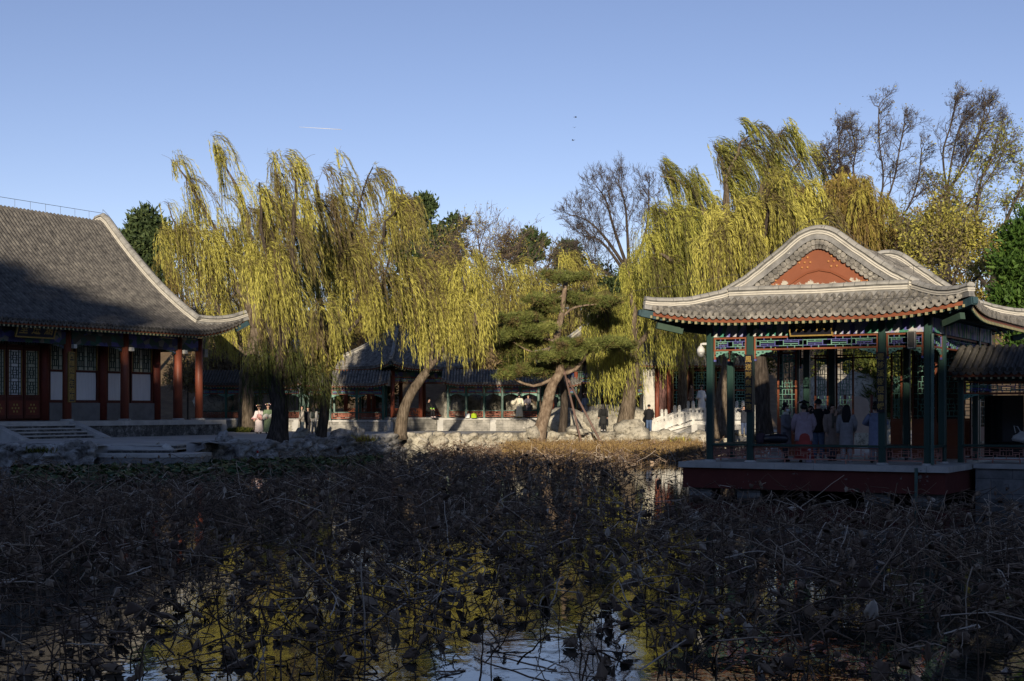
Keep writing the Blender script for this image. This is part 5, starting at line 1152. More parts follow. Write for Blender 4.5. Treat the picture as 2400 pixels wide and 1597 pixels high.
def bank(label, pts, ztop, material, seed, dens=.14, name='rock_embankment', thick=.9, lumps=.34, cells=.62):
    """retaining wall of piled rocks along a shoreline; pts: (x, y) along the water"""
    P = [Vector((x, y, 0)) for x, y in pts]; L = [0]
    for i in range(len(P) - 1): L.append(L[-1] + (P[i + 1] - P[i]).length)
    n = int(L[-1] / dens); rows = []
    prof = [(-.05, -.7), (-.02, -.25), (.0, .0), (.02, .1), (.05, .22), (.06, .34), (.06, .46), (.08, .58), (.08, .7), (.12, .82), (.16, .92), (.26, 1.0), (.42, 1.03), (.6, 1.04), (.9, 1.0), (1.4, 1.0), (2.2, .97)]
    for k in range(n + 1):
        s = L[-1] * k / n; i = 0
        while i < len(L) - 2 and L[i + 1] < s: i += 1
        p = P[i].lerp(P[i + 1], (s - L[i]) / (L[i + 1] - L[i])); d = (P[i + 1] - P[i]).normalized(); nn = Vector((-d.y, d.x, 0))
        if nn.y < 0: nn = -nn
        zt = ztop(p.x) if callable(ztop) else ztop
        zt *= 1 + .14 * noise.noise((s * .45, seed, 0)) + .13 * noise.noise((s * 1.3, seed, 2))
        r = []
        for u, z in prof:
            q = Vector((s / cells + .25 * noise.noise((s * 2, z * 3, seed)), z * zt / (cells * .62), seed * 3.1 + u * .6))
            dd, pp = noise.voronoi(q); e = dd[1] - dd[0]; cellv = noise.cell(pp[0] * 7.3)
            bulge = (smooth(e * 2.6) - .55) * lumps + (cellv - .5) * lumps * .55 + .10 * noise.noise((s * 3.1, z * 4, seed)) + .05 * noise.noise((s * 8, z * 9, seed))
            f = 1 if u < .4 else .35
            r.append(p + nn * (u * thick - bulge * f) + Vector((0, 0, z * zt + (bulge * .35 if z > .8 else 0) * (1 if u < .8 else .3))))
        rows.append(r)
    mb = MB(); mb.sheet(rows); return tag(mb.build(name, M[material], None, True), label, 'embankment')
fe = far_edge
bank('dark lichened rock bank below the hall from the border to the round landing', [(-34, 60.9), (-26, 60.5), (-21.8, 59.9), (-17.6, 59.9)], 1.02, 'darkrock', 1)
bank('dark rock bank with flat capstones beneath the pond edge willows', [(gx(462, 64), 64.2), fe[0], (gx(560, 66.5), 66.5), fe[1], fe[2]], lambda x: .92, 'darkrock', 2)
bank('shaded rock bank between the slender willow and the leaning willow', [fe[2], fe[3]], .96, 'darkrock', 3)
bank('sunlit pale rock bank in front of the pine', [fe[3], (gx(1080, 81.6), 81.7), fe[4], (gx(1300, 84.6), 84.7), fe[5]], 1.06, 'rock', 4, cells=.7, lumps=.42)
bank('sunlit pale rock bank running behind the dry lotus toward the pavilion', [fe[5], (gx(1520, 86.8), 86.9), fe[6], (13.4, 86.5), (14, 76)], .98, 'rock', 5, cells=.7, lumps=.42)
for px, py, Y, sz, m, lab in [
        (528, 1040, 67.2, (.55, .5, .62), 'darkrock', 'dark pitted upright rock on the bank edge'), (708, 1018, 74.5, (.75, .5, .42), 'rock', 'pale flat topped boulder on the path beside the slender willow'),
        (728, 1034, 74, (.5, .4, .5), 'darkrock', 'dark split rock leaning by the slender willow trunk'), (800, 1020, 77, (.8, .5, .42), 'darkrock', 'long grey rock lying on the bank past the slender willow'),
        (838, 1018, 78, (.5, .45, .5), 'darkrock', 'rounded dark rock next to the long grey rock'), (1250, 1016, 83.6, (.45, .4, .55), 'rock', 'knobbly pale rock standing at the pine foot'),
        (1482, 1010, 87.6, (1.35, .9, .82), 'rock', 'largest sunlit boulder below the stout willow'), (1352, 1012, 85.5, (.9, .6, .35), 'rock', 'flat sunlit rock near the prop pole feet'),
        (1560, 1024, 88, (.9, .6, .5), 'rock', 'sunlit rock at the foot of the marble stair'), (1640, 1026, 87.8, (.9, .6, .5), 'rock', 'rock half hidden by the first pavilion column'), (392, 1052, 62.2, (.32, .3, .26), 'marble', 'small white stone block by the landing steps'), (372, 1051, 62.4, (.3, .28, .24), 'rock', 'small tan stone block by the landing steps')]:
    rock('boulder', lab, (gx(px, Y), Y, gz(py, Y) - sz[2] * .1), sz, int(px), m, 'loose rocks on the banks')
# landing with rounded front and steps
def landing():
    root = empty('stone_landing', (gx(345, 60.6), 60.6, 0), 0, 'round fronted stone landing with two steps down to the pond below the hall', 'landing')
    W = gx(472, 60) - gx(222, 60); mb = MB()
    arc = [(-W / 2, 2.2), (-W / 2, .4)] + [(-W / 2 * math.cos(a), .35 - 1.15 * math.sin(a)) for a in np.linspace(.12, math.pi - .12, 15)] + [(W / 2, .4), (W / 2, 2.2)]
    mb.prism([(x * 1.02, y - .04, .42) for x, y in arc], (0, 0, .14)); mb.build('top_slab', M['stone'], root)
    mb = MB(); mb.prism([(x, y, -.8) for x, y in arc], (0, 0, 1.218)); mb.build('block_wall', M['blocks'], root)
    for k in range(2):
        z = .735 + .175 * k; mb = MB(); mb.box(-W / 2 + .25, W / 2 - 1.35, 1.0 + .55 * k, 3.4, z - .06, z); mb.box(-W / 2 + .26, W / 2 - 1.36, 1.06 + .55 * k, 3.4, .562, z - .063, 1); mb.build('step', [M['stone'], M['rubble_riser_shade']], root)  # riser shade painted as a darker colour under pale treads
landing()
# ---------------------------------------------------------------- far corridors and kiosks
def far_corridor(label, x0, x1, Y, zf, nb, d=2.2, hcol=2.02, wall=True, rail=True, eave=.45, rise=1.05, tone='tile', brackets=True, yaw=0):
    root = empty('covered_corridor', (x0, Y, zf), yaw, label, 'corridor'); L = x1 - x0; bw = L / nb
    ze = hcol + .34; half = d / 2 + .6
    def zc(v): return ze + rise * (v * .9 if v < .75 else .675 + .25 * math.sin((v - .75) / .25 * math.pi / 2) * .8)
    for sgn in (0, 1):
        rows = []; n = int((L + .7) / .2)
        for k in range(n + 1):
            x = -.35 + (L + .7) * k / n; dc = min(x + .35, L + .35 - x); lf = .22 * max(0, 1 - dc / 1.3) ** 2
            rows.append([(x, (-.6 + half * v) if sgn == 0 else (d + .6 - half * v), zc(v) + lf * (1 - v) ** 2) for v in np.linspace(1, 0, 9)])
        mb = MB(); tile_rows(mb, rows, (1, 0, 0), .072, .3, pan_n=8); mb.build('roof_slope', [M[tone], M['pan']], root)
        ev = [r[-1] for r in rows]
        mb = MB(); eave_trim(mb, ev, (0, 1 if sgn == 0 else -1, 0), .7, .2, .07, .09); mb.build('eave_rafters', TRIM_MATS(), root)
    for xx in (-.33, L + .25):
        mb = MB(); mb.prism([(xx, -.55, ze - .08)] + [(xx, -.55 + (half - .05) * v, zc(v) + .0) for v in np.linspace(.05, 1, 8)] + [(xx, d + .55 - (half - .05) * v, zc(v)) for v in np.linspace(1, .05, 8)] + [(xx, d + .55, ze - .08)], (.08, 0, 0)); mb.build('end_board', M['plaster'], root)
    mb = MB(); chamfer_col(mb, 0, 0, 0, hcol + .3, .17); c0 = mb.build('column', M['greencol'], root); me = c0.data
    for k in range(nb + 1):
        for y in (0, d):
            if k == 0 and y == 0: continue
            c = c0.copy(); COL.objects.link(c); c.parent = root; c.location = (bw * k, y, 0)
    mb = MB(); mb.box(.1, bw - .1, -.06, .06, hcol, hcol + .26); b0 = mb.build('painted_beam', M['painted'], root)
    mb = MB(); lattice(mb, (.09, 0), (bw - .09, 0), hcol - .33, hcol - .01, MODF, max(2, round(bw / .6)), .032, .03, .05, 0, (1, 2)); f0 = mb.build('frieze_lattice', [M['orange'], M['blue'], M['palegreen']], root)
    mb = MB(); queti(mb, .09, 0, hcol - .335, 1, 0, .5, .22); q0 = mb.build('carved_bracket', [M['palegreen'], M['green']], root)
    mb = MB(); queti(mb, bw - .09, 0, hcol - .335, -1, 0, .5, .22); q1 = mb.build('carved_bracket', [M['palegreen'], M['green']], root)
    mb = MB(); lattice(mb, (.09, 0), (bw - .09, 0), .08, .46, MODR, max(2, round(bw / .6)), .03, .03, .045, 0, (0,)); r0 = mb.build('railing', M['railfar'], root)
    mb = MB(); mb.box(.085, bw - .085, -.14, .16, .47, .53); s0 = mb.build('seat', M['greencol'], root)
    for k in range(nb):
        for y in (0, d):
            for o in (b0, f0, q0, q1, r0, s0):
                if k == 0 and y == 0: continue
                if y and o in (q0, q1): continue
                c = o.copy(); COL.objects.link(c); c.parent = root; c.location = (bw * k, y, 0)
    mb = MB(); mb.box(-.2, L + .2, 0, d, hcol + .28, hcol + .31); mb.build('ceiling', M['rafter'], root)
    if wall:
        mb = MB(); mb.box(-.55, L + .55, -.5, d + .5, -1.6, -.13); mb.build('brick_base', M['brick'], root)
        mb = MB(); mb.box(-.6, L + .6, -.56, d + .55, -.128, -.004); mb.build('cap_stones', M['stone'], root)
        for k in range(max(2, nb // 2 + 1)):
            x = -.5 + (L + 1.0) * k / max(1, nb // 2); mb = MB(); mb.box(x - .2, x + .2, -.545, -.3, -1.6, -.131); mb.build('base_pier', M['stone'], root)
    return root
M['noticeboard'] = mat('pale_notice_panel', [(.3, (.36, .27, .21)), (.7, (.44, .34, .27))], 3, .8)
M['greencol'] = mat('green_corridor_lacquer', [(.3, (.022, .075, .055)), (.7, (.035, .105, .078))], 1.3, .45, .1, 14, .004, spec=.4)
M['railfar'] = mat('red_corridor_rail', [(.3, (.24, .075, .045)), (.7, (.32, .11, .065))], 3, .6)
ZF = CZ - .58
far_corridor('low corridor in deep shade behind the hall columns and the pale willow trunk', gx(472, 98), gx(704, 98), 98, CZ - .62, 4, tone='tileshade')
far_corridor('sunlit corridor with lattice friezes between the slender willow and the red kiosk', gx(712, 95), gx(898, 95), 95, CZ - .70, 3)
far_corridor('long corridor on a brick base where the woman in cream stands', gx(1050, 97), gx(1262, 97), 97, ZF, 5)
far_corridor('short corridor piece beside the doorway left of the stout willow, behind the prop poles', gx(1272, 100), gx(1350, 100), 100, ZF - .05, 2)
far_corridor('corridor hidden by hanging willow strands next to the stout willow trunk', gx(1405, 97), gx(1530, 97), 97, ZF + .03, 3)
def kiosk(label, px, Y, rot, half, zfloor, hcol, eave, rise, ncol, name='kiosk', red=True, spire=False, lattice_bays=True, sides=4):
    root = empty(name, (gx(px, Y), Y, zfloor), rot, label, 'pavilion')
    ov = 1.15; R = half * math.sqrt(2) if sides == 4 else half
    ze = eave - zfloor; apo = R * math.cos(math.pi / sides); span = (apo + ov)
    for s in range(sides):
        a = 2 * math.pi * s / sides + math.pi / sides; d = Vector((math.cos(a), math.sin(a), 0)); t = Vector((-d.y, d.x, 0)); W = span * math.tan(math.pi / sides)
        rows = []; n = int(2 * W / .21)
        for k in range(n + 1):
            x = -W + 2 * W * k / n; f0 = abs(x) / W; dc = W - abs(x); lf = .42 * max(0, 1 - dc / 2.4) ** 2
            rows.append([tuple(d * (span * f) + t * x + Vector((0, 0, ze + rise * ((1 - f) * .75 + .25 * (1 - f) ** 2) + lf * max(0, (f - .5) * 2) ** 2))) for f in np.linspace(min(.995, f0 + .02), 1 + .0, 11)])
        mb = MB(); tile_rows(mb, rows, t, .075, .3, pan_n=8); mb.build('roof_slope', [M['tile'], M['pan']], root)
        mb = MB(); eave_trim(mb, [r[-1] for r in rows], -d, .9, .21, .075, .1); mb.build('eave_rafters', TRIM_MATS(), root)
        h = a + math.pi / sides; hd = Vector((math.cos(h), math.sin(h), 0)); Rr = span / math.cos(math.pi / sides)
        mb = MB(); ridge(mb, [tuple(hd * (Rr * f * 1.02) + Vector((0, 0, ze + rise * ((1 - f) * .75 + .25 * (1 - f) ** 2) + .42 * max(0, (f - .5) * 2) ** 2 + .02))) for f in np.linspace(.03, 1, 14)], .9); mb.build('hip_ridge', RIDGE_MATS(), root)
        tip = hd * (Rr * .985) + Vector((0, 0, ze + .25)); mb = MB(); mb.bar(tip - hd * 1.2 - Vector((0, 0, .1)), tip, .2, .22, 0); mb.build('corner_beam', M['cornerblue'], root)
    mb = MB(); mb.lathe([(.5, -.1), (.42, .12), (.25, .2), (.3, .45), (.26, .7), (.1, .85), (.05, 1.1)] if spire else [(.3, -.1), (.26, .1), (.16, .16), (.2, .34), (.16, .5), (.03, .6)], 14, (0, 0, ze + rise)); mb.build('finial', M['ridgebrick'], root, True)
    corners = [Vector((R * math.cos(2 * math.pi * k / sides), R * math.sin(2 * math.pi * k / sides), 0)) for k in range(sides)]
    for k in range(sides):
        a, b = corners[k], corners[(k + 1) % sides]; nb = ncol; d = (b - a).normalized(); n_ = Vector((d.y, -d.x, 0))
        for i in range(nb):
            p = a.lerp(b, i / nb); q = a.lerp(b, (i + 1) / nb)
            mb = MB(); mb.cyl(p.x, p.y, 0, hcol + .45, .15, .14, 12); mb.build('column', M['redcol'] if red else M['greencol'], root, True)
            mb = MB(); mb.bar(p + d * .15 + Vector((0, 0, hcol + .2)), q - d * .15 + Vector((0, 0, hcol + .2)), .14, .34); mb.build('painted_beam', M['painted'], root)
            mb = MB(); lattice(mb, (p + d * .15).to_2d(), (q - d * .15).to_2d(), hcol - .36, hcol + .02, MODF, max(1, round((q - p).length / .7)), .032, .03, .05, 0, (1, 2)); mb.build('frieze_lattice', [M['orange'], M['blue'], M['palegreen']], root)
            if nb == 1 or i != nb // 2:
                mb = MB(); lattice(mb, (p + d * .15).to_2d(), (q - d * .15).to_2d(), .08, .62, MODR, max(1, round((q - p).length / .6)), .035, .03, .06, 0, (0,)); mb.build('railing', M['orange'], root)
    mb = MB(); mb.prism([c * 1.18 - Vector((0, 0, .13)) for c in corners], (0, 0, .126)); mb.build('floor_slab', M['stone'], root)
    mb = MB(); mb.prism([c * 1.16 - Vector((0, 0, 1.8)) for c in corners], (0, 0, 1.668)); mb.build('brick_base', M['brick'], root)
    mb = MB(); mb.prism([c * 1.0 + Vector((0, 0, hcol + .42)) for c in corners], (0, 0, .04)); mb.build('ceiling', M['rafter'], root)
    return root
kiosk('square red columned kiosk with a grey hip roof, its corner toward the pond', 930, 100.5, math.radians(-90), 2.55, CZ - .55, 2.75, CZ + 96 / F * 100, 2.7, 2)
kiosk('spike topped round looking kiosk mostly hidden by the pine and hanging willow', 1383, 103, math.radians(-90 + 22.5), 3.0, CZ - .55, 2.75, CZ + 112 / F * 103, 2.7, 1, spire=True, sides=8)
# hall end wall and windows behind the marble stair
def small_hall():
    Y = 96; x0, x1 = gx(1508, Y), gx(1760, Y); z0 = CZ - .3
    root = empty('small_hall', (x0, Y, z0), 0, 'white cornered small hall with red and gold windows behind the marble stair', 'hall'); L = x1 - x0
    mb = MB(); mb.box(0, .75, -.05, 3, -1.6, 3.4); mb.build('corner_pier', M['lime'], root)
    mb = MB(); mb.box(.8, L, 1.2, 1.4, -1.6, 3.2); mb.build('rear_wall', M['darkred'], root)
    for x in (.95, 1.75, 4.6, 7.2):
        mb = MB(); mb.cyl(x, .2, -1.4, 3.2, .15, .14, 12); mb.build('column', M['redcol'], root, True)
    for x in (1.95, 3.3, 4.85, 6.05):
        mb = MB()
        for a, b, c, d in ((x, x + .08, .35, 2.9), (x + 1.04, x + 1.12, .35, 2.9), (x, x + 1.12, .27, .35), (x, x + 1.12, 2.9, 2.98), (x, x + 1.12, 1.55, 1.65)): mb.box(a, b, .15, .25, c, d, 0)
        mb.box(x + .085, x + .12, .14, .2, .36, 2.89, 1); mb.box(x + 1.0, x + 1.035, .14, .2, .36, 2.89, 1)
        w = mb.build('window', [M['orange'], M['gold']], root)
        mb = MB(); lattice(mb, (x + .12, .22), (x + 1.0, .22), .36, 2.89, MODW, 1, .04, .03, 0, 0, (0,), 3); mb.build('lattice', M['palegreen'], w)
        mb = MB(); mb.box(x + .1, x + 1.02, .26, .27, .36, 2.89); mb.build('pane', M['glass'], w)
    mb = MB(); mb.box(1.9, L, .1, .5, -.6, .26); mb.build('sill_wall', M['plaster'], root)
    rows = []
    for k in range(int((L + 1) / .22)):
        x = -.5 + .22 * k; rows.append([(x, -.9 + 3.2 * v, 3.35 + 1.9 * (v * .8 + .2 * v * v)) for v in np.linspace(1, 0, 8)])
    mb = MB(); tile_rows(mb, rows, (1, 0, 0), .075, .3); mb.build('roof_slope', [M['tile'], M['pan']], root)
    mb = MB(); eave_trim(mb, [r[-1] for r in rows], (0, 1, 0), .9, .22, .08, .1); mb.build('eave_rafters', TRIM_MATS(), root)
    mb = MB(); mb.box(-.4, L + .4, -1.2, 3, -2.2, -.6); mb.build('stone_base', M['plaster'], root)
small_hall()
def marble_stair():
    Y = 89; X0 = gx(1530, Y); X1 = gx(1625, Y); X2 = gx(1742, Y); X3 = gx(1800, Y); z0 = PATHZ; z1 = gz(945, Y)
    root = empty('marble_bridge_stair', (X0, Y, z0), 0, 'white marble balustraded stair rising to a landing behind the pavilion columns', 'stair')
    h = gz(975, Y) - z0; L1, L2, L3 = X1 - X0, X2 - X0, X3 - X0
    def side(y, nm):
        mb = MB(); mb.prism([(0, y, -.1), (L1, y, h - .3), (L2, y, h - .3), (L3, y, .2), (L3, y, 0), (L2, y, h - .55), (L1, y, h - .55), (.3, y, -.1)], (0, .3, 0)); mb.build('string_stone', M['marble'], root)
        pts = [(0, 0), (L1 * .33, h * .33 - .1), (L1 * .66, h * .66 - .2), (L1, h - .3), (L1 + (L2 - L1) * .33, h - .3), (L1 + (L2 - L1) * .66, h - .3), (L2, h - .3), (L2 + (L3 - L2) * .5, h * .5), (L3, .2)]
        for i, (x, z) in enumerate(pts):
            mb = MB(); mb.box(x - .09, x + .09, y + .06, y + .24, z, z + .98); mb.lathe([(.1, 0), (.12, .05), (.09, .12), (.1, .2), (.03, .27)], 10, (x, y + .15, z + .98)); mb.build('baluster_post', M['marble'], root)
        for (xa, za), (xb, zb) in zip(pts, pts[1:]):
            mb = MB(); mb.prism([(xa + .09, y + .1, za + .06), (xb - .09, y + .1, zb + .06), (xb - .09, y + .1, zb + .5), (xa + .09, y + .1, za + .5)], (0, .1, 0))
            mb.prism([(xa + .09, y + .09, za + .66), (xb - .09, y + .09, zb + .66), (xb - .09, y + .09, zb + .8), (xa + .09, y + .09, za + .8)], (0, .12, 0))
            for f in (.25, .5, .75):
                x, z = xa + (xb - xa) * f, za + (zb - za) * f; mb.box(x - .07, x + .07, y + .105, y + .195, z + .49, z + .67)
            mb.build('balustrade_panel', M['marble'], root)
    side(0, 'front'); side(2.4, 'back')
    mb = MB(); n = 8
    for k in range(n): mb.box(L1 * k / n, L1 * (k + 1) / n, .3, 2.4, -.5, (h - .35) * (k + 1) / n)
    mb.box(L1 + .003, L2, .3, 2.4, -.5, h - .32)
    for k in range(n): mb.box(L2 + (L3 - L2) * k / n, L2 + (L3 - L2) * (k + 1) / n, .3, 2.4, -.5, (h - .35) * (1 - (k + 1) / n) + .1)
    mb.build('steps', M['stone'], root)
    mb = MB(); mb.prism([(.6, .02, -.5), (L1, .02, h - .56), (L2, .02, h - .56), (L3 - .3, .02, -.5)], (0, .2, 0)); mb.build('side_wall', M['plaster'], root)
    mb = MB(); mb.box(L1 - .12, L1 + .25, -.02, .3, -.5, h - .56); mb.build('pier', M['stone'], root)
marble_stair()
# rockery behind the corridors and behind the pavilion, each mound of its own
for i, (px, py, Y, sx, sz, m, lab) in enumerate([(520, 930, 101.8, 2.6, 1.7, 'rock', 'big rockery mound behind the dark corridor'), (610, 850, 107, 2.6, 2.2, 'rock', 'sunlit rockery crag above the dark corridor roof'), (690, 830, 111, 3, 2.4, 'rock', 'rockery crag behind the slender willow fork'),
        (1100, 930, 101.5, 2.6, 2.6, 'rock', 'rockery mound seen through the corridor bays near the kiosk'), (1180, 920, 101.6, 3, 2.8, 'rock', 'rockery mound seen through the bays behind the woman in cream'), 
        (1440, 985, 93.5, 3.2, 1.6, 'rock', 'low sunlit rockery ledge under the corridor by the stout willow'), (1350, 990, 94.5, 2.6, 1.2, 'rock', 'sunlit rockery ledge behind the prop poles'),
        (2010, 960, 58, 1.9, 2.6, 'rock', 'tan rockery block seen through the pavilion doors'), (1930, 930, 64, 2.0, 2.6, 'rock', 'rockery stone behind the lit door leaves')]):
    rock('rockery', lab, (gx(px, Y), Y, max(bank_z(gx(px, Y), Y) + sz * .25, gz(py, Y) - sz * .5)), (sx, sx * .6, sz), 900 + i, m)
# brown notice stone in the pavilion gap
t = empty('notice_board', label='pale round topped notice board on two posts behind the pavilion', cat='board'); t.location = (gx(2012, 53.5), 53.5, .95)
mb = MB(); mb.prism([(-.4, 0, .62), (.4, 0, .62), (.4, 0, 1.75), (.3, 0, 1.92), (0, 0, 2.0), (-.3, 0, 1.92), (-.4, 0, 1.75)], (0, .06, 0)); mb.build('panel', M['noticeboard'], t)
for x in (-.5, .5):
    mb = MB(); mb.box(x - .04, x + .04, -.02, .08, -.1, 2.05); mb.build('post', M['darkred'], t)

# ---------------------------------------------------------------- withered lotus in the pond
def lotus_field():
    g = np.random.default_rng(3)
    def scatter(n, y0, y1):
        u = g.random(n); Y = np.sqrt(y0 ** 2 + u * (y1 ** 2 - y0 ** 2)); X = (g.random(n) * 2 - 1) * (.365 * Y + .6)
        return X, Y
    P = []
    X, Y = scatter(40000, 12.2, 86)
    for x, y in zip(X, Y):
        if not inside(x, y): continue
        d = pdist(x, y) if (y > 34) else 9
        if d < .4: continue
        px, pyw = 1200 + F * x / y, HY + F * CZ / y
        a, b = (Vector((x, y)) - PAV0).dot(PE1), (Vector((x, y)) - PAV0).dot(PE2)
        if -.8 < a < 7 and b > -.75: continue
        if -2.2 < a < 16 and b > -6.2 + 1.5 * noise.noise((x * .5, 1, 2)) and (b < 3 or a > 6.5) and g.random() > (.14 if b > -4 else .5): continue
        if y > np.interp(px, [0, 300, 600, 850, 950, 1050], [42, 43, 46, 52, 64, 90]) and (g.random() > .12 or px > 1000): continue
        keep = .9 + .6 * noise.noise((x * .35, y * .2, 1))
        if y < 30: keep *= 1.05
        if ((px - 1240) / 300) ** 2 + ((pyw - 1530) / 95) ** 2 < 1: keep *= .5
        if 1470 < px < 1640 and 1085 < pyw < 1175: keep *= .12
        if 1000 < px < 1480 and 1080 < pyw < 1200: keep *= .6
        if 60 < px < 720 and pyw > 1490: keep *= .85
        if g.random() < keep: P.append((x, y))
    P = np.array(P); n = len(P); m = 7
    pb = np.array([max(0, min(1, ((Vector((x, y)) - PAV0).dot(PE2) + 4.5) / 4)) if -2 < (Vector((x, y)) - PAV0).dot(PE1) < 9 and y < 45 else 0 for x, y in P])
    L = g.uniform(.26, .8, n) * (1 + .18 * g.normal(size=n)) * (1 - .4 * pb); tall = g.random(n) < .05; L = np.where(tall, g.uniform(.8, 1.35, n) * (1 - .4 * pb), L); fallen = (g.random(n) < .62) & ~tall; L = np.where(fallen, L * 1.45, np.where(tall, L, L * .85)); near = P[:, 1] < 26
    tilt = np.where(fallen, np.where(g.random(n) < .5, 1, -1) * g.uniform(.95, 1.75, n), g.normal(0, .55, n)); az = g.uniform(0, 2 * np.pi, n)
    d = np.stack([np.cos(az) * np.sin(tilt), np.sin(az) * np.sin(tilt), np.abs(np.cos(tilt)) + .08], 1); d = unit(d)
    bent = g.random(n) < .72; kn = np.where(bent, g.uniform(.4, .85, n), 2)
    az2 = g.uniform(0, 2 * np.pi, n); dd = unit(np.stack([np.cos(az2), np.sin(az2), g.uniform(-1.3, .3, n)], 1))
    Q = np.zeros((n, m + 1, 3)); Q[:, 0, :2] = P; Q[:, 0, 2] = np.where(fallen, g.uniform(0, .42, n), -.12)
    dirs = d.copy()
    for s in range(m):
        f = (s + 1) / m; turn = np.clip((f - kn) * 6, 0, 1)[:, None]; dirs = unit(d * (1 - turn) + dd * turn + g.normal(0, .07, (n, 3)))
        Q[:, s + 1] = Q[:, s] + dirs * (L / m)[:, None]
    Q[:, 1:, 2] = np.maximum(Q[:, 1:, 2], .012)
    r = g.uniform(.0055, .0105, n)[:, None] * np.linspace(1.15, .7, m + 1)[None]; r = r * np.where(P[:, 1] > 40, 1.25, 1)[:, None]
    parts = []; tone = np.clip(g.normal(.3, .2, n), 0, 1); tone = np.where(g.random(n) < .15, g.uniform(.75, 1, n), tone)
    v, q = prisms(Q[:, :-1].reshape(-1, 3), Q[:, 1:].reshape(-1, 3), r[:, :-1].ravel(), r[:, 1:].ravel()); parts.append((v, q, np.repeat(tone, m * 3)))
    # crumpled leaves hanging from the tips
    protos = []
    for k in range(7):
        nr, nz = 18, 6; V = []; ph = g.uniform(0, 6)
        for j in range(nz):
            f = j / (nz - 1)
            for i in range(nr):
                a = 2 * np.pi * i / nr; fold = 1 + .4 * np.sin((2, 3, 2, 4, 3, 2, 3)[k] * a + ph) + .34 * (-1) ** i * f + .2 * g.normal()
                rr = (.02 + .36 * f ** .7 * (1 - .45 * f ** 3)) * fold * (1, .75, 1.2, .6, .9, 1.1, .8)[k]
                V.append((rr * np.cos(a) * (1, .5, .7, 1, .45, .8, .35)[k], rr * np.sin(a), -(f ** (1.0, 1.3, .8, 1, .9, 1.5, 1)[k]) * (.9, .6, 1.1, 1.2, .8, .35, 1.25)[k] + .16 * np.sin(4 * a + ph) * f + .12 * (-1) ** i * f + .07 * g.normal()))
        qd = [[j * nr + i, j * nr + (i + 1) % nr, (j + 1) * nr + (i + 1) % nr, (j + 1) * nr + i] for j in range(nz - 1) for i in range(nr)]
        protos.append((np.array(V), np.array(qd)))
    def place(sel, C_, size, proto, tiltamt, tn):
        V, qd = protos[proto]; k = len(sel); a = g.uniform(0, 2 * np.pi, k); ca, sa = np.cos(a), np.sin(a); t1 = g.normal(0, tiltamt, k); ct, st = np.cos(t1), np.sin(t1)
        W = V[None] * size[:, None, None]; x = W[..., 0]; y = W[..., 1] * ct[:, None] - W[..., 2] * st[:, None]; z = W[..., 1] * st[:, None] + W[..., 2] * ct[:, None]
        O = np.stack([x * ca[:, None] - y * sa[:, None], x * sa[:, None] + y * ca[:, None], z], -1) + C_[:, None]
        O[..., 2] = np.maximum(O[..., 2], .006)
        parts.append((O.reshape(-1, 3), (qd[None] + (np.arange(k) * len(V))[:, None, None]).reshape(-1, 4), np.repeat(tn, len(qd))))
    tips = Q[:, -1]
    for k in range(7):
        sel = np.nonzero((g.random(n) < .022))[0]
        place(sel, tips[sel], g.uniform(.07, .17, len(sel)), k, .6, np.clip(g.normal(.62, .16, len(sel)), 0, 1))
        sel = np.nonzero(g.random(n) < .035)[0]
        C_ = np.stack([P[sel, 0], P[sel, 1], g.uniform(.0, .12, len(sel))], 1); place(sel, C_, g.uniform(.1, .22, len(sel)), k, 1.3, np.clip(g.normal(.55, .2, len(sel)), 0, 1))
    # seed pods
    pr = [(.004, .0), (.02, -.012), (.045, -.045), (.052, -.06), (.046, -.066), (.001, -.06)]; nr = 9
    V = np.array([(a * np.cos(2 * np.pi * i / nr), a * np.sin(2 * np.pi * i / nr), z) for a, z in pr for i in range(nr)]); qd = np.array([[j * nr + i, j * nr + (i + 1) % nr, (j + 1) * nr + (i + 1) % nr, (j + 1) * nr + i] for j in range(len(pr) - 1) for i in range(nr)])
    protos.append((V * 1.0, qd)); sel = np.nonzero(g.random(n) < .07)[0]; place(sel, tips[sel], g.uniform(.9, 1.5, len(sel)), 7, .7, np.clip(g.normal(.12, .08, len(sel)), 0, 1))
    v, q, t = join(parts); o = np_mesh('withered_lotus', v, q, M['lotus'], None, t); tag(o, 'withered brown lotus stems and leaves filling the pond', 'lotus', kind='stuff')
    # pale dry reeds along the sunlit shore
    m = 9000; u = g.random(m); px = g.uniform(1180, 1640, m); Y = g.uniform(70, 85.5, m); X = (px - 1200) / F * Y; ok = np.array([inside(x, y) for x, y in zip(X, Y)]); X, Y = X[ok], Y[ok]; k = len(X)
    B = np.stack([X, Y, np.full(k, .0)], 1); D = unit(g.normal(0, .45, (k, 3)) + np.array([0, 0, 1])); Lg = g.uniform(.25, .75, k)[:, None]
    v1, q1 = prisms(B, B + D * Lg, .016, .008); E = B + D * Lg; v2, q2 = prisms(E, E + unit(g.normal(0, .6, (k, 3)) + np.array([.3, 0, -.5])) * Lg * .6, .008, .004)
    v, q, t = join([(v1, q1, np.repeat(g.uniform(0, 1, k), 3)), (v2, q2, np.repeat(g.uniform(0, 1, k), 3))])
    tag(np_mesh('dry_reeds', v, q, M['reed'], None, t), 'pale dry stalks glowing along the sunlit far shore', 'reeds', kind='stuff')
    # green floating pads by the shaded bank
    px = g.uniform(30, 900, 17000); Y = g.uniform(40, 73, 17000); X = (px - 1200) / F * Y; lim = np.interp(px, [60, 220, 480, 650, 860], [59, 58.6, 64.6, 67, 71.5]); ok = (Y < lim) & (Y > lim - np.interp(px, [30, 200, 500, 800, 900], [9, 11, 13, 9, 3]) * (.75 + .5 * g.random(17000)))
    X, Y = X[ok], Y[ok]; k = len(X); nr = 7; a = np.linspace(0, 2 * np.pi, nr, endpoint=False); R_ = g.uniform(.08, .17, k)
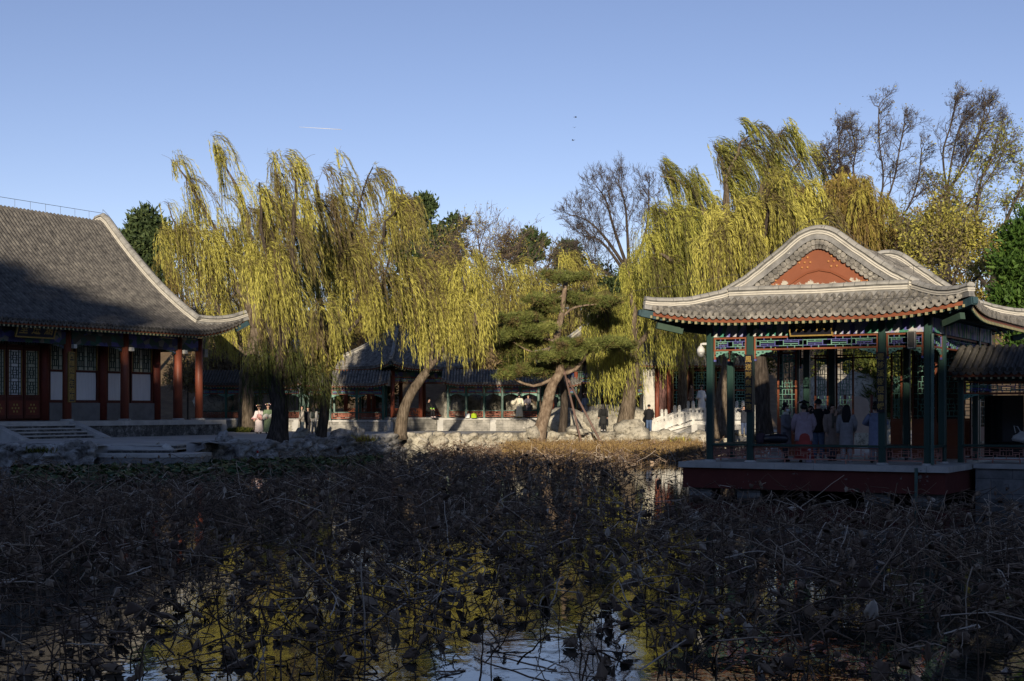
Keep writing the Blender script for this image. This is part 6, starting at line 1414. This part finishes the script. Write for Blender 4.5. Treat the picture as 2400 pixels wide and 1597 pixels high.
    tl = g.normal(0, .4, (k, 2)); lx, ly = R_[:, None] * np.cos(a), R_[:, None] * np.sin(a) * g.uniform(.7, 1, (k, 1))
    O = np.stack([X[:, None] + lx, Y[:, None] + ly, (g.uniform(.02, .16, k))[:, None] + lx * tl[:, :1] + ly * tl[:, 1:]], -1); c = O.mean(1, keepdims=True) - np.array([0, 0, .03]); O = np.concatenate([O, c], 1)
    tri = np.array([[i, (i + 1) % nr, nr] for i in range(nr)]); v = O.reshape(-1, 3); q = (tri[None] + (np.arange(k) * (nr + 1))[:, None, None]).reshape(-1, 3)
    tag(np_mesh('floating_leaves', v, q, M['pad'], None, np.repeat(g.uniform(0, 1, k) ** 1.4, nr)), 'dark green floating leaves along the shaded bank', 'water plants', kind='stuff')
M['reed'] = leaf_mat('dry_reed', [(0, (.2, .12, .05)), (.5, (.38, .25, .1)), (1, (.55, .4, .19))], .2)
lotus_field()
# ivy tufts and small grass on the banks
def tuft(label, px, py, Y, n, h, leaf, seed):
    g = np.random.default_rng(seed); c = np.array(at(px, py, Y)); B = c + g.normal(0, 1, (n, 3)).clip(-1.6, 1.6) * np.array([.4, .22, .02]); D = unit(g.normal(0, .45, (n, 3)) + np.array([0, 0, 1]))
    v, q = blades(B, D, h * g.uniform(.5, 1.2, n), .05, .1, g); tag(np_mesh('grass_tuft', v, q, M[leaf], None, g.uniform(0, 1, n)), label, 'grass')
tuft('green grass tuft around the foot of the pale willow trunk', 562, 1012, 90.5, 900, .3, 'hedge', 1)
tuft('green ivy patch on the rocks below the hall stairs', 100, 1062, 60.3, 400, .3, 'hedge', 2)
tuft('yellowing weeds on the rocks by the leaning willow', 848, 1036, 75.6, 260, .4, 'willow', 3)
tuft('dry yellow weeds on the sunlit rocks near the pavilion', 1590, 1040, 86.6, 260, .45, 'willow', 4)
# birds and a vapour trail high above
for i, (px, py, lab) in enumerate([(1349, 276, 'uppermost of the three small birds in the sky'), (1346, 300, 'middle one of the three small birds in the sky'), (1343, 330, 'lowest of the three small birds in the sky')]):
    c = at(px, py, 150); mb = MB(); mb.tube([(-.15, 0, 0), (-.07, 0, .01), (.07, 0, .02), (.16, 0, .03)], [.006, .026, .026, .008], 8)
    b = mb.build('bird', M['wire'], None, True); tag(b, lab, 'bird', 'birds in the sky'); b.location = c; b.rotation_euler = (0, 0, .5 + i)
    for s in (-1, 1):
        mb = MB(); mb.add([(.08, 0, .03), (.0, s * .2, .12), (-.08, s * .28, .06), (-.12, s * .2, .1), (-.06, 0, .03)], [(0, 1, 3, 4), (1, 2, 3)]); mb.build('wing', M['wire'], b)
mb = MB(); a, b = at(700, 298, 2500), at(800, 304, 2500); mb.tube([a, a.lerp(b, .5), b], [.2, .4, .5], 8); tag(mb.build('vapour_trail', M['whiteplastic'], None, True), 'short thin white vapour trail in the blue sky', 'vapour trail')
# ---------------------------------------------------------------- people
def cm(name, c, rough=.85, var=.18, scale=9):
    return mat(name, [(.3, tuple(x * (1 - var) for x in c)), (.7, tuple(min(1, x * (1 + var)) for x in c))], scale, rough, .25, 40, .004, spec=.2)
SKIN = cm('skin', (.5, .32, .24), .6, .06); HAIRM = cm('black_hair', (.012, .011, .012), .5, .3, 30); WHITE = cm('white_cloth', (.72, .72, .72), .8, .05)
def ik(a, b, l1, l2, pole):
    a, b = Vector(a), Vector(b); d = b - a; L = min(d.length, (l1 + l2) * .995); d.normalize(); x = (l1 * l1 - l2 * l2 + L * L) / (2 * L); h = math.sqrt(max(0, l1 * l1 - x * x))
    p = Vector(pole); p = (p - d * p.dot(d)).normalized(); return a + d * x + p * h, a + d * L
def person(label, pos, yaw, H=1.65, top=(.3, .3, .3), toplen=.55, bottom=(.05, .05, .06), skirt=False, hair='short', hands=None, sleeve=1.0, width=1.0, robe=False, hood=False, shoes=(.03, .03, .03), seated=False, head_yaw=0, head_tilt=0, extra=None, collar=None, trim=None, face=False, lean=0):
    root = empty('person', pos, yaw, label, 'person'); h = H
    def S(x, y, z): return Vector((x * h, y * h + lean * h * max(0, z - .5), z * h))
    zo = -.20 if seated else 0
    bm = bmesh.new(); lay = bm.verts.layers.skin.verify(); V = []
    def nv(p, r, parent=None, rt=False):
        v = bm.verts.new(p); v[lay].radius = (r * h, r * h) if not isinstance(r, tuple) else (r[0] * h, r[1] * h); v[lay].use_root = rt
        if parent is not None: bm.edges.new((parent, v))
        return v
    pel = nv(S(0, 0, .53 + zo), (.085, .062), None, True); wa = nv(S(0, 0, .63 + zo), (.072, .052), pel); ch = nv(S(0, -.004, .74 + zo), (.085, .058), wa); nb = nv(S(0, .004, .825 + zo), (.05, .04), ch); nk = nv(S(0, -.004, .86 + zo), .03, nb)
    hy = Matrix.Rotation(head_yaw, 3, 'Z') @ Matrix.Rotation(head_tilt, 3, 'X')
    def HD(x, y, z): q = hy @ Vector((x, y, z - .865)); return S(q.x, q.y, q.z + .865 + zo)
    hb = nv(HD(0, -.012, .895), .042, nk); hc = nv(HD(0, -.002, .935), (.05, .056), hb); nv(HD(0, .002, .972), (.043, .047), hc); nv(HD(0, -.066, .915), .007, nv(HD(0, -.05, .922), .012, hb))
    for s in (-1, 1): nv(HD(s * .056, .004, .93), .012, hc)
    hands = hands or ((-.16, -.06, .47), (.16, -.06, .47)); arms = []
    for s, hd in zip((-1, 1), hands):
        sh = S(s * .105 * width, .005, .805 + zo); el, wr = ik(sh, S(hd[0], hd[1], hd[2] + zo), .155 * h, .145 * h, (s * .6, .8, -.3)); arms.append((sh, el, wr))
        a = nv(sh, .034, ch); e = nv(el, .027, a); w_ = nv(wr, .018, e); d = (wr - el).normalized(); pm = nv(wr + d * .035 * h, (.022, .014), w_)
        sd = d.cross(Vector((0, 0, 1))) if abs(d.z) < .9 else d.cross(Vector((0, 1, 0))); sd.normalize(); up = sd.cross(d)
        for k, (o, l) in enumerate(((-.018, .040), (-.006, .048), (.006, .045), (.018, .036))):
            f1 = nv(wr + d * .058 * h + sd * o * h, .0055, pm); f2 = nv(wr + d * (.058 + l * .5) * h + sd * o * h * 1.15 - up * .006 * h, .005, f1); nv(wr + d * (.055 + l * .85) * h + sd * o * h * 1.15 - up * .02 * h, .0042, f2)
        t1 = nv(wr + d * .028 * h + sd * .024 * h * s, .006, w_); nv(wr + d * .052 * h + sd * .036 * h * s - up * .008 * h, .005, t1)
    legs = []
    for s in (-1, 1):
        hip = S(s * .05, 0, .495 + zo)
        if seated: kn, an = S(s * .065, -.24, .29), S(s * .06, -.25 - .03 * s, .05)
        else: kn, an = S(s * .055, -.008, .28), S(s * .058 , .012 + .03 * s, .045)
        a = nv(hip, .055, pel); k = nv(kn, .04, a); c_ = nv(kn.lerp(an, .35), .036, k); n_ = nv(an, .024, c_); nv(an + S(0, -.03, -.022) - S(0, 0, 0), .022, n_); legs.append((hip, kn, an))
    me = bpy.data.meshes.new('body'); bm.to_mesh(me); bm.free(); tmp = bpy.data.objects.new('body', me); COL.objects.link(tmp)
    tmp.modifiers.new('s', 'SKIN').use_smooth_shade = True; sb = tmp.modifiers.new('u', 'SUBSURF'); sb.levels = 1; sb.render_levels = 1
    dg = C.evaluated_depsgraph_get(); m2 = bpy.data.meshes.new_from_object(tmp.evaluated_get(dg)); bpy.data.objects.remove(tmp); m2.materials.clear()
    link_mesh('body', m2, SKIN, root, True)
    tm = cm('coat_cloth', top); bmn = cm('lower_cloth', bottom)
    def loft(rings, name, m, fold=0, nf=9, n=22, ph=0):
        mb = MB(); rows = []
        for i, (z, rx, ry, cy) in enumerate(rings):
            f = i / max(1, len(rings) - 1)
            rows.append([S(rx * math.cos(a) * (1 + fold * f * math.sin(nf * a + ph)), ry * math.sin(a) * (1 + fold * f * math.sin(nf * a + ph)) + cy, z) for a in [2 * math.pi * k / n for k in range(n)]])
        mb.sheet(rows, 0, True); return mb.build(name, m, root, True)
    W = width
    # legs
    for (hip, kn, an), s in zip(legs, (-1, 1)):
        mb = MB(); mb.tube([hip + Vector((0, 0, .02)) * h, hip.lerp(kn, .5), kn, kn.lerp(an, .5), an + Vector((0, 0, .0))], [.066 * h, .06 * h, .049 * h, .044 * h, .042 * h], 10)
        if not skirt: mb.build('trouser_leg', bmn, root, True)
        mb = MB(); mb.tube([an + S(0, .022, -.03), an + S(0, -.02, -.025), an + S(0, -.06, -.03), an + S(0, -.085, -.034)], [.024 * h, .031 * h, .028 * h, .012 * h], 10, squash=.8); mb.build('shoe', cm('shoe_leather', shoes), root, True)
    zb = (.86 - toplen)
    if robe:
        loft([(.835, .035, .035, 0), (.82, .085 * W, .055, 0), (.79, .115 * W, .07, 0), (.7, .105 * W, .075, 0), (.56, .11 * W, .085, 0), (.35, .135 * W, .105, 0), (.15, .155 * W, .12, 0), (.06, .165 * W, .13, 0)], 'robe', tm, .05)
    elif seated:
        loft([(.835 + zo, .035, .035, 0), (.82 + zo, .08 * W, .055, 0), (.78 + zo, .115 * W, .072, 0), (.66 + zo, .105 * W, .08, 0), (.52 + zo, .11 * W, .09, -.01), (.47 + zo, .1 * W, .085, -.01)], 'coat', tm, .03)
    else:
        loft([(.842, .036, .036, 0), (.825, .08 * W, .055, .0), (.79, .115 * W, .072, .002), (.7, .112 * W, .082, .0), (.6, .11 * W, .085, .0), (max(zb + .04, .3), .118 * W, .09, 0), (zb, .122 * W, .092, 0), (zb + .002, .06, .05, 0)], 'coat', tm, .03)
        if skirt: loft([(max(.56, zb + .05), .09, .07, 0), (.45, .12, .1, 0), (.25, .15, .125, 0), (.05, .18, .15, 0)], 'skirt', bmn, .08, 11)
    for (sh, el, wr), s in zip(arms, (-1, 1)):
        mb = MB(); d = (wr - el).normalized(); r2 = .042 * sleeve; mb.tube([sh + Vector((-s * .02, 0, .006)) * h, sh.lerp(el, .5), el, el.lerp(wr, .55), wr + d * .008 * h], [.048 * h, .047 * h, .045 * h, r2 * h, (r2 * 1.05 if sleeve < 1.5 else r2 * 1.5) * h], 12); mb.build('sleeve', tm, root, True)
        if trim:
            mb = MB(); mb.tube([wr - d * .012 * h, wr + d * .012 * h], (r2 * 1.6 if sleeve > 1.5 else r2 * 1.12) * h, 12); mb.build('cuff', cm('trim_cloth', trim), root, True)
    # hair
    mb = MB(); rows = []
    for j in range(8):
        f = j / 7; th = .12 + f * (1.95 if hair != 'short' else 1.75); row = []
        for k in range(18):
            a = 2 * math.pi * k / 18; fr = math.sin(a) < 0; t2 = min(th, (1.05 if abs(math.cos(a)) < .85 else 1.35)) if fr else th
            row.append(HD(.061 * math.sin(t2) * math.cos(a), .004 + .067 * math.sin(t2) * math.sin(a), .938 + .064 * math.cos(t2)))
        rows.append(row)
    mb.sheet(rows, 0, True); mb.add(rows[0], [tuple(range(18))])
    if hair in ('long',):
        rows = []
        for j in range(8):
            f = j / 7; z = .955 - .27 * f; wd = .062 + .02 * math.sin(f * 3.1) - .03 * max(0, f - .7); rows.append([HD(0, 0, .93) + Vector((wd * h * math.cos(a), (.045 + .018 * f) * h + .028 * h * math.sin(a), (z - .93) * h)) for a in [2 * math.pi * k / 12 for k in range(12)]])
        mb.sheet(rows, 0, True); mb.add(rows[-1], [tuple(range(12))])
    if hair in ('bun', 'updo'): mb.lathe([(.01 * h, 0), (.04 * h, .015 * h), (.045 * h, .035 * h), (.03 * h, .06 * h), (.005 * h, .068 * h)], 12, HD(0, .015, .985))
    if hair == 'updo':
        mb.tube([HD(-.085, .02, 1.01), HD(0, .02, 1.035), HD(.085, .02, 1.01)], [.014 * h, .024 * h, .014 * h], 8)
    hr = mb.build('hair', HAIRM, root, True)
    if hair == 'updo':
        for x, z, c in ((-.085, 1.012, (.75, .5, .5)), (.085, 1.012, (.75, .5, .5)), (-.03, 1.035, (.5, .45, .2)), (.035, 1.04, (.6, .6, .7)), (.0, 1.0, (.65, .3, .3))):
            mb = MB(); p = HD(x, -.02, z)
            for k in range(5): a = k * 1.257; mb.lathe([(.002 * h, -.008 * h), (.011 * h, 0), (.002 * h, .008 * h)], 6, p + Vector((math.cos(a), 0, math.sin(a))) * .011 * h)
            mb.build('hair_flower', cm('flower', c), hr, True)
    if face:
        for s in (-1, 1):
            mb = MB(); mb.lathe([(.001 * h, -.004 * h), (.006 * h, 0), (.001 * h, .004 * h)], 8, HD(s * .021, -.051, .934)); mb.build('eye', HAIRM, root, True)
        if face == 'mask':
            mb = MB(); mb.sheet([[HD(.045 * math.sin(a), -.012 - .052 * math.cos(a) * (1 + .12 * math.cos(a)), z) for a in np.linspace(-1.25, 1.25, 9)] for z in (.878, .895, .912, .926)]); mb.build('face_mask', WHITE, root, True)
        else:
            mb = MB(); mb.tube([HD(-.014, -.052, .898), HD(0, -.057, .897), HD(.014, -.052, .898)], [.002 * h, .004 * h, .002 * h], 6); mb.build('lips', cm('lips', (.4, .12, .1)), root, True)
    if hood:
        mb = MB(); rows = []
        for j in range(6):
            f = j / 5; rows.append([S(.085 * math.cos(a) * (1 - .35 * f * f), .035 + .075 * math.sin(a) * (1 - .3 * f), .85 - .14 * f * (1 if math.sin(a) > -.2 else .3)) for a in [2 * math.pi * k / 16 for k in range(16)]])
        mb.sheet(rows, 0, True); mb.build('hood', tm, root, True)
    if collar:
        mb = MB(); rows = [[S(r * math.cos(a), r * .85 * math.sin(a), z) for a in [2 * math.pi * k / 14 for k in range(14)]] for r, z in ((.05, .875 + zo), (.058, .85 + zo), (.07, .83 + zo), (.04, .825 + zo))]
        mb.sheet(rows, 0, True); mb.build('scarf' if collar[0] < .3 else 'collar', cm('collar_cloth', collar), root, True)
    if extra: extra(root, S, arms, h)
    return root
def bag_on_back(c, nm='backpack'):
    def f(root, S, arms, h):
        mb = MB(); rows = []
        for z, rx, ry in ((.56, .04, .02), (.57, .08, .045), (.66, .085, .055), (.76, .08, .05), (.79, .04, .03)): rows.append([S(rx * math.copysign(abs(math.cos(a)) ** .6, math.cos(a)), .115 + ry * math.copysign(abs(math.sin(a)) ** .6, math.sin(a)), z) for a in [2 * math.pi * k / 14 for k in range(14)]])
        mb.sheet(rows, 0, True); mb.add(rows[0], [tuple(range(14))]); mb.add(rows[-1], [tuple(range(14))]); mb.build(nm, cm('bag_cloth', c), root, True)
    return f
def sash(c):
    def f(root, S, arms, h):
        mb = MB(); mb.tube([S(-.02, -.055, .84), S(-.02, -.078, .76), S(-.03, -.092, .66), S(-.035, -.095, .58)], [.018 * h, .02 * h, .022 * h, .024 * h], 8, squash=.4); mb.tube([S(.02, -.055, .84), S(.012, -.082, .76), S(.005, -.094, .68)], [.018 * h, .02 * h, .022 * h], 8, squash=.4); mb.build('scarf', cm('scarf_cloth', c), root, True)
    return f
R_ = math.radians
def pp(a, b, z=0):
    q = pav(a, b); return (q.x, q.y, PZ + z)
def pa(px, Y): # place on the pavilion floor
    return (gx(px, Y), Y, PZ)
# inside the pavilion
person('woman in grey coat with white face mask and cream collar standing in the pavilion', pa(1842, 40.9), R_(55), 1.62, (.16, .16, .18), .62, (.05, .05, .06), hair='bun', hands=((-.1, -.14, .6), (.12, -.12, .58)), collar=(.6, .58, .52), face='mask', head_tilt=-.05)
person('person in hooded pink coat seen from behind with flower headdress and red skirt', pa(1884, 40.2), R_(178), 1.66, (.36, .28, .32), .5, (.35, .06, .05), skirt=True, hair='updo', hood=True, width=1.3, hands=((-.15, -.1, .55), (.15, -.1, .55)))
person('tall man in black jacket and blue jeans with his back turned in the pavilion', pa(1918, 41.4), R_(150), 1.8, (.015, .015, .017), .4, (.1, .13, .2), hair='short', hands=((-.12, -.2, .7), (.1, -.2, .72)), shoes=(.6, .6, .6))
person('woman in beige puffer coat with checked scarf smiling in the pavilion', pa(1950, 41.2), R_(15), 1.64, (.3, .235, .2), .58, (.06, .06, .08), hair='long', extra=sash((.12, .11, .09)), face=True, width=1.15, hands=((-.14, -.06, .48), (.05, -.1, .86)), head_yaw=.35)
person('woman with long wavy black hair in pale coat seen from behind in the pavilion', pa(1984, 40.6), R_(160), 1.63, (.31, .3, .31), .6, (.4, .4, .4), hair='long', width=1.05, hands=((-.12, -.12, .56), (.15, -.05, .5)), shoes=(.6, .6, .6))
person('person in blue grey coat with black hair partly hidden by the second couplet column', pa(2052, 39.9), R_(165), 1.64, (.19, .22, .32), .62, (.2, .2, .22), hair='bun', hood=True, hands=((-.12, -.16, .66), (.12, -.16, .66)))
person('woman in dark coat standing beyond the group in the pavilion shade', pa(1900, 42.6), R_(10), 1.6, (.03, .03, .035), .6, (.04, .04, .05), hair='long', face=True, hands=((-.1, -.14, .62), (.1, -.14, .62)))
# on the path and in the corridors
def path_z(px, Y): return bank_z(gx(px, Y), Y)
person('woman in white and pale pink costume with flower headdress by the dark willow', (gx(607, 86), 86, path_z(607, 86)), R_(-5), 1.66, (.66, .58, .58), .6, (.6, .42, .42), robe=True, hair='updo', sleeve=1.9, trim=(.55, .3, .3), face=True, hands=((-.15, -.08, .5), (.06, -.14, .6)))
person('woman in green costume with tall flower headdress beside the one in pink', (gx(628, 85.6), 85.6, path_z(628, 85.6)), R_(20), 1.74, (.2, .27, .16), .6, (.2, .3, .25), robe=True, hair='updo', sleeve=1.9, trim=(.6, .6, .55), face=True, hands=((-.1, -.14, .58), (.12, -.14, .58)))
person('person in cream jacket and jeans looking aside under the hanging willow', (gx(708, 86.5), 86.5, path_z(708, 86.5)), R_(-60), 1.68, (.55, .5, .43), .45, (.13, .17, .2), hair='short', hood=True, hands=((-.13, -.05, .5), (.13, -.12, .52)))
person('person in dark clothes between the two cream jackets', (gx(722, 87.5), 87.5, path_z(722, 87.5)), R_(30), 1.6, (.03, .03, .035), .45, (.03, .03, .04), hair='short')
person('person in cream jacket with grey backpack straps next to the slender willow', (gx(736, 86.3), 86.3, path_z(736, 86.3)), R_(160), 1.62, (.52, .5, .46), .42, (.12, .13, .16), hair='long', extra=bag_on_back((.05, .06, .06)))
person('person in black hoodie leaning over the red kiosk railing with bright green sleeve band', (gx(1003, 96.2), 96.2, CZ - .55), R_(60), 1.6, (.012, .012, .013), .45, (.012, .012, .014), hair='short', hood=True, seated=True, trim=(.25, .6, .06), lean=-.25, shoes=(.5, .4, .4), hands=((-.1, -.22, .58), (.12, -.22, .55)))
person('woman in long cream robe with yellow hem standing at the long corridor', (gx(1217, 95.9), 95.9, ZF), R_(205), 1.62, (.74, .69, .54), .6, (.65, .5, .05), robe=True, hair='updo', sleeve=2.0, hands=((-.15, -.1, .55), (.22, -.12, .64)), collar=(.05, .05, .06))
person('woman in grey patterned costume facing the cream robed woman', (gx(1238, 97.6), 97.6, ZF), R_(-50), 1.6, (.12, .11, .14), .6, (.2, .18, .2), robe=True, hair='updo', sleeve=1.6, face=True, hands=((-.12, -.16, .68), (.1, -.14, .6)))
person('woman in white and grey costume standing in the doorway behind the pine props', (gx(1372, 99.8), 99.8, CZ - .55), R_(10), 1.62, (.45, .46, .5), .6, (.3, .3, .35), robe=True, hair='updo', sleeve=1.8, face=True, trim=(.2, .25, .4))
person('woman in pale yellow costume standing in the doorway behind the pine props', (gx(1389, 99.6), 99.6, CZ - .55), R_(0), 1.66, (.62, .55, .22), .6, (.5, .45, .2), robe=True, hair='updo', sleeve=1.9, face=True)
person('person in long dark coat with back turned below the stout willow', (gx(1414, 88.5), 88.5, gz(1010, 88.5)), R_(185), 1.7, (.025, .025, .026), .62, (.02, .02, .022), hair='long', extra=bag_on_back((.015, .015, .016), 'shoulder_bag'), shoes=(.5, .5, .5))
person('man in black jacket and blue jeans standing beside the marble stair', (gx(1521, 88.4), 88.4, gz(1013, 88.4)), R_(175), 1.72, (.014, .014, .016), .42, (.07, .11, .2), hair='short', shoes=(.5, .5, .5), hands=((-.14, -.1, .55), (.12, -.14, .6)))
person('person in brown coat walking up the marble stair', (gx(1621, 90), 90, gz(962, 90)), R_(-80), 1.66, (.17, .12, .1), .5, (.02, .02, .022), hair='short')
person('person in long white costume on the stair landing', (gx(1644, 90.5), 90.5, gz(965, 90.5)), R_(15), 1.62, (.72, .72, .72), .6, (.6, .6, .6), robe=True, hair='updo', sleeve=1.8)
person('person in dark coat holding a blue phone beyond the first couplet column', (gx(1744, 80), 80, PATHZ), R_(-20), 1.68, (.03, .035, .05), .42, (.05, .07, .13), hair='short', face=True, hands=((-.05, -.18, .88), (.07, -.16, .88)))
person('person in grey top half hidden by willow strands in the corridor', (gx(1453, 99), 99, ZF), R_(25), 1.6, (.3, .28, .3), .45, (.2, .22, .18), hair='long', face=True)
person('dim person walking inside the shaded corridor bay', (gx(1130, 98.2), 98.2, ZF), R_(80), 1.62, (.2, .17, .15), .5, (.05, .05, .05), hair='short')
# small things people left about
def simple(name, label, cat, loc, rows, m, smooth_=True, close=True, rz=0):
    mb = MB(); mb.sheet(rows, 0, close); mb.add(rows[0], [tuple(range(len(rows[0])))]); mb.add(rows[-1], [tuple(range(len(rows[0])))]); o = mb.build(name, m, None, smooth_); o.location = loc; o.rotation_euler = (0, 0, rz); return tag(o, label, cat)
def ell(prof, sx=1, n=14, jit=0, seed=1):
    g = random.Random(seed); return [[(r * sx * math.cos(a) * (1 + g.uniform(-jit, jit)), r * math.sin(a) * (1 + g.uniform(-jit, jit)), z) for a in [2 * math.pi * k / n for k in range(n)]] for r, z in prof]
q = pp(1.95, .06, .52)
t = empty('duffel_bag', q, R_(-30), 'black duffel bag lying on the pavilion railing seat', 'bag')
mb = MB(); mb.tube([(-.36, 0, .12), (-.3, 0, .14), (0, 0, .15), (.3, 0, .14), (.36, 0, .12)], [.05, .12, .14, .12, .05], 12); mb.build('body', M['black'], t, True)
mb = MB(); mb.tube([(-.15, -.1, .2), (-.1, -.1, .32), (.1, -.1, .32), (.15, -.1, .2)], .014, 6); mb.build('handle', M['black'], t, True)
t = empty('rucksack', pp(1.5, .06, .52), R_(-30), 'dark small rucksack next to the duffel bag', 'bag')
mb = MB(); mb.sheet(ell([(.08, 0), (.13, .03), (.14, .14), (.12, .26), (.05, .31)], 1.1), 0, True); mb.build('body', cm('dark_purple_cloth', (.05, .035, .045)), t, True)
mb = MB(); mb.tube([(-.04, 0, .3), (-.03, 0, .37), (.04, 0, .37), (.05, 0, .3)], .012, 6); mb.build('handle', M['black'], t, True)
def low_bench():
    t = empty('bench', pp(4.25, 3.4), R_(-30), 'low black bench at the back of the pavilion floor', 'bench')
    mb = MB(); mb.box(-.6, .6, -.16, .16, .4, .46); mb.build('seat', M['black'], t)
    for x in (-.5, 0, .5):
        mb = MB(); mb.box(x - .03, x + .03, -.12, .12, 0, .398); mb.build('leg', M['black'], t)
low_bench()
simple('carrier_bag', 'crumpled white carrier bag on the pavilion floor behind the railing', 'bag', pp(1.75, .55), ell([(.18, 0), (.22, .06), (.18, .25), (.1, .36), (.03, .42)], 1.2, 14, .14, 3), M['whiteplastic'])
simple('drink_bag', 'small white bag with lilac top standing behind the railing lattice', 'bag', pp(2.75, .5), ell([(.09, 0), (.1, .05), (.08, .2), (.05, .27), (.07, .36), (.02, .42)], 1, 12, .1, 4), cm('lilac_white', (.5, .46, .56)))
simple('stool', 'white banded round stool by the corridor railing', 'stool', (gx(1096, 96.3), 96.3, ZF), ell([(.16, 0), (.17, .1), (.16, .28), (.15, .3)], 1, 14), WHITE)
simple('bright_bag', 'lime green bag on the corridor floor near the white stool', 'bag', (gx(1111, 96.2), 96.2, ZF), ell([(.16, 0), (.17, .08), (.15, .26), (.06, .34)], 1.2, 12, .1, 6), cm('lime_cloth', (.4, .55, .03)))
simple('box_bag', 'lime green carrier below the corridor by the stout willow', 'bag', (gx(1454, 96.2), 96.2, ZF + .03), ell([(.2, 0), (.2, .1), (.2, .35), (.18, .4)], 1.2, 8, .04, 7), cm('green_bag_cloth', (.25, .55, .02)))
simple('bollard', 'small white stone post beside the twisted trunk', 'post', (gx(1327, 89), 89, path_z(1327, 89)), ell([(.12, 0), (.12, .4), (.1, .46), (.03, .5)], 1, 12), M['marble'])
t = empty('globe_lamp', at(940, 868, 98), 0, 'white capped lamp hanging under the red kiosk eave', 'lamp')
mb = MB(); mb.lathe([(.03, .34), (.1, .3), (.22, .1), (.24, 0)], 14); mb.build('cap', WHITE, t, True)
mb = MB(); mb.lathe([(.2, 0), (.19, -.12), (.08, -.2)], 14); mb.build('dome', M['glass'], t, True)
t = empty('water_bottle', (gx(604, 66.8), 66.75, .18), R_(20), 'plastic bottle with red label stuck in the bank rocks', 'bottle')
mb = MB(); mb.lathe([(.04, 0), (.045, .02), (.045, .2), (.02, .26), (.02, .3)], 10); mb.build('body', M['whiteplastic'], t, True)
mb = MB(); mb.lathe([(.047, .22), (.047, .34)], 10); mb.build('label', cm('red_label', (.5, .05, .04)), t, True)
